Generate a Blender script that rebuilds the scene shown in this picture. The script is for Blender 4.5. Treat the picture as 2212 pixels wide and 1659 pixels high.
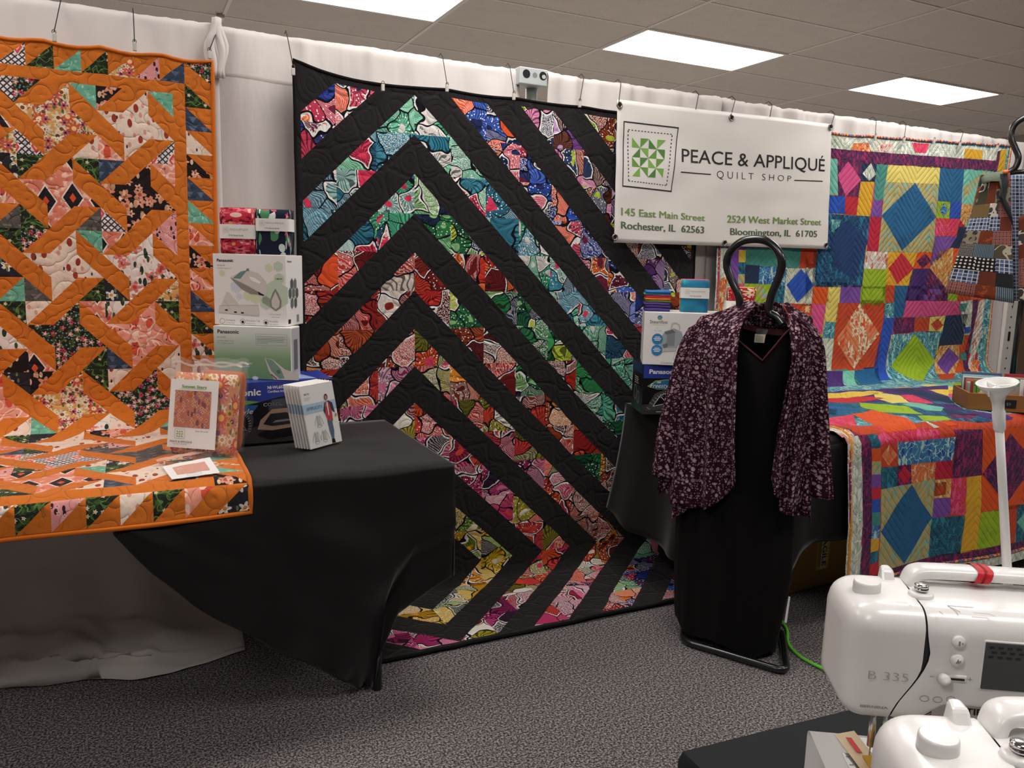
import bpy, bmesh, math, random
import numpy as np
from mathutils import Vector, Matrix, noise as mnoise
sc = bpy.context.scene
for o_ in list(bpy.data.objects):
    bpy.data.objects.remove(o_, do_unlink=True)
COL = sc.collection
PI = math.pi
# ------------------------------------------------------------------ camera
FPX, IMW, IMH = 1700.0, 2212.0, 1659.0
YAW, PITCH, ROLL = math.radians(26.3), math.radians(-8.85), math.radians(1.4)
CAMH = 1.35
def _basis():
    cy, sy, cp, sp = math.cos(YAW), math.sin(YAW), math.cos(PITCH), math.sin(PITCH)
    f = Vector((sy*cp, cy*cp, sp)); r = Vector((cy, -sy, 0)); u = r.cross(f)
    cr, sr = math.cos(ROLL), math.sin(ROLL)
    return cr*r + sr*u, -sr*r + cr*u, f
CR, CU, CF = _basis()
EYE = Vector((0, 0, CAMH))
cd = bpy.data.cameras.new('camera'); cam = bpy.data.objects.new('camera', cd); COL.objects.link(cam)
cd.sensor_fit = 'HORIZONTAL'; cd.sensor_width = 36.0; cd.lens = FPX/IMW*36.0; cd.clip_start = 0.02
M4 = Matrix.Identity(4)
for i in range(3):
    M4[i][0] = CR[i]; M4[i][1] = CU[i]; M4[i][2] = -CF[i]; M4[i][3] = EYE[i]
cam.matrix_world = M4
sc.camera = cam
# ------------------------------------------------------------------ view + world
sc.view_settings.view_transform = 'Standard'
sc.view_settings.look = 'None'
sc.view_settings.gamma = 1.0
sc.view_settings.use_curve_mapping = False
sc.view_settings.exposure = 0.6
LAMP = 8.2            # emission of the ceiling diffusers
w = bpy.data.worlds.new('world'); sc.world = w; w.use_nodes = True
w.node_tree.nodes['Background'].inputs[0].default_value = (0.75, 0.72, 0.70, 1)
w.node_tree.nodes['Background'].inputs[1].default_value = 0.5

# ------------------------------------------------------------------ measuring helpers (survey of the place)
def ray(x, y): return CF + CR*((x-1106)/FPX) - CU*((y-829.5)/FPX)
def onY(x, y, Y):
    d = ray(x, y); return EYE + d*(Y/d.y)
def onZ(x, y, Z):
    d = ray(x, y); return EYE + d*((Z-CAMH)/d.z)
def onP(x, y, p0, n):
    d = ray(x, y); return EYE + d*((p0-EYE).dot(n)/d.dot(n))
def atD(x, y, dist): return EYE + ray(x, y)*dist
def lin(c):
    c /= 255.0
    return c/12.92 if c <= .04045 else ((c+.055)/1.055)**2.4
def hexc(h):
    h = h.lstrip('#'); return tuple(lin(int(h[i:i+2], 16)) for i in (0, 2, 4)) + (1.0,)
def lerp(a, b, t): return a + (b-a)*t
def smooth01(t):
    t = max(0, min(1, t)); return t*t*(3-2*t)
def nz(x, y, z=0.0): return mnoise.noise(Vector((x, y, z)))
def interp(x, pts):
    if x <= pts[0][0]: return pts[0][1]
    for (a, b), (c, d) in zip(pts, pts[1:]):
        if x <= c: return b + (d-b)*(x-a)/(c-a) if c > a else d
    return pts[-1][1]

# ------------------------------------------------------------------ node materials
class NT:
    def __init__(s, name, rough=.8, spec=.3):
        s.m = bpy.data.materials.new(name); s.m.use_nodes = True
        s.t = s.m.node_tree; s.n = s.t.nodes; s.b = s.n['Principled BSDF']
        s.b.inputs['Roughness'].default_value = rough
        s.b.inputs['Specular IOR Level'].default_value = spec
    def link(s, a, b): s.t.links.new(a, b)
    def set(s, sock, v):
        if hasattr(v, 'node'): s.link(v, sock)
        else: sock.default_value = v
    def uv(s): return s.n.new('ShaderNodeTexCoord').outputs['UV']
    def obj(s): return s.n.new('ShaderNodeTexCoord').outputs['Object']
    def mapping(s, v, scale=(1,1,1), rot=0, loc=(0,0,0)):
        n = s.n.new('ShaderNodeMapping'); s.link(v, n.inputs[0])
        n.inputs['Location'].default_value = loc; n.inputs['Rotation'].default_value = (0, 0, rot); n.inputs['Scale'].default_value = scale
        return n.outputs[0]
    def noise(s, v, scale, detail=2, rough=.5, out='Fac'):
        n = s.n.new('ShaderNodeTexNoise'); s.link(v, n.inputs['Vector'])
        n.inputs['Scale'].default_value = scale; n.inputs['Detail'].default_value = detail; n.inputs['Roughness'].default_value = rough
        return n.outputs[out]
    def voro(s, v, scale, feature='F1', rand=1.0, metric='EUCLIDEAN'):
        n = s.n.new('ShaderNodeTexVoronoi'); n.voronoi_dimensions = '2D'; n.feature = feature
        if feature != 'DISTANCE_TO_EDGE': n.distance = metric
        s.link(v, n.inputs['Vector']); n.inputs['Scale'].default_value = scale; n.inputs['Randomness'].default_value = rand
        return n
    def wave(s, v, scale, dist=0, dscale=1, kind='BANDS', direc='X', detail=1):
        n = s.n.new('ShaderNodeTexWave'); n.wave_type = kind
        if kind == 'BANDS': n.bands_direction = direc
        s.link(v, n.inputs['Vector']); n.inputs['Scale'].default_value = scale; n.inputs['Distortion'].default_value = dist
        n.inputs['Detail Scale'].default_value = dscale; n.inputs['Detail'].default_value = detail
        return n.outputs['Fac']
    def math(s, op, a, b=None, c=None):
        n = s.n.new('ShaderNodeMath'); n.operation = op
        s.set(n.inputs[0], a)
        if b is not None: s.set(n.inputs[1], b)
        if c is not None: s.set(n.inputs[2], c)
        return n.outputs[0]
    def vmath(s, op, a, b=None, scale=None):
        n = s.n.new('ShaderNodeVectorMath'); n.operation = op; s.set(n.inputs[0], a)
        if b is not None: s.set(n.inputs[1], b)
        if scale is not None: s.set(n.inputs['Scale'], scale)
        return n.outputs['Value'] if op in ('LENGTH', 'DOT_PRODUCT', 'DISTANCE') else n.outputs[0]
    def sep(s, v):
        n = s.n.new('ShaderNodeSeparateXYZ'); s.link(v, n.inputs[0]); return n.outputs
    def mix(s, f, a, b):
        n = s.n.new('ShaderNodeMix'); n.data_type = 'RGBA'
        s.set(n.inputs[0], f); s.set(n.inputs[6], a); s.set(n.inputs[7], b); return n.outputs[2]
    def ramp(s, f, stops, const=True):
        n = s.n.new('ShaderNodeValToRGB'); s.link(f, n.inputs[0]); r = n.color_ramp
        r.interpolation = 'CONSTANT' if const else 'LINEAR'
        while len(r.elements) < len(stops): r.elements.new(.5)
        for e, (p, c) in zip(r.elements, stops): e.position = p; e.color = c
        return n.outputs[0]
    def warp(s, v, scale, amt):
        nv = s.noise(v, scale, 1, out='Color')
        d = s.vmath('SUBTRACT', nv, (.5, .5, .5)); d = s.vmath('SCALE', d, scale=amt)
        return s.vmath('ADD', v, d)
    def lt(s, a, b): return s.math('LESS_THAN', a, b)
    def gt(s, a, b): return s.math('GREATER_THAN', a, b)
    def bump(s, h, dist=.004, strength=.6):
        n = s.n.new('ShaderNodeBump'); s.link(h, n.inputs['Height'])
        n.inputs['Distance'].default_value = dist; n.inputs['Strength'].default_value = strength
        s.link(n.outputs[0], s.b.inputs['Normal'])
    def color(s, c): s.set(s.b.inputs['Base Color'], c)

_mc = {}
def plain(name, h, rough=.6, spec=.4, metal=0.0, bump=None, coat=0.0):
    if name in _mc: return _mc[name]
    k = NT(name, rough, spec); k.color(hexc(h)); k.b.inputs['Metallic'].default_value = metal
    if coat: k.b.inputs['Coat Weight'].default_value = coat
    if bump: k.bump(k.noise(k.obj(), bump[0], 3), bump[1], bump[2])
    _mc[name] = k.m; return k.m

def quilting(k, v, kind):
    """height field of the stitched lines"""
    if kind == 'swirl':      # big feathered swirls
        w1 = k.warp(v, 7, .05)
        vo = k.voro(w1, 9.5, 'F1', .9)
        ring = k.math('SINE', k.math('ADD', k.math('MULTIPLY', vo.outputs['Distance'], 15.0), k.math('MULTIPLY', k.noise(v, 14, 1), 5.0)))
        ring = k.math('POWER', k.math('ABSOLUTE', ring), .22)
        ed = k.voro(w1, 9.5, 'DISTANCE_TO_EDGE', .9).outputs['Distance']
        h = k.math('ADD', ring, k.math('MULTIPLY', k.math('MINIMUM', k.math('MULTIPLY', ed, 9), 1), 1.0))
        k.bump(h, .0038, .65)
    elif kind == 'loops':    # smaller looping meander
        w1 = k.warp(v, 9, .05)
        vo = k.voro(w1, 17, 'F1', .9)
        ring = k.math('POWER', k.math('ABSOLUTE', k.math('SINE', k.math('MULTIPLY', vo.outputs['Distance'], 6.5))), .2)
        h = k.math('ADD', ring, k.math('MULTIPLY', k.noise(v, 55, 2), .5))
        k.bump(h, .005, .9)
    elif kind == 'chevron':  # nested zig-zag lines
        x = k.sep(v)
        tri = k.math('PINGPONG', x[0], .07)
        s1 = k.math('ADD', x[1], tri); s2 = k.math('SUBTRACT', x[1], tri)
        def lines(a, f):
            return k.math('POWER', k.math('ABSOLUTE', k.math('SINE', k.math('MULTIPLY', a, f))), .2)
        sel = k.gt(k.math('PINGPONG', x[0], .14), .07)
        l1, l2 = lines(s1, 88.), lines(s2, 88.)
        h = k.math('ADD', k.math('MULTIPLY', l1, sel), k.math('MULTIPLY', l2, k.math('SUBTRACT', 1.0, sel)))
        h = k.math('ADD', h, k.math('MULTIPLY', k.noise(v, 40, 2), .5))
        k.bump(h, .005, .9)
    elif kind == 'weave':
        k.bump(k.noise(v, 60, 3), .002, .4)

def fabric(name, base, layers=(), quilt='loops', rough=.85, spec=.12, tint=None):
    """printed cotton: base colour and printed motifs one over the other"""
    if name in _mc: return _mc[name]
    k = NT(name, rough, spec); v = k.uv()
    k.b.inputs['Sheen Weight'].default_value = .12
    c = hexc(base)
    c = k.mix(k.math('MULTIPLY', k.noise(v, 30, 3), .35), c, tuple(x*.72 for x in c[:3]) + (1,))
    for L in layers:
        t = L[0]
        if t == 'dots':        # scale, radius, colour, randomness
            vo = k.voro(k.mapping(v, loc=(L[1]*.37, 1.3, 0)), L[1], 'F1', L[4] if len(L) > 4 else 1)
            c = k.mix(k.lt(vo.outputs['Distance'], L[2]), c, hexc(L[3]))
        elif t == 'flower':    # scale, radius, petal colour, centre colour, petals, share
            vv = k.vmath('SCALE', k.mapping(v, loc=(L[1]*.21, .7, 0)), scale=L[1])
            vo = k.voro(vv, 1.0, 'F1', .85)
            d = k.vmath('SUBTRACT', vv, vo.outputs['Position'])
            x = k.sep(d); ang = k.math('ARCTAN2', x[1], x[0]); r = vo.outputs['Distance']
            pet = k.math('MULTIPLY', k.math('ADD', .74, k.math('MULTIPLY', k.math('COSINE', k.math('MULTIPLY', ang, float(L[5]))), .26)), L[2])
            mask = k.lt(r, pet)
            if len(L) > 6:
                mask = k.math('MULTIPLY', mask, k.lt(k.sep(vo.outputs['Color'])[0], L[6]))
            c = k.mix(mask, c, k.mix(k.math('MULTIPLY', k.math('DIVIDE', r, L[2]), .55), hexc(L[3]), tuple(q*.55 for q in hexc(L[3])[:3]) + (1,)))
            c = k.mix(k.math('MULTIPLY', k.lt(r, L[2]*.28), mask), c, hexc(L[4]))
        elif t == 'leaf':      # scale, stretch, angle, radius, colour, share
            vv = k.mapping(v, (1, L[2], 1), L[3], (L[1]*.13, .4, 0))
            vv = k.warp(vv, L[1]*.6, .25/L[1])
            vo = k.voro(vv, L[1], 'F1', 1)
            mask = k.lt(vo.outputs['Distance'], L[4])
            if len(L) > 6: mask = k.math('MULTIPLY', mask, k.lt(k.sep(vo.outputs['Color'])[0], L[6]))
            c = k.mix(mask, c, hexc(L[5]))
        elif t == 'diamond':   # scale, radius, colour, inner colour : stepped ikat diamonds
            vv = k.mapping(v, (1, .62, 1), 0, (.013, .02, 0))
            vo = k.voro(vv, L[1], 'F1', .15, 'MANHATTAN')
            r = k.math('SNAP', vo.outputs['Distance'], .06)
            c = k.mix(k.lt(r, L[2]*1.35), c, hexc('f3dfd0'))
            c = k.mix(k.lt(r, L[2]), c, hexc(L[3]))
            c = k.mix(k.lt(r, L[2]*.4), c, hexc(L[4]))
        elif t == 'tri':       # scale, colour : little triangles in rows
            x = k.sep(v)
            a = k.math('PINGPONG', k.math('MULTIPLY', x[0], L[1]), .5)
            b = k.math('FRACT', k.math('MULTIPLY', x[1], L[1]*1.2))
            c = k.mix(k.math('MULTIPLY', k.lt(k.math('MULTIPLY', b, .55), a), k.gt(b, .25)), c, hexc(L[2]))
        elif t == 'noise':     # scale, threshold, softness, colour, stretch
            vv = k.mapping(v, (1, L[5] if len(L) > 5 else 1, 1), .6)
            f = k.noise(vv, L[1], 3, .6)
            f = k.math('MULTIPLY', k.math('SUBTRACT', f, L[2]), 1.0/L[3])
            n = k.n.new('ShaderNodeClamp'); k.link(f, n.inputs[0])
            c = k.mix(n.outputs[0], c, hexc(L[4]))
        elif t == 'veins':     # scale, width, colour : warped line work
            vv = k.warp(v, L[1]*.5, .9/L[1])
            f = k.math('ABSOLUTE', k.math('SUBTRACT', k.noise(vv, L[1], 1, .3), .5))
            c = k.mix(k.lt(f, L[2]), c, hexc(L[3]))
        elif t == 'stripe':    # freq, duty, colour, angle, distortion
            f = k.wave(k.mapping(v, rot=L[4]), L[1], L[5] if len(L) > 5 else 0, 2)
            c = k.mix(k.gt(f, L[2]), c, hexc(L[3]))
        elif t == 'plaid':     # freq, colour a, colour b
            fx = k.wave(v, L[1], 0, 1, direc='X'); fy = k.wave(v, L[1], 0, 1, direc='Y')
            c = k.mix(k.math('MULTIPLY', k.gt(fx, .5), .7), c, hexc(L[2]))
            c = k.mix(k.math('MULTIPLY', k.gt(fy, .5), .7), c, hexc(L[2]))
            c = k.mix(k.gt(k.wave(v, L[1]*2, 0, 1, direc='X'), .93), c, hexc(L[3]))
            c = k.mix(k.gt(k.wave(v, L[1]*2, 0, 1, direc='Y'), .93), c, hexc(L[3]))
    k.color(c)
    if quilt: quilting(k, v, quilt)
    _mc[name] = k.m; return k.m

def waxprint(name, pal, seed, scale=10.5, outline='0b0a14', line2='efe9e4', quilt='swirl', stripes=True):
    """bold wax-print cotton: large organic cells, ribbed fans, dots and outlines"""
    if name in _mc: return _mc[name]
    k = NT(name, .8, .15); v = k.mapping(k.uv(), loc=(seed*.731, seed*.419, 0))
    wv = k.warp(v, 10, .12)
    vo = k.voro(wv, scale, 'F1', 1)
    rnd = k.sep(vo.outputs['Color'])
    n = len(pal)
    stops = [(i/n, hexc(c)) for i, c in enumerate(pal)]
    c = k.ramp(rnd[0], stops)
    # radial ribs inside some cells
    vv = k.vmath('SCALE', wv, scale=float(scale)); d = k.vmath('SUBTRACT', vv, k.vmath('SCALE', vo.outputs['Position'], scale=float(scale)))
    x = k.sep(d); ang = k.math('ARCTAN2', x[1], x[0])
    rib = k.gt(k.math('SINE', k.math('ADD', k.math('MULTIPLY', ang, 20.0), k.math('MULTIPLY', vo.outputs['Distance'], 3.0))), .45)
    c = k.mix(k.math('MULTIPLY', k.math('MULTIPLY', rib, k.gt(rnd[1], .5)), .8), c, hexc(outline))
    # fine parallel stripes
    st = k.wave(k.mapping(wv, rot=.7), 42, 2.5, 3)
    c = k.mix(k.math('MULTIPLY', k.gt(st, .62), k.math('MULTIPLY', k.lt(rnd[1], .36), .42)), c, hexc(line2))
    # speckled fill
    sp = k.voro(v, 170, 'F1', 1).outputs['Distance']
    c = k.mix(k.math('MULTIPLY', k.lt(sp, .34), k.math('MULTIPLY', k.lt(rnd[2], .16), .8)), c, hexc(line2))
    c = k.mix(k.math('MULTIPLY', k.lt(k.voro(v, 60, 'F1', 1).outputs['Distance'], .16), k.gt(rnd[2], .72)), c, hexc('f2f0ea'))
    # inner eye of the cell and the pale / dark outlines
    c = k.mix(k.math('MULTIPLY', k.lt(vo.outputs['Distance'], .16), k.gt(rnd[2], .6)), c, hexc(pal[-1]))
    ed = k.voro(wv, scale, 'DISTANCE_TO_EDGE', 1).outputs['Distance']
    wob = k.math('MULTIPLY', k.math('ADD', k.noise(v, 120, 1), .2), .075)
    c = k.mix(k.math('MULTIPLY', k.lt(ed, k.math('ADD', wob, .03)), k.gt(rnd[0], .72)), c, hexc(line2))
    c = k.mix(k.lt(ed, .03), c, hexc(outline))
    k.color(c); quilting(k, v, quilt)
    _mc[name] = k.m; return k.m

# ------------------------------------------------------------------ mesh helpers
class MB:
    def __init__(s): s.v = []; s.f = []; s.mi = []; s.uvs = []; s.sm = []
    def face(s, idx, mi=0, uv=None, sm=True):
        s.f.append(tuple(idx)); s.mi.append(mi); s.uvs.append(uv); s.sm.append(sm)
    def add(s, verts, faces, mi=0, sm=True, uvs=None):
        b = len(s.v); s.v += [tuple(p) for p in verts]
        for q, f in enumerate(faces):
            s.face([b+i for i in f], mi, [uvs[i] for i in f] if uvs else None, sm)
    def box(s, c, size, mi=0, M=None, rz=0.0):
        hx, hy, hz = size[0]/2, size[1]/2, size[2]/2
        P = [Vector((x, y, z)) for z in (-hz, hz) for y in (-hy, hy) for x in (-hx, hx)]
        if rz: P = [Matrix.Rotation(rz, 3, 'Z') @ p for p in P]
        if M is not None: P = [M @ p for p in P]
        P = [p + Vector(c) for p in P]
        uv = None
        s.add(P, [(0,2,3,1), (4,5,7,6), (0,1,5,4), (2,6,7,3), (0,4,6,2), (1,3,7,5)], mi, False)
    def hexa(s, P, mi=0):   # 8 corners: bottom 4 ccw then top 4
        s.add(P, [(3,2,1,0), (4,5,6,7), (0,1,5,4), (1,2,6,5), (2,3,7,6), (3,0,4,7)], mi, False)
    def loft(s, rings, closed=True, mi=0, cap0=False, cap1=False, uvs=None, sm=True):
        n = len(rings[0]); b = len(s.v)
        for r in rings: s.v += [tuple(p) for p in r]
        for i in range(len(rings)-1):
            for j in range(n if closed else n-1):
                a, c_ = i*n+j, i*n+(j+1) % n
                uv = None
                if uvs:
                    u0, u1 = uvs[i][j], uvs[i][j+1] if j+1 < len(uvs[i]) else uvs[i][0]
                    w0, w1 = uvs[i+1][j], uvs[i+1][j+1] if j+1 < len(uvs[i+1]) else uvs[i+1][0]
                    uv = [u0, u1, w1, w0]
                s.face((b+a, b+c_, b+c_+n, b+a+n), mi, uv, sm)
        if cap0: s.face([b+j for j in range(n)][::-1], mi, None, False)
        if cap1: s.face([b+(len(rings)-1)*n+j for j in range(n)], mi, None, False)
    def tube(s, path, r, seg=10, closed=False, mi=0, caps=True):
        path = [Vector(p) for p in path]; n = len(path)
        rr = r if isinstance(r, (list, tuple)) else [r]*n
        rings = []; up = None
        for i, p in enumerate(path):
            if closed: t = path[(i+1) % n]-path[i-1]
            else: t = path[min(i+1, n-1)]-path[max(i-1, 0)]
            t.normalize()
            if up is None:
                up = Vector((0, 0, 1)) if abs(t.z) < .9 else Vector((1, 0, 0))
            x = up.cross(t)
            if x.length < 1e-5: x = Vector((1, 0, 0)).cross(t)
            x.normalize(); y = t.cross(x); up = y
            rings.append([p + (x*math.cos(a)+y*math.sin(a))*rr[i] for a in (2*PI*j/seg for j in range(seg))])
        if closed:
            rings.append(rings[0]); s.loft(rings, True, mi)
        else: s.loft(rings, True, mi, caps, caps)
    def lathe(s, prof, seg=24, c=(0,0,0), mi=0, M=None, cap0=True, cap1=True):
        rings = []
        for r, z in prof:
            ring = [Vector((r*math.cos(2*PI*j/seg), r*math.sin(2*PI*j/seg), z)) for j in range(seg)]
            if M is not None: ring = [M @ p for p in ring]
            rings.append([p+Vector(c) for p in ring])
        s.loft(rings, True, mi, cap0, cap1)
    def sheet(s, fn, us, vs, mi=0, uv=True, sm=True):
        rings = [[fn(u, v) for u in us] for v in vs]
        s.loft(rings, False, mi, uvs=[[(u, v) for u in us] for v in vs] if uv else None, sm=sm)
    def build(s, name, mats, parent=None, bevel=0.0, bseg=2, solid=0.0, subsurf=0, autosm=None):
        me = bpy.data.meshes.new(name); me.from_pydata(s.v, [], s.f)
        if not isinstance(mats, (list, tuple)): mats = [mats]
        for m in mats: me.materials.append(m)
        me.polygons.foreach_set('material_index', s.mi)
        me.polygons.foreach_set('use_smooth', s.sm)
        if any(u is not None for u in s.uvs):
            ul = me.uv_layers.new(name='UVMap'); flat = []
            for f, u in zip(s.f, s.uvs):
                if u is None: flat += [0.0, 0.0]*len(f)
                else:
                    for a in u: flat += [a[0], a[1]]
            ul.data.foreach_set('uv', flat)
        me.update(); me.validate()
        ob = bpy.data.objects.new(name, me); COL.objects.link(ob)
        if parent is not None:
            ob.parent = parent
            ob.matrix_parent_inverse = parent.matrix_basis.inverted()
        if bevel:
            b = ob.modifiers.new('bevel', 'BEVEL'); b.width = bevel; b.segments = bseg; b.limit_method = 'ANGLE'; b.angle_limit = math.radians(40)
        if solid:
            q = ob.modifiers.new('solid', 'SOLIDIFY'); q.thickness = abs(solid); q.offset = -1 if solid > 0 else 1
        if subsurf:
            q = ob.modifiers.new('sub', 'SUBSURF'); q.levels = subsurf; q.render_levels = subsurf
        return ob

def tag(o, label=None, cat=None, group=None, kind=None):
    if label: o['label'] = label
    if cat: o['category'] = cat
    if group: o['group'] = group
    if kind: o['kind'] = kind
    return o
def thing(name, label, cat, loc=(0,0,0), rz=0.0, group=None):
    o = bpy.data.objects.new(name, None); COL.objects.link(o)
    o.empty_display_size = .05
    o.location = loc; o.rotation_euler = (0, 0, rz)
    o.matrix_basis = Matrix.Translation(Vector(loc)) @ Matrix.Rotation(rz, 4, 'Z')
    return tag(o, label, cat, group)
def structure(o): o['kind'] = 'structure'; return o

# writing and printed shapes on a flat face -----------------------------------
_tc = {}
def text_mesh(s, bold=0.0):
    key = (s, bold)
    if key in _tc: return _tc[key]
    cu = bpy.data.curves.new('t', 'FONT'); cu.body = s; cu.size = 1.0; cu.offset = bold; cu.resolution_u = 3
    ob = bpy.data.objects.new('t', cu); COL.objects.link(ob)
    dg = bpy.context.evaluated_depsgraph_get(); dg.update()
    me = ob.evaluated_get(dg).to_mesh()
    vs = [(q.co.x, q.co.y) for q in me.vertices]; fs = [tuple(p.vertices) for p in me.polygons]
    ob.evaluated_get(dg).to_mesh_clear()
    bpy.data.objects.remove(ob, do_unlink=True); bpy.data.curves.remove(cu)
    _tc[key] = (vs, fs); return _tc[key]
class Print:
    """printing inks on a face with origin O (lower left), axes ex, ey; or on a curved sheet given by fn(x,y,h)"""
    def __init__(s, O=None, ex=None, ey=None, fn=None):
        s.mb = MB(); s.mats = []; s.h = .0004
        if fn: s.fn = fn
        else:
            O, ex, ey = Vector(O), Vector(ex).normalized(), Vector(ey).normalized(); n = ex.cross(ey)
            s.fn = lambda x, y, h: O+ex*x+ey*y+n*h
    def mi(s, m):
        if m not in s.mats: s.mats.append(m)
        return s.mats.index(m)
    def poly(s, pts, m, lift=0):
        b = [s.fn(x, y, s.h+lift*.0003) for x, y in pts]
        s.mb.add(b, [tuple(range(len(b)))], s.mi(m), False, [(x, y) for x, y in pts])
    def rect(s, x0, y0, x1, y1, m, lift=0): s.poly([(x0,y0),(x1,y0),(x1,y1),(x0,y1)], m, lift)
    def disc(s, x, y, rx, ry, m, lift=0, n=20, rot=0):
        cr, sr = math.cos(rot), math.sin(rot)
        s.poly([(x+rx*math.cos(a)*cr-ry*math.sin(a)*sr, y+rx*math.cos(a)*sr+ry*math.sin(a)*cr) for a in (2*PI*i/n for i in range(n))], m, lift)
    def ring(s, x, y, rx, ry, wd, m, lift=0, n=28, rot=0):
        cr, sr = math.cos(rot), math.sin(rot)
        def P(a, k): 
            X, Y = (rx-k)*math.cos(a), (ry-k)*math.sin(a); return (x+X*cr-Y*sr, y+X*sr+Y*cr)
        for i in range(n):
            a, b = 2*PI*i/n, 2*PI*(i+1)/n
            s.poly([P(a,0), P(b,0), P(b,wd), P(a,wd)], m, lift)
    def frame(s, x0, y0, x1, y1, wd, m, lift=0):
        s.rect(x0, y0, x1, y0+wd, m, lift); s.rect(x0, y1-wd, x1, y1, m, lift)
        s.rect(x0, y0+wd, x0+wd, y1-wd, m, lift); s.rect(x1-wd, y0+wd, x1, y1-wd, m, lift)
    def line(s, pts, wd, m, lift=0):
        for (x0, y0), (x1, y1) in zip(pts, pts[1:]):
            L = math.hypot(x1-x0, y1-y0) or 1; nx, ny = -(y1-y0)/L*wd/2, (x1-x0)/L*wd/2
            s.poly([(x0+nx, y0+ny), (x0-nx, y0-ny), (x1-nx, y1-ny), (x1+nx, y1+ny)], m, lift)
    def text(s, st, x, y, m, height=None, width=None, bold=0.0, lift=1, skew=0.0, center=False):
        vs, fs = text_mesh(st, bold)
        if not vs: return
        xs = [a for a, b in vs]; ys = [b for a, b in vs]
        w0, h0 = max(xs)-min(xs), .72
        sy = height/h0 if height else width/w0
        sx = width/w0 if width else sy
        ox = x-(w0*sx/2 if center else 0)
        P = [(ox+(a-min(xs))*sx+b*sy*skew, y+b*sy) for a, b in vs]
        s.mb.add([s.fn(a, b, s.h+lift*.0003) for a, b in P], fs, s.mi(m), False, P)
    def build(s, name, parent): return s.mb.build(name, s.mats, parent)

# patchwork ------------------------------------------------------------------
def clip_poly(poly, axis, lim, keep_less):
    out = []; n = len(poly)
    for i in range(n):
        a, b = poly[i], poly[(i+1) % n]
        ia = (a[axis] <= lim) if keep_less else (a[axis] >= lim)
        ib = (b[axis] <= lim) if keep_less else (b[axis] >= lim)
        if ia: out.append(a)
        if ia != ib:
            t = (lim-a[axis])/(b[axis]-a[axis]); q = [a[0]+(b[0]-a[0])*t, a[1]+(b[1]-a[1])*t]; q[axis] = lim
            out.append(tuple(q))
    return out
def tess(poly):
    if len(poly) <= 3: return [poly]
    # convex?
    sg = 0; ok = True; n = len(poly)
    for i in range(n):
        a, b, c_ = poly[i], poly[(i+1) % n], poly[(i+2) % n]
        cr = (b[0]-a[0])*(c_[1]-b[1])-(b[1]-a[1])*(c_[0]-b[0])
        if abs(cr) > 1e-12:
            if sg == 0: sg = 1 if cr > 0 else -1
            elif (cr > 0) != (sg > 0): ok = False
    if ok: return [poly]
    from mathutils.geometry import tessellate_polygon
    tris = tessellate_polygon([[Vector((p[0], p[1], 0)) for p in poly]])
    return [[poly[i] for i in t] for t in tris]
class Patchwork:
    """pieces cut to a triangulated grid, so that pieces laid on pieces stay exactly parallel"""
    def __init__(s, fn, cell=.04): s.fn = fn; s.c = cell; s.mb = MB(); s.key = {}; s.mats = []; s.g = {}
    def node(s, i, j):
        if (i, j) not in s.g:
            p = Vector(s.fn(i*s.c, j*s.c, 0)); s.g[(i, j)] = (p, (Vector(s.fn(i*s.c, j*s.c, .01))-p)*100)
        return s.g[(i, j)]
    def vid(s, p, h, i, j, up):
        k = (round(p[0], 5), round(p[1], 5), h)
        if k not in s.key:
            u, v = p[0]/s.c-i, p[1]/s.c-j
            A, B_, C_, D_ = s.node(i, j), s.node(i+1, j), s.node(i, j+1), s.node(i+1, j+1)
            ws = ((A, 1-u), (B_, u-v), (D_, v)) if not up else ((A, 1-v), (C_, v-u), (D_, u))
            q = Vector(); n = Vector()
            for (a, b), w_ in ws: q += a*w_; n += b*w_
            s.key[k] = len(s.mb.v); s.mb.v.append(tuple(q+n*(h*.0005)))
        return s.key[k]
    def patch(s, poly, mat, off=(0, 0), layer=0):
        if mat not in s.mats: s.mats.append(mat)
        mi = s.mats.index(mat); c = s.c
        for pl in tess([tuple(p) for p in poly]):
            ar = sum(pl[i][0]*pl[(i+1) % len(pl)][1]-pl[(i+1) % len(pl)][0]*pl[i][1] for i in range(len(pl)))
            if abs(ar) < 1e-9: continue
            if ar > 0: pl = pl[::-1]
            x0, x1 = min(p[0] for p in pl), max(p[0] for p in pl)
            for i in range(math.floor(x0/c), math.floor((x1-1e-9)/c)+1):
                q = clip_poly(clip_poly(pl, 0, i*c, False), 0, (i+1)*c, True)
                if len(q) < 3: continue
                y0, y1 = min(p[1] for p in q), max(p[1] for p in q)
                for j in range(math.floor(y0/c), math.floor((y1-1e-9)/c)+1):
                    r0 = clip_poly(clip_poly(q, 1, j*c, False), 1, (j+1)*c, True)
                    if len(r0) < 3: continue
                    for up in (False, True):      # the two triangles of the cell
                        f_ = (lambda p: (p[0]/c-i)-(p[1]/c-j)) if not up else (lambda p: (p[1]/c-j)-(p[0]/c-i))
                        r = []; n_ = len(r0)
                        for z in range(n_):
                            a, b = r0[z], r0[(z+1) % n_]; fa, fb = f_(a), f_(b)
                            if fa >= -1e-7: r.append(a)
                            if (fa > 1e-7 and fb < -1e-7) or (fa < -1e-7 and fb > 1e-7):
                                t = fa/(fa-fb); r.append((a[0]+(b[0]-a[0])*t, a[1]+(b[1]-a[1])*t))
                        if len(r) < 3: continue
                        ids = []; uv = []
                        for p in r:
                            k = s.vid(p, layer, i, j, up)
                            if k not in ids: ids.append(k); uv.append((p[0]+off[0], p[1]+off[1]))
                        if len(ids) >= 3: s.mb.face(ids, mi, uv, True)
    def build(s, name, parent): return s.mb.build(name, s.mats, parent)
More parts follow.
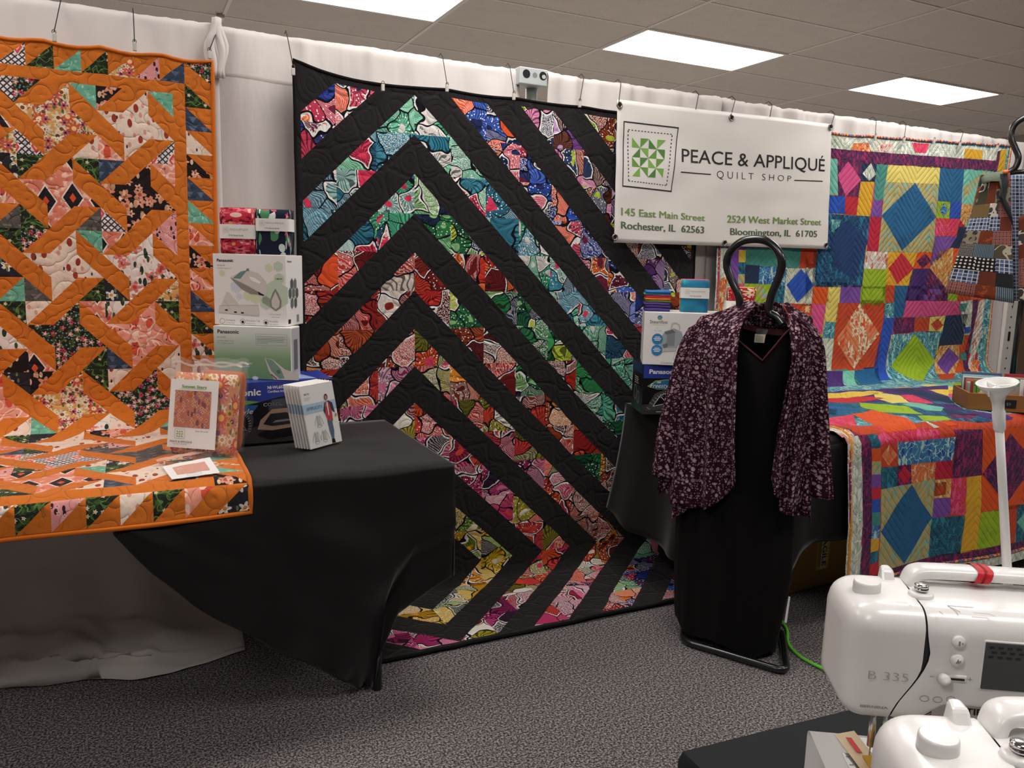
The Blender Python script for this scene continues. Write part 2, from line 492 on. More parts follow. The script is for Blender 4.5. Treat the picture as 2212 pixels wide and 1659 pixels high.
def binding(fn, corners, r, name, mat, parent, step=.03):
    """rolled edge along the quilt's outline"""
    path = []
    for a, b in zip(corners, corners[1:]+corners[:1]):
        n = max(2, int(math.hypot(b[0]-a[0], b[1]-a[1])/step))
        for i in range(n):
            t = i/n; path.append(Vector(fn(lerp(a[0], b[0], t), lerp(a[1], b[1], t), -.002)))
    mb = MB(); mb.tube(path, r, 8, True); return mb.build(name, mat, parent)
def backing(fn, s0, s1, t0, t1, mat, parent, step=.05):
    mb = MB(); us = [lerp(s0, s1, i/max(1, int((s1-s0)/step))) for i in range(max(1, int((s1-s0)/step))+1)]
    vs = [lerp(t0, t1, i/max(1, int((t1-t0)/step))) for i in range(max(1, int((t1-t0)/step))+1)]
    mb.sheet(lambda u, v: fn(u, v, -.005), us, vs); return mb.build('backing', mat, parent)
# =================================================================== the room
k = NT('carpet', .95, .1); v = k.obj()
n1 = k.noise(v, 150, 2, .7); n2 = k.voro(v, 210, 'F1', 1).outputs['Distance']
f = k.math('ADD', k.math('MULTIPLY', n1, .75), k.math('MULTIPLY', k.noise(v, 420, 1), .35))
c = k.ramp(f, [(.38, hexc('191618')), (.47, hexc('403a3c')), (.55, hexc('6c6667')), (.635, hexc('b8b2b0'))], False)
c = k.mix(k.math('MULTIPLY', k.noise(v, 1.3, 2), .25), c, hexc('3a3035'))
k.color(c); k.bump(f, .006, .9); CARPET = k.m
k = NT('ceiling_tile', .95, .1); v = k.obj()
pits = k.lt(k.voro(k.mapping(v, (1, 1.6, 1), .5), 62, 'F1', 1).outputs['Distance'], .13)
pits = k.math('MULTIPLY', pits, k.gt(k.noise(v, 11, 2), .5))
tile = k.voro(k.mapping(v, (1/1.2192, 1/.5885, 1), 0, (-1.87/1.2192+.5, -5.6/.5885+.5, 0)), 1.0, 'F1', 0.0)
c = k.mix(k.math('MULTIPLY', k.sep(tile.outputs['Color'])[0], .30), hexc('d6cdc6'), hexc('b5aba4'))
c = k.mix(k.math('MULTIPLY', k.noise(v, 160, 2), .35), c, hexc('aaa098'))
c = k.mix(k.math('MULTIPLY', pits, .65), c, hexc('6a625c'))
k.color(c); k.bump(k.noise(v, 120, 2), .002, .4); TILE = k.m
TEE = plain('ceiling_tee', 'd8d0c8', .5)
WALL = plain('painted_wall', '9a938c', .9, .2)

mb = MB(); mb.box((2.5, -.90, -.05), (13, 8.2, .1)); fl = structure(mb.build('floor', CARPET))
BOUNCE = plain('pale_bounce_floor', 'd8d2ca', .5, .4)  # unseen pale floor beyond the drapes, added to bounce light onto the ceiling
mb = MB(); mb.box((2.5, 5.6, -.05), (13, 4.8, .1)); structure(mb.build('floor', BOUNCE))
CZ = 2.85
mb = MB(); mb.box((2.5, 1.5, CZ+.05), (13, 13, .1)); structure(mb.build('ceiling', TILE))
for nm, c_, s_ in (('wall_right', (8.95, 1.5, 1.4), (.1, 13, 2.9)), ('wall_front', (2.5, -4.95, 1.4), (13, .1, 2.9)), ('wall_left', (-3.95, 1.5, 1.4), (.1, 13, 2.9))):
    mb = MB(); mb.box(c_, s_); structure(mb.build(nm, WALL))
# unseen back wall with openings added so world light brightens the ceiling
for nm, hor, yy in (('wall_back', True, 7.95),):
    mb = MB(); fx = (lambda a, z, la, lz: mb.box((2.5+a, yy, z), (la, .1, lz))) if hor else (lambda a, z, la, lz: mb.box((-3.95, 1.5+a, z), (.1, la, lz)))
    sl = 1.0 if yy < 1 else .24
    fx(0, sl/2, 13, sl); fx(0, 2.75, 13, .2)
    for i in range(6): fx(-6.45+i*2.58, 1.8 if sl > .5 else 1.44, .1, 1.7 if sl > .5 else 2.42)
    structure(mb.build(nm, WALL))
GX0, GY0, GX, GY = 1.87, 5.60, 1.2192, .5885
mb = MB()
for i in range(-5, 7):
    x = GX0+i*GX
    mb.box((x, 1.5, CZ-.002), (.022, 12.9, .006))
for j in range(-4, 18):
    y = GY0-j*GY
    mb.box((2.5, y, CZ-.0015), (12.9, .014, .005))
structure(mb.build('trim_1', TEE))
# recessed light panels
k = NT('lit_diffuser', .4)
k.color((.9, .88, .85, 1)); k.b.inputs['Emission Color'].default_value = (1.0, .962, .920, 1); k.b.inputs['Emission Strength'].default_value = LAMP
DIFF = k.m
LFR = plain('light_frame', 'cfc8c0', .4)
rows = [(1, 'beyond the white drapes'), (5, 'above the display tables'), (9, 'overhead of the viewer')]
for bj, where in rows:
    for ci in (-3, -1, 1, 3, 5):
        x0, x1 = GX0+ci*GX, GX0+(ci+1)*GX; y1, y0 = GY0-bj*GY, GY0-(bj+1)*GY
        if bj == 1:
            lab = {-1: 'bright rectangular ceiling light cut off by the top edge, leftmost of the visible ones', 1: 'bright rectangular ceiling light above the white shop banner', 3: 'bright rectangular ceiling light above the colourful quilt at right'}.get(ci)
            if lab is None: continue
        elif ci == 5 or (bj == 5 and ci == 3): continue
        else: lab = 'rectangular ceiling light %s, number %d of its row counted from the left' % (where, (ci+3)//2+1)
        t = thing('ceiling_light', lab, 'ceiling light', ((x0+x1)/2, (y0+y1)/2, CZ), 0, 'recessed ceiling light panels')
        m1 = MB()
        for cx, cy, sx, sy in (((x0+x1)/2, y0+.012, x1-x0, .024), ((x0+x1)/2, y1-.012, x1-x0, .024), (x0+.012, (y0+y1)/2, .024, y1-y0-.048), (x1-.012, (y0+y1)/2, .024, y1-y0-.048)):
            m1.box((cx, cy, CZ-.004), (sx, sy, .008))
        m1.build('frame', LFR, t)
        m2 = MB(); m2.box(((x0+x1)/2, (y0+y1)/2, CZ-.002), (x1-x0-.05, y1-y0-.05, .003)); m2.build('diffuser', DIFF, t)
mb = MB(); p = onZ(476, 30, CZ); mb.box((p.x, p.y, CZ-.013), (.05, .03, .02)); o = mb.build('sensor_box', plain('clear_grey', 'a8a098', .4), None, .004)
tag(o, 'small pale plastic box on the ceiling tee above the left drape', 'ceiling sensor')

# =================================================================== white drapes on a pipe
WY = 2.98        # drape plane
BACK = 0.0
ZT = 2.115       # top of pocket
def drape_mat():
    k = NT('white_drape', .85, .15); v = k.obj()
    c = k.mix(k.math('MULTIPLY', k.noise(v, 3, 3), .35), hexc('e0d9d5'), hexc('d3cac6'))
    k.color(c); k.b.inputs['Sheen Weight'].default_value = .15
    cr = k.noise(k.mapping(v, (1, 1, .35)), 9, 3, .6); xx = k.sep(k.warp(v, 3, .03))
    def fold(a, n): return k.math('MULTIPLY', k.lt(k.math('PINGPONG', k.math('ADD', a, .11), n), .006), .25)
    cr = k.math('ADD', cr, k.math('ADD', fold(xx[2], .19), fold(xx[0], .21)))
    k.bump(cr, .012, .45); return k.m
DR = drape_mat(); SEAM = plain('drape_seam', 'c9c1bc', .9)
def drape(name, label, x0, x1, seed, bottom=.0, gather=1.0, ripple=22, WY=WY):
    t = thing(name, label, 'drape', ((x0+x1)/2, WY, 0), 0, 'white drapes on the pipe frame')
    rnd = random.Random(seed)
    ph = [rnd.uniform(0, 6.28) for _ in range(6)]
    def dy(x, z):
        hz = ZT-z
        a = .5*math.sin(x*ripple+ph[0]+2.6*math.sin(x*3.1+ph[3]))+.35*math.sin(x*ripple*2.3+ph[1]+3*nz(x*4,1,seed))+.3*math.sin(x*7+ph[2])+.5*nz(x*16,z*3,seed)*1.0
        top = math.exp(-hz/.16)
        return a*(.030*gather*top+.006*(1-top))+.010*gather*top*nz(x*38, z*2, seed+9) + .010*nz(x*3, z*2.2, seed)*(1-top)
    mb = MB(); n = int((x1-x0)/.014)
    xs = [lerp(x0, x1, i/n) for i in range(n+1)]
    zs = [ZT-.028-.14*i/8 for i in range(9)]+[ZT-.168-(ZT-.168-bottom)*i/24 for i in range(1, 25)]
    def crest(x): return (.006*abs(nz(x*22,seed,1))+.003*math.sin(x*131+4*nz(x*9,2,seed)))*gather*(.5+nz(x*2.3,seed,4))
    R = .028; fr = []
    for i in range(13):     # round the pipe: from behind over the top to the front
        a = PI*i/12
        fr.append([Vector((x, WY+R*math.cos(a)+dy(x, ZT-.028)*i/12, ZT-R+(R+crest(x))*math.sin(a))) for x in xs])
    for z in zs[1:]:
        kk = interp(z, [(ZT-.5, .3), (ZT-.2, 1)])
        fr.append([Vector((x, WY-R*kk+dy(x, z), z)) for x in xs])
    mb.loft(fr, False)
    mb.build('curtain', DR, t, solid=.0015)
    m2 = MB()
    zz = [ZT-.152, ZT-.160, ZT-.168]
    m2.loft([[Vector((x, WY-R+dy(x, z)-(.004 if i == 1 else .0015), z+.003*math.sin(x*9+seed))) for x in xs] for i, z in enumerate(zz)], False)
    m2.build('pocket_seam', SEAM, t)
    return t, dy
def bx_(px, py): return onY(px, py, WY-.03).x
XA = bx_(470, 70); XB = bx_(1128, 170); XC = bx_(1180, 180); XD = bx_(1552, 215); XE = bx_(2185, 690)
drape('drape', 'white drape behind the orange quilt, gathered at its right end', -1.15, XA, 3, .02, .6, 17)
drape('drape', 'smooth white drape between the orange quilt and the pipe bracket', XA-.03, XB, 5, .02, .8, 13, WY+.016)
drape('drape', 'white drape right of the pipe bracket, behind the shop banner', XC, XD, 8, .02, 1.1, 22)
drape('drape', 'white drape behind the colourful batik quilt, reaching to the metal post', XD-.03, XE-.02, 11, .02, 1.0, 24, WY+.016)
# bunch where two drapes meet
t = thing('drape_gather', 'bunched white cloth knot where two drapes meet beside the orange quilt', 'drape', (XA, WY-.05, ZT-.1))
mb = MB()
for q, (dx, r0) in enumerate(((-.032, .010), (-.020, .013), (-.008, .012), (.004, .013), (.016, .010))):
    path = [Vector((XA+dx*(.35+.65*min(1, i/4))+.006*math.sin(i*.9+q), WY-.046-.004*(q % 2), ZT+.012-.19*i/9)) for i in range(10)]
    mb.tube(path, [r0*(.6+.5*math.sin(PI*min(1, i/9+.12))) for i in range(10)], 10)
mb.build('gathered_cloth', DR, t)
# loose bunched cloth lying on the floor under the table
t = thing('fallen_drape_hem', 'crumpled white cloth bunched on the carpet below the orange quilt', 'drape', (-.3, 2.75, 0))
mb = MB()
def bunch(u, v):
    x = -1.1+1.42*u
    prof = interp(v, [(0, 0), (.25, .10), (.5, .2), (.75, .26), (1, .28)])
    y = 2.93-prof*(1+.35*math.sin(7*u+1))
    z = interp(v, [(0, .62), (.25, .34), (.5, .15), (.75, .07), (1, .004)])
    pile = math.exp(-((u-.62)/.16)**2)+.5*math.exp(-((u-.80)/.10)**2)
    z += (.035*nz(u*9, v*7, 2.0)+.03*math.sin(v*9+u*13)*nz(u*4, 1, 3))*math.sin(PI*min(1, v*1.05))*1.3
    z += pile*(.05*abs(math.sin(v*13+2.5*nz(u*7, v*5, 5)))+.03*nz(u*22, v*16, 8))*smooth01((v-.40)/.3)*(1-smooth01((v-.95)/.05)); y -= pile*.05*smooth01((v-.5)/.3)
    y += .03*nz(u*8, v*6, 7)
    if v > .96: z = .006+.01*abs(nz(u*12, 3, 1))
    edge = smooth01((1-u)/.25)
    return Vector((x, y+(1-edge)*.12, max(.004, z*(.25+.75*edge) if v > .3 else z)))
mb.sheet(bunch, [i/70 for i in range(71)], [i/34 for i in range(35)])
mb.build('cloth', DR, t, solid=.002)

# upright pipe and bracket
STEEL = plain('galvanised_steel', 'c4c9c9', .45, .5, .25, (60, .001, .3))
DARK = plain('dark_hole', '15151a', .8)
t = thing('drape_upright', 'grey metal pipe upright with a slotted bracket showing between the drapes', 'pipe stand', (onY(1155, 200, WY).x, WY+.02, 0))
px = onY(1155, 200, WY).x
mb = MB(); mb.lathe([(.024, .012), (.024, 2.06)], 20, (px, WY+.03, 0)); mb.build('pole', STEEL, t)
mb = MB(); mb.box((px, WY+.03, .006), (.26, .26, .012)); mb.build('base_plate', STEEL, t, .003)
bw = onY(1185, 150, WY-.04).x-onY(1124, 150, WY-.04).x; bxc = onY(1154, 150, WY-.04).x
z0, z1 = 2.052, 2.118
br = MB(); br.box((bxc, WY-.0, (z0+z1)/2), (bw, .075, z1-z0)); br.build('bracket', STEEL, t, .004)
pr = Print((bxc-bw/2, WY-.0375, z0), (1, 0, 0), (0, 0, 1))
hh = z1-z0
for fx in (.24, .83): pr.disc(bw*fx, hh*.60, .017, .017, DARK)
pr.disc(bw*.54, hh*.58, .011, .011, plain('steel_dimple', '9a9e9e', .4, .5, .6))
pr.disc(bw*.83+.004, hh*.56, .009, .008, STEEL, 1)
pr.build('bracket_hole', t)
# =================================================================== fabrics
F_ORANGE = fabric('burnt_orange_cotton', 'd57427', (('noise', 60, .55, .3, 'c0611a'),), 'loops')
F_BIND_O = fabric('orange_binding', 'd86f1e', (), None)
OQ = dict(
 cream=fabric('cream_rust_leaf_print', 'f0d9c6', (('noise', 25, .5, .2, 'e6c4b0'), ('leaf', 30, .55, .7, .21, '9c3a28', .42), ('leaf', 41, .6, -.5, .2, 'd99a86', .35), ('leaf', 55, .5, .2, .16, '3d3a44', .14))),
 multi=fabric('mixed_flower_print', 'd9a25e', (('flower', 30, .62, 'f0dcbc', '7a4a2a', 7), ('flower', 21, .52, 'd9623c', 'f0c890', 9, .5), ('flower', 38, .5, 'c9606c', '4a2030', 6, .45), ('leaf', 55, .5, .6, .2, '5a6a34', .4), ('flower', 46, .4, 'f3e6d2', 'c98a3a', 5, .35))),
 ikat=fabric('pink_ikat_diamond_print', 'e5846c', (('noise', 40, .52, .1, 'f3c3ac'), ('diamond', 13, .30, '241d22', 'd9532c'))),
 peach=fabric('black_peach_flower_print', '231a18', (('leaf', 38, .5, .8, .26, 'c79a78', .6), ('flower', 25, .52, 'ee9d80', 'b0583f', 5, .55), ('leaf', 44, .5, -.6, .2, 'e8c3a2', .4), ('flower', 33, .42, 'f3bca2', '9a4a34', 5, .4))),
 green=fabric('white_coral_green_leaf_print', 'f2e2d8', (('flower', 26, .6, 'e88878', 'c24a44', 5, .5), ('leaf', 40, .45, .6, .25, '2c3a2c', .5), ('leaf', 47, .45, -.8, .22, '3c4a38', .45), ('leaf', 60, .6, .2, .18, 'e9a596', .4))),
 coral=fabric('coral_leaf_print', 'ef9b84', (('leaf', 30, .45, .6, .30, 'd4553c', .7), ('leaf', 36, .45, -.7, .24, 'c94a34', .5), ('veins', 26, .03, 'f6cbb8'), ('leaf', 60, .6, .2, .13, '4a4a5c', .12))),
 pinkdark=fabric('dark_green_pink_blossom_print', '23271c', (('noise', 70, .52, .06, '55602c'), ('flower', 52, .46, 'e9a89a', 'f3e0c4', 5, .6), ('flower', 38, .34, 'd2405a', '7a1830', 5, .35), ('dots', 85, .2, '7e98a0'))),
 dkgreen=fabric('dark_green_floral_print', '24281d', (('noise', 60, .53, .06, '3f5a2a'), ('veins', 38, .025, '5b7a3c'), ('flower', 60, .34, 'eddcc8', 'd9a13a', 5, .22))),
 teal=fabric('teal_print', '6fae94', (('noise', 45, .55, .06, '8ec4aa'), ('leaf', 60, .4, .6, .12, 'a8d2ba', .5))),
 navy=fabric('slate_triangle_print', '39465a', (('tri', 28, '5c6a80'), ('noise', 30, .55, .15, '2f3a4c'))),
 grey=fabric('grey_arrow_print', '5b5450', (('tri', 24, '77706c'), ('veins', 25, .02, '4b4542'))),
 geo=fabric('white_geo_diamond_print', 'efe2d8', (('stripe', 24, .78, '3c3a4c', .78), ('stripe', 24, .78, '3c3a4c', -.78), ('diamond', 17, .2, 'd9505a', 'f0b0a0'))),
 pinkf=fabric('pink_black_sprig_print', 'e79a98', (('leaf', 60, .5, .7, .22, '3a2430', .5), ('flower', 60, .36, 'f3c2bc', 'b04858', 5, .6))),
 nwhite=fabric('charcoal_white_flower_print', '2c2a30', (('flower', 22, .40, 'f3ebe0', 'd98a3a', 5, .5), ('leaf', 50, .4, .7, .16, '6c7a58', .5))),
)
# wax prints for the black quilt, by ring
F_BLACK = fabric('black_quilt_cotton', '252223', (), 'swirl', .9, .08)
WX = {}
def wx(name, *pals, **kw):
    WX[name] = [waxprint('%s_waxprint%s' % (name, '' if i == 0 else '_' + 'bcdefg'[i-1]), p, 3+7*i+len(name), **kw) for i, p in enumerate(pals)]
wx('purple', ('5a2f6e', '7b4690', '6a3a2c', 'a8471f', '2e2338', 'c9a0d0'), ('7a3f8a', '51285f', 'b05aa0', '33406e', '8a3f1f', 'b9cc3a'))
wx('rust', ('8a3a1c', 'a5482a', '5a2a1c', 'e38ab4', '2c3a5c', 'b5c83c'),)
wx('blue', ('2f4fae', '24357e', '3f62c0', 'e2562a', 'd9566e', '1c2450'), ('2a3f92', '4a6ac8', '30306a', 'c83c5a', 'e8702c', '6a2038'))
wx('tealgreen', ('2f6f86', '3f8aa0', '4fae84', '2c5a74', '9fc7c0', 'd93a5a'), ('52b58c', '3f9a78', '6cc4a0', '45a086', '2f7f98', 'd8d4cc'))
wx('green', ('2c7a45', '3f9a55', '1e5a3a', '1c2a4a', 'b9c840', '8fc080'),)
wx('red', ('a8281e', 'c43a26', '7a1e1a', 'e0522a', 'd9c8bc', '8a2a20'), ('c8322a', 'd94a3a', '9a2420', 'b03a2c', 'e36a34', '6a1818'))
wx('rustred', ('9a3c1c', 'b5502a', '7a2c18', 'e08a2a', 'c23a2a', '5a1c1c'),)
wx('redolive', ('b8322c', 'd0403a', '8a8228', '6e6a20', 'e0562a', 'c83a5c'), ('a09428', '7c7420', 'b0a23a', 'd94a2c', '8c1f2a', 'efe6d8'))
wx('magenta', ('b02f6c', 'c84a86', '8a2358', 'd9a0b8', '2c1c30', 'e07a9c'), ('c23a6a', 'd9567c', 'b53a44', 'e8b0b8', 'a0284a', 'd0483c'))
wx('yellow', ('d9a41c', 'c8961c', 'e6bc34', 'b87a18', '7a8f24', 'e89a2c'), ('cfae20', 'e2b82c', '6f9a2c', '8fb83a', '2c3a2c', 'f0e6c0'))
RINGS = {-9: ('purple',), -8: ('purple',), -6: ('purple', 'rust'), -4: ('purple', 'rust'), -2: ('blue',), 0: ('tealgreen',), 2: ('tealgreen', 'red', 'green'),
         4: ('red', 'green', 'rustred'), 6: ('redolive', 'rustred', 'magenta'), 8: ('magenta', 'redolive'), 10: ('yellow',), 12: ('yellow',)}

# =================================================================== orange quilt
TT = .757          # height of things lying on the tables
class Profile:
    """a sheet that hangs on a wall, bends onto a table and drops over its front"""
    def __init__(s, ytop, ztop, yw, zt, yf, rf, re=.02):
        s.yw, s.ztop, s.zt, s.yf, s.rf, s.re, s.yt = yw, ztop, zt, yf, rf, re, ytop
        s.a = ztop-(zt+rf); s.b = s.a+rf*PI/2; s.c = s.b+(yw-rf)-(yf+re); s.d = s.c+re*PI/2
    def at(s, t):
        """-> y, z, outward normal (ny, nz)"""
        if t <= s.a: return s.yw-(s.yw-s.yt)*0, s.ztop-t, -1, 0
        if t <= s.b:
            a = (t-s.a)/s.rf; return s.yw-s.rf+s.rf*math.cos(a), s.zt+s.rf-s.rf*math.sin(a), -math.cos(a), math.sin(a)
        if t <= s.c: return s.yw-s.rf-(t-s.b), s.zt, 0, 1
        if t <= s.d:
            a = (t-s.c)/s.re; return s.yf+s.re-s.re*math.sin(a), s.zt-s.re+s.re*math.cos(a), -math.sin(a), math.cos(a)
        return s.yf, s.zt-s.re-(t-s.d), -1, 0
    def t_of_y(s, y): return s.b+(s.yw-s.rf)-y
    def t_of_z(s, z): return s.ztop-z
    def t_drop(s, z): return s.d+(s.zt-s.re-z)

PO = Profile(2.93, 1.985, 2.905, TT, 2.112, .13, .025)
U = .0742
S0 = .2895      # right edge (binding side)
def oq_fn(sx, t, h=0):
    y, z, ny, nzv = PO.at(t)
    tx = sx + interp(t, [(0, .006), (.6, 0), (1.2, -.006), (1.9, -.014), (2.3, -.02)])
    wv = .004*nz(sx*7, t*7, 1.5)+.0025*nz(sx*19, t*19, 4.5)
    if PO.b < t < PO.c+.02: wv = abs(wv)*1.1+.001
    if t > PO.d: y -= .010*(1+math.sin(sx*9+1))*min(1, (t-PO.d)/.08)
    if t < .1: z -= .012*abs(math.sin((sx-.297)*PI/.165))*(1-t/.1)
    h += wv+.006
    return Vector((tx, y+ny*h, z+nzv*h))
tq = thing('orange_quilt', 'orange patchwork quilt of friendship stars, hung at left and spread over the table', 'quilt', (-.2, 2.905, 1.0))
pw = Patchwork(oq_fn, .0371)
rn = random.Random(12)
names = list(OQ)
def rf(pool=None): return OQ[rn.choice(pool or names)]
def off(): return (rn.uniform(0, 3), rn.uniform(0, 3))
NC, NR = 4, 8
XR = S0-1.5*U-.0095; T0 = .010+1.5*U   # right / top line of the star blocks
TEND = PO.t_drop(.672)
T0b = TEND-.010-1.5*U
UV_ = (T0b-T0)/(NR*3)
stars = {(0,0):'cream', (1,0):'multi', (2,0):'ikat', (0,1):'peach', (1,1):'ikat', (0,2):'green', (1,2):'cream', (2,1):'coral', (2,2):'nwhite',
         (0,3):'coral', (1,3):'pinkdark', (2,3):'green', (0,4):'pinkdark', (1,4):'multi', (2,4):'coral', (0,5):'cream', (1,5):'cream', (0,6):'grey', (1,6):'geo', (0,7):'cream', (1,7):'ikat', (2,7):'coral'}
# prints of the four triangles that meet at block corners: (col line, row line) -> TL, TR, BL, BR
quads = {(1,1):('cream','coral','dkgreen','navy'), (1,2):('grey','geo','teal','ikat'), (1,3):('dkgreen','nwhite','ikat','green'), (1,4):('dkgreen','navy','dkgreen','cream'),
         (2,1):('multi','geo','nwhite','dkgreen'), (2,2):('grey','dkgreen','dkgreen','pinkdark'), (2,3):('teal','grey','dkgreen','cream'), (2,4):('peach','ikat','nwhite','peach'),
         (1,0):('', '', 'teal','peach'), (2,0):('', '', 'geo','pinkdark'), (0,0):('', '', 'teal', ''), (0,1):('geo','','coral',''), (0,2):('pinkf','','pinkf',''), (0,3):('multi','','dkgreen',''), (0,4):('cream','','cream',''),
         (2,5):('cream','teal','dkgreen','nwhite'), (1,5):('green','cream','peach','coral'), (2,6):('navy','dkgreen','coral','geo'), (1,6):('pinkdark','pinkf','grey','grey'), (1,7):('cream','nwhite','teal','dkgreen'), (2,7):('pinkf','dkgreen','coral','ikat'), (0,7):('','','dkgreen',''), (1,8):('cream','navy','',''), (2,8):('dkgreen','dkgreen','','')}
def quad(cl, rl, q):
    v_ = quads.get((cl, rl))
    return OQ[v_[q]] if v_ and v_[q] else OQ[random.Random(cl*31+rl*7+q).choice(names)]
for c_ in range(NC):
    for r_ in range(NR):
        x0 = XR-3*U*(c_+1); t0 = T0+3*UV_*r_
        P = lambda a, b: (x0+a*U, t0+b*UV_)
        st = OQ[stars.get((c_, r_), rn.choice(names))]; o1 = off()
        A = [[P(1,1), P(2,1), P(2,2), P(1,2)], [P(2,0), P(1,1), P(2,1)], [P(0,1), P(1,1), P(1,2)], [P(1,2), P(2,2), P(1,3)], [P(2,1), P(3,2), P(2,2)]]
        for q in A: pw.patch(q, st, o1)
        for q in ([P(1,0), P(2,0), P(1,1)], [P(0,1), P(1,2), P(0,2)], [P(2,2), P(2,3), P(1,3)], [P(2,1), P(3,1), P(3,2)],
                  [P(1,0), P(1,1), P(0,1)], [P(2,0), P(3,1), P(2,1)], [P(0,2), P(1,2), P(1,3)], [P(3,2), P(2,3), P(2,2)]):
            pw.patch(q, F_ORANGE)
        pw.patch([P(0,0), P(1,0), P(0,1)], quad(c_+1, r_, 3), off()); pw.patch([P(2,0), P(3,0), P(3,1)], quad(c_, r_, 2), off())
        pw.patch([P(0,2), P(1,3), P(0,3)], quad(c_+1, r_+1, 1), off()); pw.patch([P(3,2), P(3,3), P(2,3)], quad(c_, r_+1, 0), off())
XL = XR-3*U*NC
# narrow inner border and saw-tooth border
hb = .5*U
xR2, tT2, tB2 = XR+hb, T0-hb, T0b+hb
pw.patch([(XL, tT2), (xR2, tT2), (xR2, T0), (XL, T0)], F_ORANGE)
pw.patch([(XL, T0b), (xR2, T0b), (xR2, tB2), (XL, tB2)], F_ORANGE)
pw.patch([(XR, T0), (xR2, T0), (xR2, T0b), (XR, T0b)], F_ORANGE)
topsaw = ['navy', 'pinkf', 'multi', 'dkgreen', 'teal', 'dkgreen', 'geo', 'coral']
xR3, tT3, tB3 = S0, .010, TEND-.010
n = int((xR2-XL)/U)+1
for i in range(n):
    a, b = xR2-(i+1)*U, xR2-i*U
    m_ = OQ[topsaw[i % len(topsaw)]]
    pw.patch([(a, tT2), (b, tT3), (b, tT2)], m_, off()); pw.patch([(a, tT3), (b, tT3), (a, tT2)], F_ORANGE)
    m_ = OQ[['coral', 'dkgreen', 'cream', 'dkgreen', 'pinkf', 'dkgreen', 'green', 'navy'][i % 8]]
    pw.patch([(a, tB2), (b, tB2), (a, tB3)], m_, off()); pw.patch([(b, tB2), (b, tB3), (a, tB3)], F_ORANGE)
rs = ['dkgreen', 'navy', 'cream', 'peach', 'navy', 'teal', 'coral', 'peach', 'coral', 'navy', 'dkgreen', 'green', 'cream', 'navy']
n = round((tB2-tT2)/U); dt = (tB2-tT2)/n
for i in range(n):
    a, b = tT2+i*dt, tT2+(i+1)*dt
    m_ = OQ[rs[i] if i < len(rs) else rn.choice(names)]
    pw.patch([(xR2, a), (xR2, b), (xR3, b)], m_, off()); pw.patch([(xR2, a), (xR3, a), (xR3, b)], F_ORANGE)
pw.patch([(xR2, tT3), (xR3, tT3), (xR3, tT2)], OQ['pinkdark'], off()); pw.patch([(xR2, tT3), (xR3, tT2), (xR2, tT2)], F_ORANGE)
pw.patch([(xR3, tB2), (xR3, tB3), (xR2, tB3)], OQ['nwhite'], off()); pw.patch([(xR2, tB2), (xR3, tB2), (xR2, tB3)], F_ORANGE)
pw.build('patchwork_top', tq)
xe = xR2-int((xR2-XL)/U+1)*U
backing(oq_fn, xe, S0, 0.004, TEND-.004, fabric('orange_backing', 'c8671f', (), None), tq)
binding(oq_fn, [(xe, .004), (S0+.003, .004), (S0+.003, TEND-.003), (xe, TEND-.003)], .0065, 'binding', F_BIND_O, tq)

# =================================================================== black chevron quilt
XCN, SX = 1.004, .1478
tsegs = [(-.3, 0), (0, 0.026), (8, .026+8*.1462), (13, .026+8*.1462+5*.1395), (18, .026+8*.1462+5*.1395+5*.1405)]
def jt(j): return interp(j, tsegs) if j >= 0 else .026+j*.146
PB_RF = .05
BQW = 2.915
class ProfB:
    ztop = 1.985; a = 1.985-.006-PB_RF; b = a+PB_RF*PI/2
def bq_fn(sx, j, h=0):
    t = jt(j)
    e = 0.0
    if t <= ProfB.a: y, z, ny, nzv = BQW, ProfB.ztop-t, -1, 0
    elif t <= ProfB.b:
        a = (t-ProfB.a)/PB_RF; y, z, ny, nzv = BQW-PB_RF+PB_RF*math.cos(a), .006+PB_RF-PB_RF*math.sin(a), -math.cos(a), math.sin(a)
    else: y, z, ny, nzv = BQW-PB_RF-(t-ProfB.b), .006, 0, 1
    wv = .006*nz(sx*5, j*.8, 9.5)+.003*nz(sx*14, j*2.2, 2.2)
    if t > ProfB.b: wv = abs(wv)*1.3+.001
    if t < .25:   # the top edge sags between its clips
        kk = 1-t/.25
        z += kk*(.038*math.exp(-(sx-.565)/.10) - .012*math.sin(PI*max(0, min(1, (sx-.60)/.53))) - .006*math.sin(PI*((sx-1.137) % .30)/.30)*(sx > 1.137))
    h += wv+.006
    x = sx + interp(j, [(0, 0), (12.5, .012)])*(1 if sx < 1.7 else .3)
    return Vector((x, y+ny*h, z+nzv*h))
tb = thing('black_chevron_quilt', 'large black quilt with nested chevrons of bright prints, its lower end on the carpet', 'quilt', (1.46, BQW, .9))
pw = Patchwork(lambda i, j, h: bq_fn(XCN+i*SX, j, h), .25)
IL, IR = -2.96, 9.13
JT, JB = -.18, 17.15
J0 = 13.0
rn = random.Random(5)
def half(poly, f):
    """clip a convex polygon by f(i,j) >= 0, f linear"""
    out = []; n = len(poly)
    for q in range(n):
        a, b = poly[q], poly[(q+1) % n]; fa, fb = f(*a), f(*b)
        if fa >= -1e-9: out.append(a)
        if (fa > 1e-9 and fb < -1e-9) or (fa < -1e-9 and fb > 1e-9):
            t = fa/(fa-fb); out.append((a[0]+(b[0]-a[0])*t, a[1]+(b[1]-a[1])*t))
    return out
ring_fix = {}
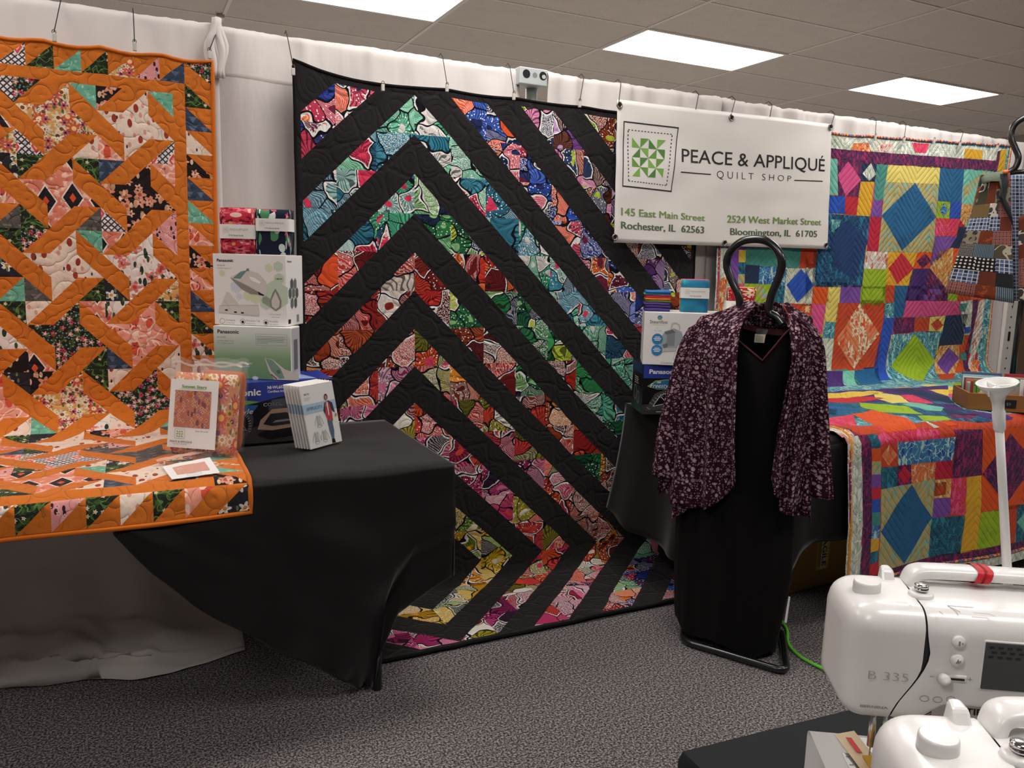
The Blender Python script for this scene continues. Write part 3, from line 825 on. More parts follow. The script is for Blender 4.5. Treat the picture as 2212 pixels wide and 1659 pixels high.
for bi in range(-3, 10):
    for bj in range(-1, 18):
        x0, x1 = max(bi, IL), min(bi+1, IR); y0, y1 = max(bj, JT), min(bj+1, JB)
        # pieced field ends a little inside the edge, the rest is black border
        fx0, fx1, fy0, fy1 = max(bi, IL+.13), min(bi+1, IR-.14), max(bj, 0.0 if bj < 0 else JT+.05), min(bj+1, JB-.16)
        cell = [(x0, y0), (x1, y0), (x1, y1), (x0, y1)]
        if x1 <= x0 or y1 <= y0: continue
        si = 1 if bi >= 0 else -1; sj = 1 if bj < J0 else -1
        # w = distance from the outer diamond: colour where floor(w) is even
        wf = (lambda i, j, si=si, sj=sj: (j if sj > 0 else 2*J0-j) - si*i)
        ws = [wf(*p) for p in [(bi, bj), (bi+1, bj), (bi+1, bj+1), (bi, bj+1)]]
        for kq in range(math.floor(min(ws)+1e-6), math.ceil(max(ws)-1e-6)):
            pl = half(half(cell, lambda i, j: wf(i, j)-kq), lambda i, j: kq+1-wf(i, j))
            if len(pl) < 3: continue
            if kq % 2 or kq < -8:
                pw.patch(pl, F_BLACK); continue
            inner = pl
            for g in (lambda i, j: i-fx0, lambda i, j: fx1-i, lambda i, j: j-fy0, lambda i, j: fy1-j):
                if len(inner) >= 3: inner = half(inner, g)
            outer = []
            rest = pl
            for g in (lambda i, j: i-fx0, lambda i, j: fx1-i, lambda i, j: j-fy0, lambda i, j: fy1-j):
                if len(rest) >= 3:
                    o_ = half(rest, lambda i, j, g=g: -g(i, j))
                    if len(o_) >= 3: outer.append(o_)
                    rest = half(rest, g)
            for o_ in outer: pw.patch(o_, F_BLACK)
            if len(inner) >= 3:
                fams = RINGS.get(kq, ('yellow',))
                rr = random.Random(bi*131+bj*17+kq)
                if kq == 2: fam = ('green' if bi >= 0 else 'tealgreen') if bj < 4 and bi >= -1 and bi < 1 else rr.choice(('red', 'green', 'tealgreen')) if bi >= 0 else ('red' if bj > 3 else 'tealgreen')
                elif kq == 0: fam = 'tealgreen'
                elif kq == 4: fam = ('rustred' if bj > 5 else 'red') if bi < 0 else rr.choice(('red', 'green', 'red', 'rustred')) 
                else: fam = rr.choice(fams)
                if bj >= 13 and kq == 4: fam = rr.choice(('red', 'tealgreen', 'green', 'blue'))
                if bj >= 13 and kq == 2: fam = 'blue'
                m_ = rr.choice(WX[fam])
                pw.patch(inner, m_, (rr.uniform(0, 40), rr.uniform(0, 40)))
pm = pw.build('patchwork_top', tb)
# texture scale: one block is SX metres wide
ul = pm.data.uv_layers[0].data
arr = np.zeros(len(ul)*2, dtype=np.float32); ul.foreach_get('uv', arr); arr *= SX; ul.foreach_set('uv', arr)
bqm = lambda i, j, h=0: bq_fn(XCN+i*SX, j, h)
backing(bqm, IL, IR, JT, JB, plain('black_backing', '171516', .95, .1), tb, .3)
binding(bqm, [(IL, JT), (IR, JT), (IR, JB), (IL, JB)], .006, 'binding', plain('black_binding', '1a1718', .9, .1), tb, .2)
# =================================================================== colourful batik quilt
def bat(name, base, dark, pale=None, kind=0):
    L = [('noise', 14, .5, .22, dark), ('noise', 60, .55, .2, dark)]
    if kind == 1: L += [('leaf', 34, .35, .7, .28, pale, .5), ('leaf', 40, .35, -.7, .28, dark, .6), ('leaf', 46, .3, 1.5, .22, pale, .35), ('veins', 36, .022, pale)]
    if kind == 2: L += [('flower', 16, .62, pale, dark, 9, .7), ('leaf', 30, .35, .7, .26, dark, .6), ('leaf', 34, .3, -.7, .22, pale, .5)]
    if kind == 3: L += [('stripe', 30, .75, pale, .6, 4), ('flower', 12, .55, pale, base, 9, .6)]
    return fabric(name, base, L, 'chevron', .85, .12)
B = dict(
 pink=bat('pink_batik', 'e0568e', 'cf4480'), hot=bat('hot_pink_batik', 'e0325a', 'd8443a', 'e85a8a', 1), red=bat('red_batik', 'd22a38', 'b8203c'), crim=bat('crimson_batik', 'c8203c', 'a81c40'),
 orange=bat('orange_batik', 'e8581c', 'd84c18'), brick=bat('brick_orange_batik', 'cf4a24', 'b83e20'), peach=bat('peach_leaf_batik', 'e07a44', 'd9542a', 'f0c490', 1),
 yellow=bat('yellow_batik', 'eccb52', 'dab63e'), gold=bat('gold_batik', 'e8b02c', 'd89a24'), pyel=bat('pale_yellow_batik', 'ecd872', 'dcc660'), tan=bat('tan_batik', 'c4b070', 'b09a58', '8cb8a0', 1),
 lime=bat('lime_batik', 'a2c224', '86aa1c'), mint=bat('mint_batik', '7cc8b0', '64b4a0'), sage=bat('sage_teal_batik', '4c9488', '3f8278'), tealp=bat('teal_leaf_batik', '4c98a4', '2f6f8c', 'a8d4cc', 1),
 teal=bat('dark_teal_batik', '1f5f74', '184a60', '2f8098', 1), steel=bat('steel_blue_batik', '1d6494', '18547e'), blue=bat('royal_blue_batik', '2a58c0', '2449a4'), bluep=bat('blue_leaf_batik', '3f86b4', '2a4f9c', 'b0d8d4', 1),
 navy=bat('navy_batik', '1d3354', '182a46'), navyt=bat('navy_teal_batik', '1f4a72', '1a3a5c', '2a7a9c', 1), dblue=bat('deep_blue_batik', '1c3e72', '17325e'), violet=bat('violet_batik', '8050a8', '6c4294'), purple=bat('purple_batik', '4c2a74', '3c2062'),
 plum=bat('plum_leaf_batik', '55234f', '3c1a48', '96285c', 1), pale=bat('pale_leaf_batik', 'cfd4c4', 'a9b8a4', 'eef0e4', 1), palep=bat('pale_pink_leaf_batik', 'd9d0c0', 'cf6a5c', 'f0ece0', 1), ink=bat('ink_leaf_batik', 'c9d0b4', '4a3a5c', 'e4e6d4', 3),
 flame=bat('flame_flower_batik', 'e88a58', 'dd5a34', 'f4e2bc', 2), orfl=bat('orange_flower_batik', 'dca050', 'c8742c', 'ecc890', 1), multi=fabric('striped_binding_batik', 'd24a3c', (('stripe', 9, .5, '3a7ab4', 0, 0), ('stripe', 5.3, .62, 'e89a3c', 0, 0), ('stripe', 13, .7, '8a2f7a', 0, 0), ('noise', 90, .55, .05, 'e8c86c')), None))
MQW = 2.90
PM = Profile(MQW, 2.035, MQW, TT, 1.955, .11, .045)
TENDM = PM.t_drop(.185)
def mq_left(t): return interp(t, [(0, 2.47), (.9, 2.49), (1.25, 2.44), (2.1, 2.352), (2.3, 2.335), (TENDM, 2.352)])
def mq_top(x): return interp(x, [(2.4, -.045), (3.17, -.030), (4.5, .026)]) - .004*abs(math.sin(x*12))
def mq_fn(sx, t, h=0):
    y, z, ny, nzv = PM.at(t)
    wv = .005*nz(sx*6, t*6, 5.5)+.003*nz(sx*15, t*15, 8.5)
    if PM.b < t < PM.c: wv = abs(wv)*1.6+.001
    if t > PM.d:
        q = min(1, (t-PM.d)/.3); y -= .014*(1+math.sin(sx*6+.5))*q
    if t < .15: z += mq_top(sx)*(1-t/.15)
    h += wv+.006
    return Vector((sx, y+ny*h, z+nzv*h))
tm = thing('batik_quilt', 'rainbow batik quilt of squares and diamonds, hung at right and draped over the table front', 'quilt', (3.4, MQW, 1.0))
pw = Patchwork(mq_fn, .03)
SRC = {'a': (1740, 250, 4.148), 'b': (1740, 620, 4.367), 'c': (1320, 500, 4.148), 'd': (1760, 900, 4.365), 'p': (0, 0, 1)}
def mq_uv(src, x, y, zone):
    ox, oy, s = SRC[src]; px, py = ox+x/s, oy+y/s
    if zone == 'w':
        p = onY(px, py, MQW-.006); t = PM.t_of_z(p.z); e_ = mq_top(p.x)
        if t < .15: t = (t+e_)/(1+e_/.15)
        if t > PM.a:       # on the bend
            best = min((abs((onY(px, py, PM.at(q)[0]).z)-PM.at(q)[1]), q) for q in (PM.a+(PM.b-PM.a)*i/40 for i in range(41)))
            t = best[1]; p = onY(px, py, PM.at(t)[0])
        return (p.x, t)
    if zone == 't':
        p = onZ(px, py, TT+.008); return (p.x, PM.t_of_y(p.y))
    p = onY(px, py, PM.yf-.015); return (p.x, PM.t_drop(p.z))
SR = 4.53
def mp(src, zone, fab, pts, layer=1):
    it = iter(pts); pl = [mq_uv(src, x, y, zone) for x, y in zip(it, it)]
    tm_ = PM.c+.45*(PM.d-PM.c)
    if zone == 'w': pl = clip_poly(clip_poly(pl, 1, .004, False), 0, SR, True)
    elif zone == 't': pl = clip_poly(pl, 1, tm_, True)
    else: pl = clip_poly(pl, 1, tm_, False)
    if len(pl) < 3: return
    pw.patch(pl, B[fab], (0, 0), layer)
# ground under the pieces, extended beyond the photographed edge with plain squares
SR = 4.53
def ground(t0, t1, fab, s0=None, s1=SR):
    n = max(1, int((t1-t0)/.12))
    for i in range(n):
        a, b = lerp(t0, t1, i/n), lerp(t0, t1, (i+1)/n)
        pw.patch([(s0 if s0 else mq_left(a), a), (s1, a), (s1, b), (s0 if s0 else mq_left(b), b)], B[fab], (0, 0), 0)
ground(0.004, PM.a, 'tealp'); ground(PM.a, PM.c, 'tealp'); ground(PM.c, TENDM-.004, 'brick')
rq = random.Random(9)
for i in range(16):        # plain squares of the hung part behind the banner, the jacket and the tunic
    for j in range(10):
        x0, t0 = 2.56+i*.118, .20+j*.118
        if t0+.118 < PM.b-.02: pw.patch([(x0, t0), (x0+.118, t0), (x0+.118, t0+.118), (x0, t0+.118)], B[rq.choice(('orange', 'brick', 'pink', 'violet', 'steel', 'lime', 'gold', 'sage', 'navy', 'crim', 'tealp', 'purple', 'mint'))], (0, 0), 0.3)
for fab_, a_, b_ in (('plum', .075, .145), ('pale', .0, .075)):      # lower borders carried on past the frame
    pw.patch([(3.30, TENDM-b_), (SR, TENDM-b_), (SR, TENDM-a_-.004), (3.30, TENDM-a_-.004)], B[fab_], (0, 0), 0.4)
for i in range(10):        # the stretch of table and drop right of the frame
    for j in range(8):
        x0 = 3.48+i*.105; t0 = PM.b+.10+j*.17
        if t0+.17 < TENDM-.12: pw.patch([(x0, t0), (x0+.105, t0), (x0+.105, t0+.17), (x0, t0+.17)], B[rq.choice(list(B)[:26])], (0, 0), 0.5)
# --- hung part
mp('a','w','pale',[200,170,1800,300,1720,405,200,290]); mp('a','w','peach',[430,245,560,245,590,325,400,305],2); mp('a','w','hot',[950,240,1110,250,1080,335,985,330],2); mp('a','w','gold',[1430,295,1590,312,1580,392,1420,382],2)
mp('a','w','palep',[640,235,800,240,790,330,640,320],2)
mp('a','w','plum',[200,288,1720,400,1690,500,1420,480,730,440,200,380]); mp('a','w','plum',[1720,320,1750,310,1712,500,1685,500],2); mp('a','w','gold',[1742,308,1800,300,1780,500,1712,495],2)
mp('b','w','plum',[1575,120,1640,120,1575,450,1558,805,1500,805,1500,620,1555,430],2); mp('b','w','palep',[1640,120,1695,120,1645,500,1630,840,1558,825,1560,620,1578,450],2); mp('b','w','peach',[1565,680,1636,700,1632,840,1558,825],3)
mp('a','w','mint',[150,372,285,380,288,705,150,705]); mp('a','w','plum',[290,385,640,425,625,592,490,590,470,732,290,718]); mp('a','w','pink',[380,410,492,575,355,722,288,535],2); mp('a','w','navy',[500,425,638,432,622,590,490,588],2); mp('a','w','pale',[582,425,630,525,570,585,508,518],3)
mp('a','w','gold',[490,590,620,592,577,902,455,892]); mp('a','w','sage',[638,432,738,442,695,757,612,752]); mp('a','w','violet',[612,754,692,757,680,907,578,902]); mp('a','w','blue',[150,708,352,718,352,882,150,872]); mp('a','w','red',[352,725,472,733,457,892,352,880])
mp('a','w','pyel',[738,438,1205,458,1195,612,720,592]); mp('a','w','tan',[720,592,1195,612,1145,1222,650,1217]); mp('a','w','steel',[980,600,1172,910,860,1207,683,895],2)
mp('a','w','steel',[1205,460,1428,478,1400,772,1185,766]); mp('a','w','mint',[1428,475,1690,490,1510,795,1402,790]); mp('a','w','tan',[1600,500,1640,500,1430,740,1420,640],2); mp('a','w','lime',[1185,766,1300,771,1290,922,1172,917]); mp('a','w','bluep',[1240,780,1285,850,1240,900,1200,850],2)
mp('a','w','blue',[1300,771,1402,773,1386,924,1290,920]); mp('a','w','orfl',[1402,790,1520,795,1430,1000,1386,930]); mp('a','w','hot',[1172,917,1386,924,1355,1082,1158,1076]); mp('a','w','violet',[1158,1078,1360,1082,1300,1180,1112,1362,1135,1200])
mp('a','w','crim',[585,903,682,908,652,1217,550,1212]); mp('a','w','navyt',[100,872,580,903,500,1537,60,1532]); mp('a','w','dblue',[380,930,565,1120,430,1470,250,1350,215,1060],2); mp('a','w','tealp',[225,930,320,930,300,1010,235,1080],2)
mp('a','w','palep',[545,1215,737,1220,720,1376,525,1371]); mp('a','w','gold',[737,1220,1002,1226,936,1522,716,1521]); mp('a','w','red',[860,1226,972,1366,820,1511,738,1366],2); mp('a','w','orange',[1002,1226,1142,1226,1110,1368,965,1372]); mp('a','w','plum',[1075,1236,1125,1300,1050,1368,998,1304],2)
mp('a','w','lime',[525,1371,722,1380,716,1700,490,1700]); mp('a','w','purple',[965,1370,1112,1368,1050,1660,890,1660]); mp('a','w','plum',[1112,1365,1270,1560,1270,1660,1050,1660]); mp('a','w','orfl',[1190,1220,1330,1180,1290,1600,1112,1362],1)
mp('a','w','brick',[0,1205,108,1210,95,1362,0,1360]); mp('a','w','ink',[0,1360,95,1362,75,1540,0,1660]); mp('a','w','blue',[0,1385,68,1520,0,1600],2)
mp('b','w','orange',[70,-15,215,-15,215,167,58,156]); mp('b','w','pyel',[215,-15,335,-15,300,332,185,326,195,165]); mp('b','w','violet',[335,-15,528,-15,512,152,318,152]); mp('b','w','lime',[526,-5,757,-5,750,152,514,152])
mp('b','w','brick',[757,-20,842,-15,832,147,750,147]); mp('b','w','steel',[842,-15,968,-12,922,288,835,292,834,147]); mp('b','w','purple',[968,-10,1100,-10,1075,126,950,127]); mp('b','w','violet',[1100,-10,1310,-10,1310,126,1075,126]); mp('b','w','pink',[950,127,1465,133,1452,266,924,286])
mp('b','w','pink',[48,156,192,168,160,445,90,445]); mp('b','w','peach',[-40,155,58,156,48,245,-40,245]); mp('b','w','tealp',[185,328,287,332,275,484,160,482]); mp('b','w','ink',[150,483,272,486,240,792,150,792])
mp('b','w','brick',[308,150,752,150,672,757,235,787]); mp('b','w','flame',[515,152,697,440,450,772,287,500],2); mp('b','w','tealp',[750,146,836,146,832,292,744,292]); mp('b','w','blue',[744,290,842,292,802,885,688,892])
mp('b','w','plum',[834,293,1032,288,1020,422,830,447]); mp('b','w','brick',[1032,289,1173,283,1157,417,1020,422]); mp('b','w','pyel',[1173,282,1318,270,1290,417,1157,417]); mp('b','w','brick',[1245,295,1297,360,1230,417,1178,350],2); mp('b','w','navy',[1318,269,1528,254,1482,543,1268,552])
mp('b','w','tealp',[820,448,1284,418,1225,830,1245,955,798,880]); mp('b','w','lime',[1025,443,1217,700,1105,960,797,745],2)
mp('b','w','orfl',[1266,554,1452,543,1440,690,1400,832,1225,832]); mp('b','w','violet',[1350,568,1444,670,1330,834,1228,720],2); mp('b','w','orange',[1452,543,1520,530,1500,808,1400,828,1440,690]); mp('b','w','sage',[1455,620,1518,620,1510,692,1450,692],3); mp('b','w','brick',[1500,455,1560,450,1528,600,1485,590],2)
mp('b','w','pale',[1450,140,1585,120,1555,455,1500,455],1); mp('b','w','blue',[1500,380,1555,375,1550,430,1500,440],3); mp('b','w','sage',[1450,160,1530,150,1500,230,1450,225],3)
mp('b','w','purple',[60,795,347,795,375,1000,60,1005]); mp('b','w','mint',[345,795,457,788,545,1000,400,985]); mp('b','w','steel',[457,787,682,760,745,970,500,965]); mp('b','w','brick',[1240,832,1400,828,1400,940,1275,948])
mp('c','w','pale',[950,150,1082,150,1072,350,1040,740,925,740]); mp('c','w','peach',[960,430,1040,400,1000,720,940,720],2); mp('c','w','violet',[1078,150,1147,150,1138,500,1060,520]); mp('c','w','yellow',[1147,165,1208,168,1206,276,1145,276]); mp('c','w','teal',[1145,276,1206,276,1200,382,1140,382]); mp('c','w','tan',[1140,382,1200,382,1195,468,1138,466])
mp('c','w','sage',[1208,150,1705,150,1692,330,1206,296]); mp('c','w','brick',[1703,150,1848,150,1832,333,1690,330]); mp('c','w','navy',[1206,296,1336,306,1322,468,1196,466]); mp('c','w','bluep',[1336,308,1572,325,1560,485,1320,472]); mp('c','w','ink',[1570,328,1832,332,1805,652,1543,645]); mp('c','w','blue',[1706,335,1817,485,1668,638,1568,480],2)
mp('c','w','lime',[1196,466,1442,472,1430,680,1150,680]); mp('c','w','tan',[1300,475,1345,480,1420,600,1330,610],2); mp('c','w','teal',[1442,475,1558,485,1540,700,1418,680]); mp('c','w','navyt',[1845,150,2150,150,2120,500,1828,498])
mp('c','w','palep',[1040,640,1540,645,1530,900,1040,900]); mp('c','w','violet',[1040,300,2050,300,2050,20,1040,20],0.5); mp('c','w','pale',[1040,-1100,2080,-1000,2080,-850,1000,-900],0.5); mp('c','w','brick',[1540,640,1800,655,1790,1000,1540,1000])
# --- on the table
mp('b','t','purple',[100,1000,1345,930,1345,1100,100,1120],0.8); mp('b','t','teal',[100,1100,1345,1080,1500,1180,100,1260],0.9); mp('b','t','navyt',[700,1150,1500,1160,2061,1240,1100,1260],1.0)
for q in ('yellow 100 1012 640 983 745 1000 400 1052 100 1050', 'red 100 1062 640 1033 745 1052 480 1097 100 1095', 'pyel 640 1000 880 1020 985 1092 820 1102 660 1052', 'navy 740 983 1000 958 1345 1040 1410 1102 1220 1072 1000 1002',
          'purple 700 960 1000 955 1000 965 740 985', 'hot 880 1020 1010 1018 1215 1102 1000 1092', 'lime 505 1095 950 1125 1105 1212 700 1192 520 1132', 'mint 915 1110 1000 1083 1305 1140 1280 1172 1150 1167', 'steel 100 1095 300 1108 545 1165 100 1250', 'teal 190 1150 300 1160 290 1205 190 1215',
          'purple 1180 1098 1405 1108 1510 1172 1360 1162', 'navy 1285 1145 1480 1180 1565 1212 1340 1207', 'purple 1510 1172 1960 1208 1900 1245 1560 1212', 'plum 1340 1208 1640 1200 1565 1242 1390 1242', 'lime 1055 1222 1300 1218 1385 1252 1120 1268',
          'orange 445 1200 620 1172 960 1240 1085 1330 1085 1392 650 1312', 'hot 100 1262 450 1200 485 1312 100 1300', 'brick 100 1300 480 1312 650 1312 740 1345 620 1370 300 1340 100 1310', 'hot 650 1312 1085 1392 1085 1430 730 1440 620 1370 740 1345', 'pale 1085 1270 1300 1288 1440 1372 1440 1430 1300 1440 1225 1292',
          'orange 1305 1262 1560 1272 1635 1330 1580 1405 1450 1330', 'flame 1310 1290 1450 1330 1580 1405 1445 1415 1440 1372', 'navy 1605 1238 1870 1258 1955 1310 1955 1360 1700 1392 1690 1330', 'lime 1870 1250 2100 1205 2100 1320 1955 1360', 'yellow 1150 972 1350 972 1350 1032', 'palep 100 1310 400 1340 560 1400 560 1450 440 1400 100 1330', 'plum 100 1300 380 1345 600 1380 625 1400 540 1400 400 1345', 'hot 1085 1300 1225 1290 1305 1380 1300 1440 1085 1430'):
    w_ = q.split(); mp('b', 't', w_[0], [float(x) for x in w_[1:]], 1.5)
# --- front drop
for q in ('pale 345 160 468 160 442 700 392 1560 235 1600', 'palep 345 160 420 160 400 400 320 500', 'plum 465 150 557 150 503 1250 482 1500 383 1500 442 700', 'teal 555 160 640 160 637 302 550 307', 'orange 550 307 637 302 632 422 545 422', 'tan 545 422 632 422 627 545 538 547', 'violet 538 547 627 545 620 668 530 670', 'red 530 670 620 668 613 772 525 778',
          'blue 525 778 613 772 608 895 518 898', 'sage 518 898 608 895 602 1018 513 1020', 'bluep 513 1020 602 1018 592 1140 503 1150', 'gold 503 1150 592 1140 588 1255 495 1272', 'teal 495 1272 588 1255 582 1365 485 1382', 'red 485 1382 582 1365 582 1482 478 1490',
          'hot 635 130 1220 130 1220 215 810 252 640 275', 'brick 637 272 805 262 802 470 632 483', 'bluep 805 252 1355 198 1312 418 800 465', 'plum 1350 130 1605 130 1582 552 1308 584', 'orange 1603 130 2080 100 2080 830 1540 895 1578 555', 'plum 1867 160 2010 360 1970 560 1757 815 1583 543',
          'teal 628 485 792 472 787 657 625 684', 'plum 790 470 922 453 917 637 786 657', 'peach 922 453 1168 428 1157 592 917 637', 'crim 1168 428 1313 414 1312 582 1160 602', 'tan 625 688 1160 588 1092 1334 585 1478', 'steel 923 643 1127 960 860 1392 608 1080', 'orfl 1160 604 1303 588 1292 767 1146 777', 'brick 1160 630 1260 620 1250 740 1146 760', 'violet 1146 777 1292 769 1287 932 1125 967',
          'hot 1303 588 1438 577 1413 922 1286 932', 'gold 1438 575 1572 553 1503 1252 1365 1287', 'teal 1125 965 1413 928 1366 1292 1090 1334', 'lime 1540 900 1748 848 1703 1197 1502 1252', 'brick 1746 832 1872 818 1842 1172 1701 1194', 'teal 1870 820 2080 805 2080 1150 1845 1170', 'plum 478 1488 585 1478 1092 1334 1703 1196 2080 1130 2080 1225 1700 1285 1090 1440 600 1560 480 1580', 'pale 392 1600 480 1575 1090 1438 1700 1268 2080 1205 2080 1300 1050 1520 392 1640', 'violet 1300 200 1312 200 1300 260 1290 260'):
    w_ = q.split(); mp('d', 'f', w_[0], [float(x) for x in w_[1:]], 1 if w_[0] not in ('palep',) else 2)
mp('d','f','flame',[720,275,797,365,710,467,638,370],2); mp('d','f','crim',[860,468,922,550,850,642,793,555],2); mp('d','f','plum',[1867,160,2010,360,1970,560,1757,815,1583,543],2); mp('d','f','mint',[1973,860,2060,980,1973,1120,1860,980],2); mp('d','f','steel',[923,643,1127,960,860,1392,608,1080],2)
pw.build('patchwork_top', tm)
mb = MB()
nt = 110
mb.loft([[mq_fn(lerp(mq_left(t), SR, i/40), t, -.011) for i in range(41)] for t in (lerp(.004, TENDM-.004, q/nt) for q in range(nt+1))], False)
mb.build('backing', plain('batik_backing', '3f6f86', .9, .1), tm)
path = []
mbind = MB()
for seq in ([(mq_left(TENDM*i/90), TENDM*i/90) for i in range(91)], [(lerp(mq_left(TENDM), SR, i/60), TENDM) for i in range(61)], [(SR, TENDM*(1-i/90)) for i in range(91)], [(lerp(SR, mq_left(0), i/60), 0.0) for i in range(61)]):
    b = len(mbind.v); ps = [mq_fn(a, t, 0) for a, t in seq]
    mbind.tube(ps, .0065, 8)
    for fi, f_ in enumerate(mbind.f):
        if mbind.uvs[fi] is None: mbind.uvs[fi] = [((mbind.v[i][0]*1.0), (mbind.v[i][2]+mbind.v[i][1])) for i in f_]
mbind.build('binding', B['multi'], tm)
# =================================================================== tables and black cloths
k = NT('black_stretch_cloth', .75, .2); k.color(hexc('1b1919')); k.b.inputs['Sheen Weight'].default_value = .22; k.b.inputs['Sheen Roughness'].default_value = .4
k.bump(k.noise(k.obj(), 6, 2), .01, .15); BLK = k.m
GREYP = plain('grey_table_leg', '55565a', .45, .5, .6); TOPP = plain('plastic_table_top', 'cfcac2', .6)
def table(name, label, x0, x1, y0, y1):
    t = thing(name, label, 'table', ((x0+x1)/2, (y0+y1)/2, 0), 0, 'folding tables')
    mb = MB(); mb.box(((x0+x1)/2, (y0+y1)/2, .72), (x1-x0, y1-y0, .045)); mb.build('tabletop', TOPP, t, .008)
    for x in (x0+.18, x1-.18):
        for y in (y0+.12, y1-.12):
            mb = MB(); mb.lathe([(.014, 0), (.014, .698)], 12, (x, y, 0)); mb.build('leg', GREYP, t)
    return t
table('folding_table', 'folding table standing under the orange quilt and black cloth', -1.0, .845, 2.135, 2.80)
table('folding_table', 'folding table standing under the batik quilt at right', 1.965, 4.5, 2.0, 2.80)

# left cloth: falls from the front edge, one corner reaches the carpet
HP = [(0, onY(245, 1155, 2.118)), (.1, onY(330, 1240, 2.12)), (.2, onY(420, 1310, 2.125)), (.36, onY(540, 1375, 2.14)), (.52, onY(640, 1425, 2.165)), (.64, onY(720, 1460, 2.20)),
      (.74, onZ(789, 1492, .004)), (.79, onY(812, 1478, 2.235)), (.835, onY(814, 1425, 2.21)), (.90, onY(857, 1326, 2.175)), (.95, onY(915, 1288, 2.15)), (1.0, onY(976, 1246, 2.127))]
def hem(u):
    for (a, p), (b, q) in zip(HP, HP[1:]):
        if u <= b+1e-9: return p.lerp(q, (u-a)/(b-a))
    return HP[-1][1].copy()
TX0, TX1, TY0, TY1 = -1.02, .862, 2.118, 2.815
def front_panel(u, v):
    xt = lerp(-.05, TX1, u**.92)
    top = Vector((xt, TY0, .748)); b = hem(u)
    p = top.lerp(b, v)
    # the cloth hangs straight before it swings towards the tip
    p.x = lerp(xt, b.x, v**1.35); p.z = lerp(.748, b.z, v)
    g = math.sin(PI*min(1, v))
    p.y += 0
    p.y = lerp(TY0, b.y, v**1.5) - .012*g - .022*smooth01((u-.38)/.25)*g*math.sin(12*v-8*u+3*u*u+1.0)*(1-.6*smooth01((u-.8)/.2)) + .014*g*math.sin(16*u+5*v*(1-u)) + .008*v*math.sin(31*u+3*v) + .01*nz(u*6, v*6, 3)*g
    if v > .9 and .68 < u < .80: p.y += .012*math.sin(u*130)*(v-.9)*10
    if p.z < .004: p.z = .004
    return p
t = thing('black_tablecloth', 'black stretch cloth on the left table with one corner pulled down to the carpet', 'tablecloth', (.2, 2.45, .74))
mb = MB()
us = [i/90 for i in range(91)]
rings = []
for q in range(16): rings.append([Vector((lerp(-.05, TX1-.004, u**.92), lerp(TY1, TY0+.014, q/15), .750+.0015*nz(u*8, q*.7, 1))) for u in us])
for a in (30, 60): rings.append([Vector((lerp(-.05, TX1-.002, u**.92), TY0+.014-.014*math.sin(math.radians(a)), .736+.014*math.cos(math.radians(a)))) for u in us])
for q in range(0, 41): rings.append([front_panel(u, q/40) for u in us])
mb.loft(rings, False)
# plain part under the orange quilt
mb.loft([[Vector((TX0+(TX0*-1-.05)*i/10, y, z)) for i in range(11)] for y, z in ((TY1, .749), (TY0+.012, .749), (TY0+.003, .746), (TY0, .736), (TY0, .68))], False)
def side_panel(u, v):     # right side, u from front to back
    y = lerp(TY0, TY1, u); zb = lerp(HP[-1][1].z, .33, smooth01(u*1.3))
    g = math.sin(PI*v*.5)
    return Vector((TX1-.004*(v < .02)+.022*g*math.sin(u*15+.4)**2-.0+(HP[-1][1].x-TX1)*(1-u)**4*v, y+(.009*v if u < .02 else 0), lerp(.748, zb, v)))
mb.sheet(side_panel, [i/36 for i in range(37)], [i/16 for i in range(17)], uv=False)
mb.sheet(lambda u, v: Vector((lerp(-.05, TX1, u), TY1+.004+.006*math.sin(u*40)*v, lerp(.748, .4, v))), [i/60 for i in range(61)], [0, .3, .6, 1], uv=False)
mb.build('cloth', BLK, t, solid=.0012)
tip = HP[6][1]
mb = MB()
mb.tube([tip+Vector((.02*math.sin(i*1.1), .005+.004*i, .022+.02*i)) for i in range(6)], [.012, .02, .024, .022, .016, .006], 12); mb.build('knotted_corner', BLK, t)

# right cloth
t = thing('black_tablecloth', 'black cloth on the right table, its loose side hanging behind the dress stand', 'tablecloth', (3.2, 2.4, .74))
mb = MB()
RX0, RX1, RY0, RY1 = 1.945, 4.52, 1.982, 2.815
mb.loft([[Vector((lerp(RX0+.004, RX1, i/80), y, z)) for i in range(81)] for y, z in [(lerp(RY1, RY0+.03, q/12), .7495) for q in range(13)]+[(RY0+.014, .746), (RY0+.004, .737), (RY0, .722)]], False)
def rfront(u, v):
    x = lerp(RX0, RX1, u); zb = interp(x, [(1.90, .17), (2.10, .235), (2.17, .33), (2.25, .355), (4.6, .36)])
    return Vector((x, RY0-.004*math.sin(x*11)*v+.010*v*math.sin(x*26), lerp(.722, zb, v)))
mb.sheet(rfront, [i/120 for i in range(121)], [i/14 for i in range(15)], uv=False)
def rside(u, v):      # u from front (0) to back (1)
    y = lerp(RY0, RY1, u); zb = interp(u, [(0, .17), (.25, .20), (.6, .215), (.8, .235), (.93, .27), (1, .285)])
    fl = (.02+.045*math.sin(u*9+.6)**2+.05*smooth01((u-.7)/.3))*v**1.6
    return Vector((RX0-fl, y+.008*v*math.sin(u*20), lerp(.747, zb, v)))
mb.sheet(rside, [i/60 for i in range(61)], [i/20 for i in range(21)], uv=False)
mb.build('cloth', BLK, t, solid=.0012)

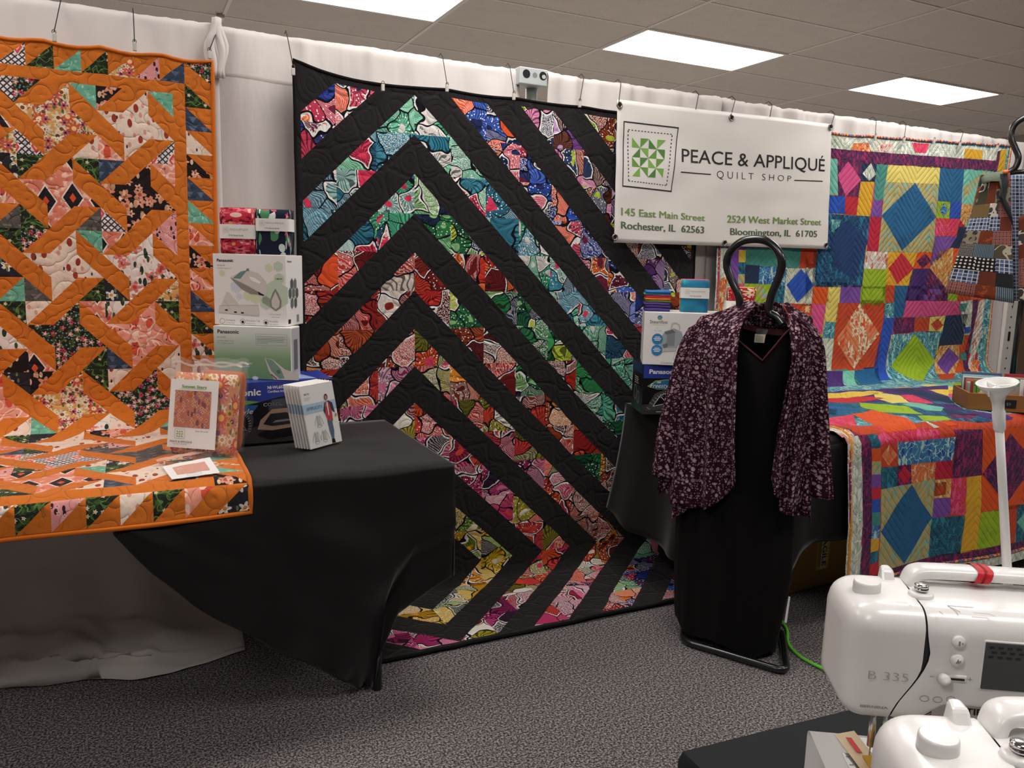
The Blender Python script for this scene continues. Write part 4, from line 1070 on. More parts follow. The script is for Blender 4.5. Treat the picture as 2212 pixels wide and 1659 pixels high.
# =================================================================== cartons
WHT = plain('white_card', 'efece8', .45, .4); INK = plain('black_ink', '161616', .5); GRY = plain('grey_ink', '8f8d8b', .5); LGY = plain('light_grey_ink', 'c6c4c0', .5)
NAVYC = plain('navy_card', '1c2350', .4, .5); BLUEC = plain('blue_card', '2c3f98', .4, .5); BLACKC = plain('black_card', '101014', .35, .5)
WINK = plain('white_ink', 'f4f4f2', .5); GRNI = plain('green_ink', '7fae52', .5)
k = NT('green_fade_card', .42, .4); v = k.uv(); y_ = k.sep(v)[1]
k.color(k.ramp(y_, [(0, hexc('6f9468')), (.07, hexc('84a67c')), (.15, hexc('dfe4dc')), (.2, hexc('efeeea'))], False)); FADE = k.m
def mk_box(name, label, P, ang, wdt, dep, hgt, mat, group=None, cat='box', edge=.002):
    """box with its front lower left corner at P, front running along ang"""
    t = thing(name, label, cat, tuple(P), 0, group)
    ex = Vector((math.cos(ang), math.sin(ang), 0)); ey = Vector((-math.sin(ang), math.cos(ang), 0)); P = Vector(P)
    c = P+ex*wdt/2+ey*dep/2+Vector((0, 0, hgt/2))
    mb = MB(); mb.box(c, (wdt, dep, hgt), 0, None, ang); b = mb.build('carton', mat, t, edge)
    return t, b, P, ex, ey
UP = Vector((0, 0, 1))
def iron_side(pr, x, y, s, body, sole, hand, dark):
    """side view of an iron, pointing left"""
    pr.poly([(x, y), (x+.30*s, y+.34*s), (x+.62*s, y+.40*s), (x+.92*s, y+.26*s), (x+.98*s, y+.02*s), (x+.95*s, y-.22*s), (x+.86*s, y-.26*s)], body, 1)
    pr.poly([(x-.03*s, y+.0*s), (x+.84*s, y-.28*s), (x+.88*s, y-.24*s), (x+.02*s, y+.06*s)], sole, 2)
    pr.poly([(x+.42*s, y+.19*s), (x+.70*s, y+.12*s), (x+.74*s, y+.04*s), (x+.52*s, y+.08*s)], hand, 2)
    pr.poly([(x, y), (x+.30*s, y+.34*s), (x+.36*s, y+.20*s), (x+.18*s, y+.06*s)], dark, 2)
    pr.poly([(x+.30*s, y+.34*s), (x+.34*s, y+.44*s), (x+.40*s, y+.42*s), (x+.40*s, y+.36*s)], dark, 2)
IB = plain('iron_body_ink', 'd6d0c8', .5); IS = plain('iron_sole_ink', '8f8a84', .5); ID = plain('iron_teal_ink', '6f8f88', .5); IGn = plain('pale_green_ink', 'c8d6c0', .5); IY = plain('pale_lime_ink', 'd9debb', .5); IPB = plain('pale_blue_ink', 'd5dce2', .5)
# --- black and blue cordless iron carton (bottom of the left stack)
P = onZ(462, 968, .7575); P.y = 2.53
t, b, P, ex, ey = mk_box('iron_carton', 'wide black and blue iron carton at the bottom of the left stack', P, math.radians(3), .335, .21, .198, BLACKC)
pr = Print(P, ex, UP)
W_, H_ = .335, .198
xs = lambda px: (onY(px, 900, P.y).x-P.x)
pr.poly([(0, H_), (0, H_-.085), (.10, H_-.072), (.20, H_-.05), (W_, H_-.030), (W_, H_)], BLUEC)
pr.text('Panasonic', .008, H_-.040, WINK, .0215, .137, .03)
pr.text('NI-WL607', .166, H_-.022, WINK, .0095, .052, .02); pr.text('Cordless Iron', .166, H_-.034, WINK, .0075, .056, .01)
pr.poly([(.01, H_-.074), (.07, H_-.050), (.142, H_-.062), (.08, H_-.072)], GRNI, 1); pr.poly([(0, H_-.080), (.07, H_-.068), (.136, H_-.072), (.112, H_-.104), (0, H_-.104)], plain('leaf_blue_ink', '2c6ea8', .5), 1)
pr.text('360', .06, H_-.078, WINK, .009, None, .02, 3, .2); pr.text('Freestyle', .02, H_-.098, WINK, .017, .098, .0, 3, .25)
pr.text('CORDLESS', .152, H_-.077, LGY, .0105, .085, -.005)
pr.disc(.082, .062, .033, .052, plain('sole_grey_ink', '4c4a4c', .5), 1, 24, -.5); pr.disc(.082, .060, .020, .036, BLACKC, 2, 20, -.5); pr.ring(.082, .060, .012, .024, .002, WINK, 3, 3, 1.2)
for i in range(12):
    a = -.4+i*.19; pr.line([(.082+.023*math.cos(a), .062+.040*math.sin(a)), (.082+.031*math.cos(a), .062+.050*math.sin(a))], .0014, LGY, 3)
pr.poly([(.0, .012), (.12, .004), (.30, .002), (.33, .03), (.2, .075), (.1, .05)], plain('glow_grey_ink', '3a383a', .5), 0)
gx, gy = .128, .03
pr.poly([(gx, gy), (gx+.03, gy+.015), (gx+.17, gy+.022), (gx+.19, gy-.002), (gx+.04, gy-.018)], BLACKC, 1)
pr.poly([(gx+.004, gy+.018), (gx+.014, gy+.048), (gx+.05, gy+.080), (gx+.10, gy+.082), (gx+.135, gy+.06), (gx+.14, gy+.02), (gx+.05, gy+.012)], plain('rose_gold_ink', 'b79c86', .4, .5), 2)
pr.poly([(gx+.022, gy+.034), (gx+.045, gy+.066), (gx+.095, gy+.068), (gx+.122, gy+.05), (gx+.120, gy+.030), (gx+.05, gy+.026)], plain('smoke_ink', '24262a', .3, .6), 3)
pr.poly([(gx+.038, gy+.076), (gx+.05, gy+.110), (gx+.13, gy+.118), (gx+.16, gy+.10), (gx+.15, gy+.06), (gx+.10, gy+.085)], plain('handle_ink', '4a5058', .3, .6), 1)
pr.poly([(gx+.05, gy+.036), (gx+.11, gy+.04), (gx+.11, gy+.046), (gx+.06, gy+.044)], GRY, 4)
pr.build('front_printing', t)
pr = Print(P+UP*H_, ex, ey); pr.rect(.002, .002, W_-.002, .208, BLUEC); pr.poly([(.262, .03), (.30, .15), (.33, .03)], plain('pale_blue_card', '9fb6e0', .4), 1); pr.build('lid_printing', t)
mb = MB(); c0 = P+ex*W_+UP*(H_-.001)
mb.add([c0+ey*.02, c0+ey*.19, c0+ey*.19+ex*.045+UP*.004, c0+ey*.03+ex*.05-UP*.006], [(0, 1, 2, 3)], 0, False); mb.build('open_flap', BLUEC, t, solid=.001)
# --- white and green carton
zb = P.z+H_+.0016
h2 = 1.125-zb
P = Vector((.251, 2.666, zb))
t, b, P, ex, ey = mk_box('iron_carton', 'white carton fading to green with an iron tip, middle of the left stack', P, math.radians(-30), .252, .085, h2, WHT)
pr = Print(P, ex, UP); W_, H_ = .252, h2
pr.rect(.001, .001, W_-.001, H_-.001, FADE)
pr.text('Panasonic', .014, H_-.023, INK, .0118, .070, .025); pr.text('NI-QL300', .012, H_-.038, GRY, .005, None, .01); pr.text('Cordless Steam Iron', .012, H_-.049, GRY, .0048, .054); pr.text('Fer a vapeur sans fil', .012, H_-.056, GRY, .0048, .054)
pr.frame(.138, H_-.058, .240, H_-.022, .0007, GRY, 1)
for i, q in enumerate((.78, .80, .74, .76, .3)): pr.rect(.141, H_-.031-i*.0052, .141+.095*q/.8, H_-.0295-i*.0052, GRY, 1)
pr.line([(.138, H_-.039), (.240, H_-.039)], .0006, GRY, 1)
pr.text('lightweight', .085, .048, WINK, .0065, .040); pr.text('big tank', .090, .039, WINK, .0065, .026)
DX = .026
_sx = pr.fn
pr.fn = lambda x, y, h: _sx(x+DX, y, h)
pr.poly([(.140, .070), (.165, .066), (.205, .035), (W_-.002, .022), (W_-.002, .001), (.170, .001), (.152, .030)], IB, 1); pr.poly([(.142, .069), (.165, .064), (.192, .036), (.204, .006), (.186, .004), (.160, .030)], plain('sage_ink', '7f9c86', .5), 2)
pr.poly([(.176, .030), (.186, .034), (.192, .024), (.183, .019)], plain('dark_sage_ink', '5c7a66', .5), 3); pr.line([(.160, .018), (.178, .003)], .004, plain('rust_ink', '7a4a3c', .5), 3)
pr.disc(.108, .004, .010, .006, IPB, 2); pr.build('front_printing', t)
pr = Print(P+ex*W_, ey, UP); pr.rect(.006, .004, .080, H_-.004, plain('side_grey_ink', 'b8b6ba', .5)); pr.rect(.025, .03, .06, H_-.04, plain('side_dark_ink', '6c6a70', .5), 1); pr.build('side_printing', t)
# --- white steam iron carton on top
zb = P.z+h2+.0012; h3 = 1.352-zb
P = Vector((.260, 2.705, zb))
t, b, P, ex, ey = mk_box('iron_carton', 'white carton picturing a cordless iron above its base, top of the left stack', P, math.radians(-33), .243, .138, h3, WHT)
pr = Print(P, ex, UP); W_, H_ = .243, h3
s = W_/640.0          # crop pixels of the front (640 x 620)
def q(x, y): return ((x-98)*s, H_-(y-452)*s*H_/(620*s))
def hexp(pr, cx, cy, r, m, l=0):
    x, y = q(cx, cy); pr.poly([(x+r*s*math.sin(a), y+r*s*math.cos(a)) for a in (PI/3*i for i in range(6))], m, l)
for cx, cy, r, m in ((178, 620, 28, IY), (590, 565, 36, IY), (672, 550, 45, IGn), (300, 735, 55, IPB), (400, 810, 45, IY), (470, 830, 50, IY), (326, 820, 30, IPB), (640, 800, 130, IGn), (560, 870, 60, IGn)): hexp(pr, cx, cy, r, m)
hexp(pr, 678, 655, 48, IGn, 1)
pr.text('Panasonic', *q(136, 520), INK, .0092, .055, .025); pr.text('NI-QL300', *q(138, 558), GRY, .0045, None, .01); pr.text('Cordless Steam Iron', *q(138, 582), GRY, .0042, .046)
pr.text('1 400 W', *q(645, 664), plain('dark_green_ink', '3f6a4c', .5), .0055, .023, .015, 3)
pr.poly([q(*a) for a in ((248, 655), (350, 600), (420, 590), (500, 612), (560, 680), (578, 760), (565, 800), (530, 790), (400, 720), (280, 670))], IB, 2)
pr.poly([q(*a) for a in ((248, 655), (280, 668), (420, 735), (500, 780), (500, 800), (430, 795), (350, 755), (290, 700))], IS, 3)
pr.poly([q(*a) for a in ((272, 662), (345, 602), (400, 590), (385, 610), (340, 665))], ID, 3); pr.poly([q(*a) for a in ((390, 600), (395, 578), (415, 570), (420, 595))], ID, 3)
pr.poly([q(*a) for a in ((415, 640), (470, 655), (520, 690), (510, 705), (440, 680))], WINK, 4); pr.poly([q(*a) for a in ((490, 770), (545, 800), (540, 808), (500, 800))], INK, 4)
pr.poly([q(*a) for a in ((145, 905), (490, 890), (497, 975), (137, 960))], IB, 2); pr.poly([q(*a) for a in ((160, 905), (215, 780), (240, 790), (318, 885), (300, 900))], IB, 2); pr.poly([q(*a) for a in ((137, 960), (497, 975), (497, 990), (137, 968))], LGY, 3); pr.line([q(150, 905), q(490, 890)], .0008, GRY, 3); pr.line([q(190, 850), q(245, 940)], .0006, GRY, 3)
for cx, cy in ((208, 942), (288, 958), (350, 962)): pr.rect(q(cx-12, cy+6)[0], q(cx-12, cy+6)[1], q(cx+12, cy-6)[0], q(cx+12, cy-6)[1], INK, 4)
x, y = q(645, 850); pr.poly([(x, y+.040), (x+.010, y+.024), (x+.0195, y), (x+.017, y-.020), (x, y-.032), (x-.017, y-.020), (x-.0195, y), (x-.010, y+.024)], IS, 3); pr.poly([(x, y+.030), (x+.014, y), (x+.012, y-.018), (x, y-.026), (x-.012, y-.018), (x-.014, y)], IB, 4)
pr.text('Non-stick Soleplate', *q(590, 972), GRY, .004, .037); pr.text('Titane antiadhesif', *q(605, 996), GRY, .0036, .028)
for cx, a, b2 in ((168, 'Compact', 'and lightweight'), (350, 'Precision Tip', 'fine detail work'), (555, 'Portable', 'with carrying case')):
    x, y = q(cx, 1040); pr.ring(x, y, .0085, .0085, .0009, INK, 2)
    if cx > 200: pr.disc(x, y-.001, .0045, .0045, INK, 3)
    pr.text(a, x+.012, y+.001, GRY, .0062, None); pr.text(b2, x+.012, y-.007, GRY, .0038, .030)
pr.build('front_printing', t)
pr = Print(P+ex*W_, ey, UP)
pr.text('Panasonic', .012, H_-.022, INK, .006, .034, .02)
GP = plain('hexagon_photo_grey', '6f7270', .5)
for i, (a, b2) in enumerate(((.045, .135), (.072, .135), (.030, .105), (.058, .105), (.086, .105), (.045, .073), (.074, .073))):
    pr.poly([(a+.0135*math.sin(c), b2+.019*math.cos(c)) for c in (PI/3*j for j in range(6))], GP if i % 2 else plain('hexagon_photo_dark', '55605a', .5), 1)
pr.rect(.012, .008, .032, .022, INK, 1); pr.rect(.082, .010, .100, .034, GRY, 1); pr.build('side_printing', t)
topz_left = zb+h3
# --- right stack: black iron carton and white steam cleaner carton
P = Vector((1.858, 2.572, .7515))
t, b, P, ex, ey = mk_box('iron_carton', 'black iron carton with blue top band at the bottom of the right stack', P, math.radians(-22), .40, .19, .203, BLACKC)
pr = Print(P, ex, UP); H_ = .203; W_ = .40
pr.rect(.001, H_-.055, W_-.001, H_-.001, BLUEC)
pr.text('Panasonic', .024, H_-.036, WINK, .0175, .118, .03)
pr.poly([(.018, H_-.088), (.05, H_-.064), (.10, H_-.058), (.16, H_-.07), (.12, H_-.098), (.06, H_-.10)], GRNI, 1); pr.poly([(.026, H_-.088), (.055, H_-.068), (.10, H_-.062), (.146, H_-.073), (.115, H_-.094), (.06, H_-.097)], plain('leaf_blue_ink', '2c6ea8', .5), 2)
pr.text('360', .056, H_-.074, WINK, .008, None, .02, 4, .2); pr.text('Freestyle', .030, H_-.093, WINK, .018, .088, 0, 4, .25)
pr.poly([(.001, .001), (.001, .04), (.2, .05), (W_-.001, .03), (W_-.001, .001)], plain('glow_grey_ink', '3a383a', .5))
pr.poly([(.014, .016), (.05, .085), (.11, .112), (.20, .125), (.16, .06), (.08, .022)], plain('sole_grey_ink', '4c4a4c', .5), 1); pr.poly([(.045, .034), (.075, .080), (.125, .100), (.145, .085), (.10, .046)], BLACKC, 2)
for a, b2 in (((.045, .034), (.075, .08)), ((.075, .08), (.135, .10)), ((.135, .10), (.10, .046)), ((.10, .046), (.045, .034)), ((.075, .075), (.10, .05))): pr.line([a, b2], .0022, WINK, 3)
for i in range(11):
    f = i/10; x, y = lerp(.02, .125, f), lerp(.03, .112, f**.6); pr.line([(x, y), (x+.014, y-.010)], .0016, LGY, 3)
pr.rect(.06, .010, .12, .013, LGY, 2); pr.build('front_printing', t)
pr = Print(P+ey*.19, -ey, UP); pr.rect(.001, H_-.04, .188, H_-.001, plain('dark_blue_card', '222c66', .4))
for i in range(4): pr.rect(.05, H_-.065-i*.008, .11+.01*(i % 2), H_-.062-i*.008, LGY, 1)
pr.rect(.03, .03, .16, .11, plain('photo_dark_ink', '2a2a2e', .4), 1); pr.ring(.07, .075, .022, .03, .002, LGY, 2); pr.ring(.12, .06, .02, .025, .002, LGY, 2); pr.build('side_printing', t)
zb = P.z+.203+.001
P = Vector((1.852, 2.575, zb)); h4 = 1.166-zb
t, b, P, ex, ey = mk_box('steamer_carton', 'white steam cleaner carton on the right stack behind the purple jacket', P, math.radians(-33), .46, .20, h4, WHT)
STP, STX, STY = P.copy(), ex.copy(), ey.copy()
pr = Print(P, ex, UP); W_, H_ = .46, h4
s2 = .2/780*1.0
def q2(x, y): return ((x-90)*H_/585, H_-(y-432)*H_/585)
SB = plain('sky_blue_ink', '2f86bd', .5)
for i in range(8):
    a = i*PI/4; x, y = q2(258, 492); pr.disc(x+.006*math.cos(a), y+.006*math.sin(a), .0042, .0026, SB if i not in (5, 6, 7) else GRNI, 1+i % 2, 10, a)
pr.text('Steamfast', *q2(152, 557), plain('slate_ink', '4a4c50', .5), .0135, .069, .0); pr.rect(*q2(175, 574), *q2(330, 570), LGY, 1)
pr.text('Mini', *q2(220, 612), LGY, .004); pr.text('SF-100', *q2(205, 645), LGY, .006, .028)
pr.poly([q2(*a) for a in ((270, 830), (290, 690), (320, 640), (420, 605), (500, 640), (530, 720), (520, 850), (300, 868))], plain('tank_grey_ink', 'a9aeb2', .4), 1); pr.poly([q2(*a) for a in ((270, 830), (520, 820), (520, 850), (300, 868), (265, 850))], LGY, 2)
pr.poly([q2(*a) for a in ((345, 680), (430, 660), (430, 800), (340, 800))], plain('tank_mid_ink', '8c9094', .4), 2); pr.poly([q2(*a) for a in ((315, 650), (400, 620), (440, 650), (330, 675))], plain('tank_dark_ink', '707478', .4), 3)
pr.line([q2(385, 615), q2(395, 550), q2(440, 545), q2(475, 570), q2(478, 620)], .0045, LGY, 3); pr.poly([q2(*a) for a in ((300, 790), (350, 770), (360, 810), (320, 830))], plain('tank_dark_ink', '707478', .4), 3)
pr.poly([q2(*a) for a in ((425, 940), (470, 790), (560, 790), (555, 950), (480, 965))], WINK, 4); pr.line([q2(425, 940), q2(470, 790), q2(580, 790)], .001, GRY, 5); pr.line([q2(425, 940), q2(490, 960), q2(560, 950)], .001, GRY, 5)
pr.poly([q2(*a) for a in ((480, 780), (520, 740), (600, 655), (680, 670), (690, 770), (560, 800))], plain('nozzle_ink', '3c3c40', .4), 5); pr.line([q2(520, 745), q2(640, 770)], .005, WINK, 6)
for cy in (728, 852):
    pr.disc(*q2(242, cy), .0215, .0215, SB, 4, 24)
    for i, w_ in enumerate((.020, .030, .022)): pr.rect(q2(242, cy)[0]-w_/2, q2(242, cy)[1]+.006-i*.0062, q2(242, cy)[0]+w_/2, q2(242, cy)[1]+.0092-i*.0062, WINK, 6)
pr.text('CORDLESS STEAM CLEANER', *q2(292, 1000), GRY, .0062, .175); pr.build('front_printing', t)
topz_right = zb+h4

# =================================================================== fabric bundles with paper bands
BAND = plain('paper_band', 'f0ece6', .6)
F_RED = fabric('crimson_flower_cotton', '7a1430', (('flower', 24, .66, 'd8344c', 'f0c8b8', 8), ('flower', 34, .45, 'f07a8a', 'b02040', 6, .6), ('leaf', 60, .5, .5, .16, 'e0a05a', .35)), None)
F_NVY = fabric('navy_tropical_cotton', '1c2036', (('leaf', 50, .3, .8, .26, 'd9e0d8', .45), ('leaf', 42, .3, -.6, .26, '4f8a60', .55), ('leaf', 55, .3, 1.4, .22, 'c8d4d0', .35), ('flower', 30, .42, 'd8607a', 'f4d0c0', 5, .35)), None)
F_BLU = fabric('blue_hand_dyed_cotton', '2f86a8', (('noise', 9, .48, .2, '1d4a74'), ('noise', 14, .56, .12, '39b0b4'), ('noise', 8, .6, .08, '20242c')), None)
F_REDF = fabric('red_daisy_cotton', 'b0222c', (('flower', 24, .5, 'f0d8b0', 'c84030', 9, .5), ('dots', 70, .16, 'f0c8b0')), None)
def bundle(name, label, c, ang, wd, ht, dp, fab, edge_mats, band=(.32, .62), lines=('PEACE & APPLIQU\u00c9', '10 Fat Quarter Bundle'), tilt=0.0, group='folded fabric bundles'):
    """folded cottons standing on their edge inside a paper band; c = centre of the bottom front edge"""
    t = thing(name, label, 'fabric', tuple(c), 0, group)
    ex = Vector((math.cos(ang), math.sin(ang), 0)); ey = Vector((-math.sin(ang), math.cos(ang), 0)); u = (UP*math.cos(tilt)+ex*math.sin(tilt)).normalized(); ex = (ex*math.cos(tilt)-UP*math.sin(tilt)).normalized()
    c = Vector(c); nL = len(edge_mats)+1
    def slab(y0, y1, w_, z0, z1, m, nm, bulge=.006, par=t):
        mb = MB(); rings = []
        for q_ in range(9):
            f = q_/8; z = lerp(z0, z1, f); e = .5-abs(f-.5); k_ = 1 if e > .12 else .55+.45*math.sin(PI/2*e/.12)
            hw = w_/2*(.985+.015*k_)+.0015*math.sin(f*9+y0*90); md = (y0+y1)/2; hd = (y1-y0)/2*k_
            ring = []
            for j in range(20):
                a = 2*PI*j/20; ca, sa = math.cos(a), math.sin(a)
                x_ = hw*math.copysign(abs(ca)**.28, ca); y_ = hd*math.copysign(abs(sa)**.35, sa)
                ring.append(c+ex*x_+ey*(md+y_-bulge*math.sin(PI*f)*(1 if sa < 0 else 0)*max(0, 1-abs(x_/hw)))+u*z)
            rings.append(ring)
        uv = [[((j/20)*w_*3, q_/8*(z1-z0)) for j in range(21)] for q_ in range(9)]
        mb.loft(rings, True, 0, True, True, [r_+[] for r_ in uv]); return mb.build(nm, m, par)
    front_d = dp*.35
    slab(0, front_d, wd, 0, ht, fab, 'front_fabric')
    for i, m in enumerate(edge_mats):
        a = front_d+(dp-front_d)*i/len(edge_mats); b_ = front_d+(dp-front_d)*(i+1)/len(edge_mats)
        slab(a+.0004, b_-.0004, wd*(.99 if i % 2 else 1.02), .002+.002*(i % 2), ht+(.003 if i % 2 else .001), m, 'folded_fabric', 0)
    z0, z1 = ht*band[0], ht*band[1]
    if band[1] > band[0]:
        mb = MB(); rings = []
        for z in (z0, lerp(z0, z1, .5), z1):
            f = z/ht; ring = []
            for j in range(24):
                a = 2*PI*j/24; ca, sa = math.cos(a), math.sin(a)
                x_ = (wd/2*1.02+.002)*math.copysign(abs(ca)**.22, ca); y_ = (dp/2+.0025)*math.copysign(abs(sa)**.3, sa)
                ring.append(c+ex*x_+ey*(dp/2+y_-.0075*(1 if sa < 0 else 0)*max(0, 1-abs(x_/(wd/2))**3))+u*z)
            rings.append(ring)
        mb.loft(rings, True); bd = mb.build('paper_band', BAND, t)
        def fn(x, y, h): return c+ex*(x-wd/2)+ey*(-.0055-.0062*max(0, 1-abs((x-wd/2)/(wd/2))**3)-h)+u*y
        pr = Print(fn=fn); bh = z1-z0
        pr.frame(wd*.14, z0+bh*.42, wd*.29, z0+bh*.82, .0006, GRY, 1)
        for i in range(3):
            for j in range(3): pr.rect(wd*.17+i*wd*.033, z0+bh*(.52+.08*j), wd*.17+i*wd*.033+wd*.018, z0+bh*(.56+.08*j), GRY, 1)
        pr.text(lines[0], wd*.33, z0+bh*.58, GRY, bh*.14, wd*.52, .0); pr.text(lines[1], wd*.30, z0+bh*.18, INK, bh*.11, wd*.42, .01)
        pr.build('band_printing', bd)
    return t
cR = plain('crimson_cloth', '8a1c30', .9); cP = plain('rose_cloth', 'd65a78', .9); cY = plain('cream_cloth', 'e8c87a', .9); cN = plain('navy_cloth', '262c3c', .9); cN2 = plain('slate_cloth', '343e48', .9)
zt = topz_left+.001
b_ = onY(513, 549, 2.665); B1 = Vector((b_.x, 2.665, zt)); b_ = onY(590, 553, 2.625); B2 = Vector((b_.x, 2.625, zt))
bundle('fabric_bundle', 'crimson flowered fabric bundle in a white band on the left white carton', B1, math.radians(-24), .108, .143, .06, F_RED, [cP, cR, cY], (.33, .64))
bundle('fabric_bundle', 'navy tropical fabric bundle in a white band on the left white carton', B2, math.radians(-24), .108, .141, .06, F_NVY, [cN, cN2, cN], (.52, .80))
zt = topz_right+.001
bc = [plain('orange_cloth', 'd9702c', .9), plain('magenta_cloth', 'c83a7c', .9), plain('amber_cloth', 'd9a03c', .9)]
bundle('fabric_bundle', 'blue hand-dyed fabric bundle standing in a white band on the steam cleaner carton', STP+STX*.196+STY*.05+UP*(h4+.001), math.radians(-33), .108, .128, .055, F_BLU, bc, (.43, .76))
bundle('fabric_bundle', 'red daisy fabric bundle half hidden behind the black loop of the stand', STP+STX*.385+STY*.09+UP*(h4+.001), math.radians(-33), .110, .100, .045, F_REDF, [cR, cY], (.05, .48), ('PEACE & APPLIQU\u00c9', 'Fat Quarters'))
# rainbow stack lying flat
t = thing('fabric_bundle', 'flat stack of rainbow fabrics lying on the steam cleaner carton', 'fabric', tuple(STP+STX*.075+STY*.1+UP*(h4+.001)), 0, 'folded fabric bundles')
z = zt
for nm, hx_, th, dx in (('violet', '4a3a86', .013, 0), ('plum', '453070', .011, .003), ('purple', '5a3f94', .010, -.002), ('olive', '5f7a2c', .0085, .004), ('orange', 'e07a2c', .0085, .002), ('scarlet', 'cf3a3c', .006, .004), ('pink', 'd0407c', .005, .002), ('mint', '4f9c9c', .006, -.003), ('azure', '3070b8', .011, .002)):
    mb = MB(); x0, x1 = .000+dx, .100+dx*.5; prof = []
    for j in range(11):
        a = -PI/2+PI*j/10; prof.append((.045-th*.5*math.cos(a)*1.6, z+th/2+th/2*math.sin(a)))
    prof += [(.16, z+th), (.16, z)]
    rings = [[Vector((STP.x, STP.y, 0))+STX*x+STY*y+UP*(zz+.0012*math.sin(x*60+z*500)*((zz-z)/th)) for y, zz in prof] for x in (lerp(x0, x1, q_/6) for q_ in range(7))]
    mb.loft(rings, True, 0, True, True); mb.build('%s_fabric' % nm, plain('%s_fold' % nm, hx_, .85), t); z += th+.0003
# =================================================================== pattern envelopes
PAPER = plain('envelope_paper', 'f2efec', .6); PEDGE = plain('envelope_edge', 'd9d0c4', .7)
BL = onZ(671, 972, .7585); BRr = onZ(742, 952, .7585); exv = (BRr-BL); exv.z = 0; EW = .148; exv.normalize()
BRr = BL+exv*EW
nrm = Vector((exv.y, -exv.x, 0))      # points to the viewer
best = None
for q_ in range(-60, 61):
    for r_ in range(-20, 30):
        a, b_ = math.radians(q_*.5), math.radians(r_)
        u_ = (UP*math.cos(a)*math.cos(b_) - nrm*math.sin(b_) + exv*math.sin(a)*math.cos(b_))
        p_ = BL+u_*.212-EYE; z_ = p_.dot(CF); X_, Y_ = 1106+FPX*p_.dot(CR)/z_, 829.5-FPX*p_.dot(CU)/z_
        e_ = (X_-645)**2+(Y_-835)**2
        if best is None or e_ < best[0]: best = (e_, u_)
eu = best[1].normalized(); en = exv.cross(eu)
pt_names = ['front', 'second', 'third', 'fourth', 'fifth', 'last']
BLUB = plain('pale_blue_band_ink', 'b4cde2', .5); SKIN = plain('skin_ink', 'b98868', .6); HAIR = plain('hair_ink', '2c1c18', .6); CARD = plain('coral_cardigan_ink', 'c8484c', .6); SLV = plain('navy_sleeve_ink', '3c3e54', .6); JEAN = plain('jeans_ink', '5c6c84', .6)
for i in range(6):
    o_ = BL - en*(.0085*i) - exv*(.0035*i) + eu*(.0006*i)
    t = thing('pattern_envelope', 'white sewing pattern envelope picturing a woman, front one of the leaning row' if i == 0 else 'white sewing pattern envelope, %s of the leaning row counted from the front' % pt_names[i], 'sewing pattern', tuple(o_), 0, 'leaning sewing pattern envelopes')
    mb = MB(); P8 = [o_+exv*x+eu*y-en*zd for zd in (.0, .0055) for x, y in ((0, 0), (EW, 0), (EW, .212), (0, .212))]
    mb.hexa([P8[4], P8[5], P8[1], P8[0], P8[7], P8[6], P8[2], P8[3]]); mb.build('envelope', PAPER, t, .0015)
    pr = Print(o_, exv, eu)
    pr.rect(.001, .118, EW-.001, .150, BLUB)
    if i == 0:
        pr.text('M8170', .014, .180, GRY, .006, .022, .02); pr.rect(.012, .170, .040, .1715, LGY); pr.rect(.012, .166, .036, .1675, LGY); pr.rect(.012, .162, .032, .1635, LGY)
        pr.text('SIMPLICITY', .014, .129, plain('slate_blue_ink', '4a6a8a', .5), .011, .070, .0, 2)
        fx = .108
        pr.poly([(fx-.012, .145), (fx-.022, .120), (fx-.018, .108), (fx-.006, .118), (fx+.012, .118), (fx+.028, .104), (fx+.022, .140), (fx+.006, .150)], SLV, 3)
        pr.poly([(fx-.010, .146), (fx+.006, .146), (fx+.014, .110), (fx+.012, .076), (fx+.002, .088), (fx-.008, .078), (fx-.016, .108)], CARD, 4)
        pr.poly([(fx-.012, .084), (fx+.008, .084), (fx+.010, .045), (fx+.004, .018), (fx-.004, .018), (fx-.010, .05)], JEAN, 3)
        pr.poly([(fx-.006, .018), (fx+.006, .018), (fx+.008, .002), (fx-.008, .004)], INK, 3); pr.poly([(fx-.004, .146), (fx+.001, .146), (fx, .1), (fx-.004, .1)], WINK, 5)
        pr.disc(fx-.002, .163, .0075, .0105, HAIR, 4); pr.disc(fx-.003, .161, .0055, .0078, SKIN, 5); pr.disc(fx+.030, .097, .004, .006, SKIN, 4); pr.disc(fx-.008, .135, .004, .006, SKIN, 6)
        for cx, cy in ((.058, .075), (.036, .022), (.072, .022)):
            pr.line([(cx-.005, cy+.034), (cx-.016, cy+.014), (cx-.020, cy)], .0012, GRY, 2); pr.line([(cx+.005, cy+.034), (cx+.016, cy+.014), (cx+.020, cy)], .0012, GRY, 2)
            pr.line([(cx-.006, cy+.03), (cx-.009, cy-.004)], .0010, GRY, 2); pr.line([(cx+.006, cy+.03), (cx+.009, cy-.004)], .0010, GRY, 2)
            pr.poly([(cx-.004, cy+.03), (cx+.004, cy+.03), (cx+.006, cy), (cx-.006, cy)], LGY, 1); pr.ring(cx, cy-.004, .010, .005, .0012, GRY, 2)
    pr.build('cover_printing', t)
    pr = Print(o_-en*.0055, en, eu); pr.rect(.001, .118, .0045, .150, plain('spine_blue_ink', '7f9cba', .5)); pr.build('spine_printing', t)

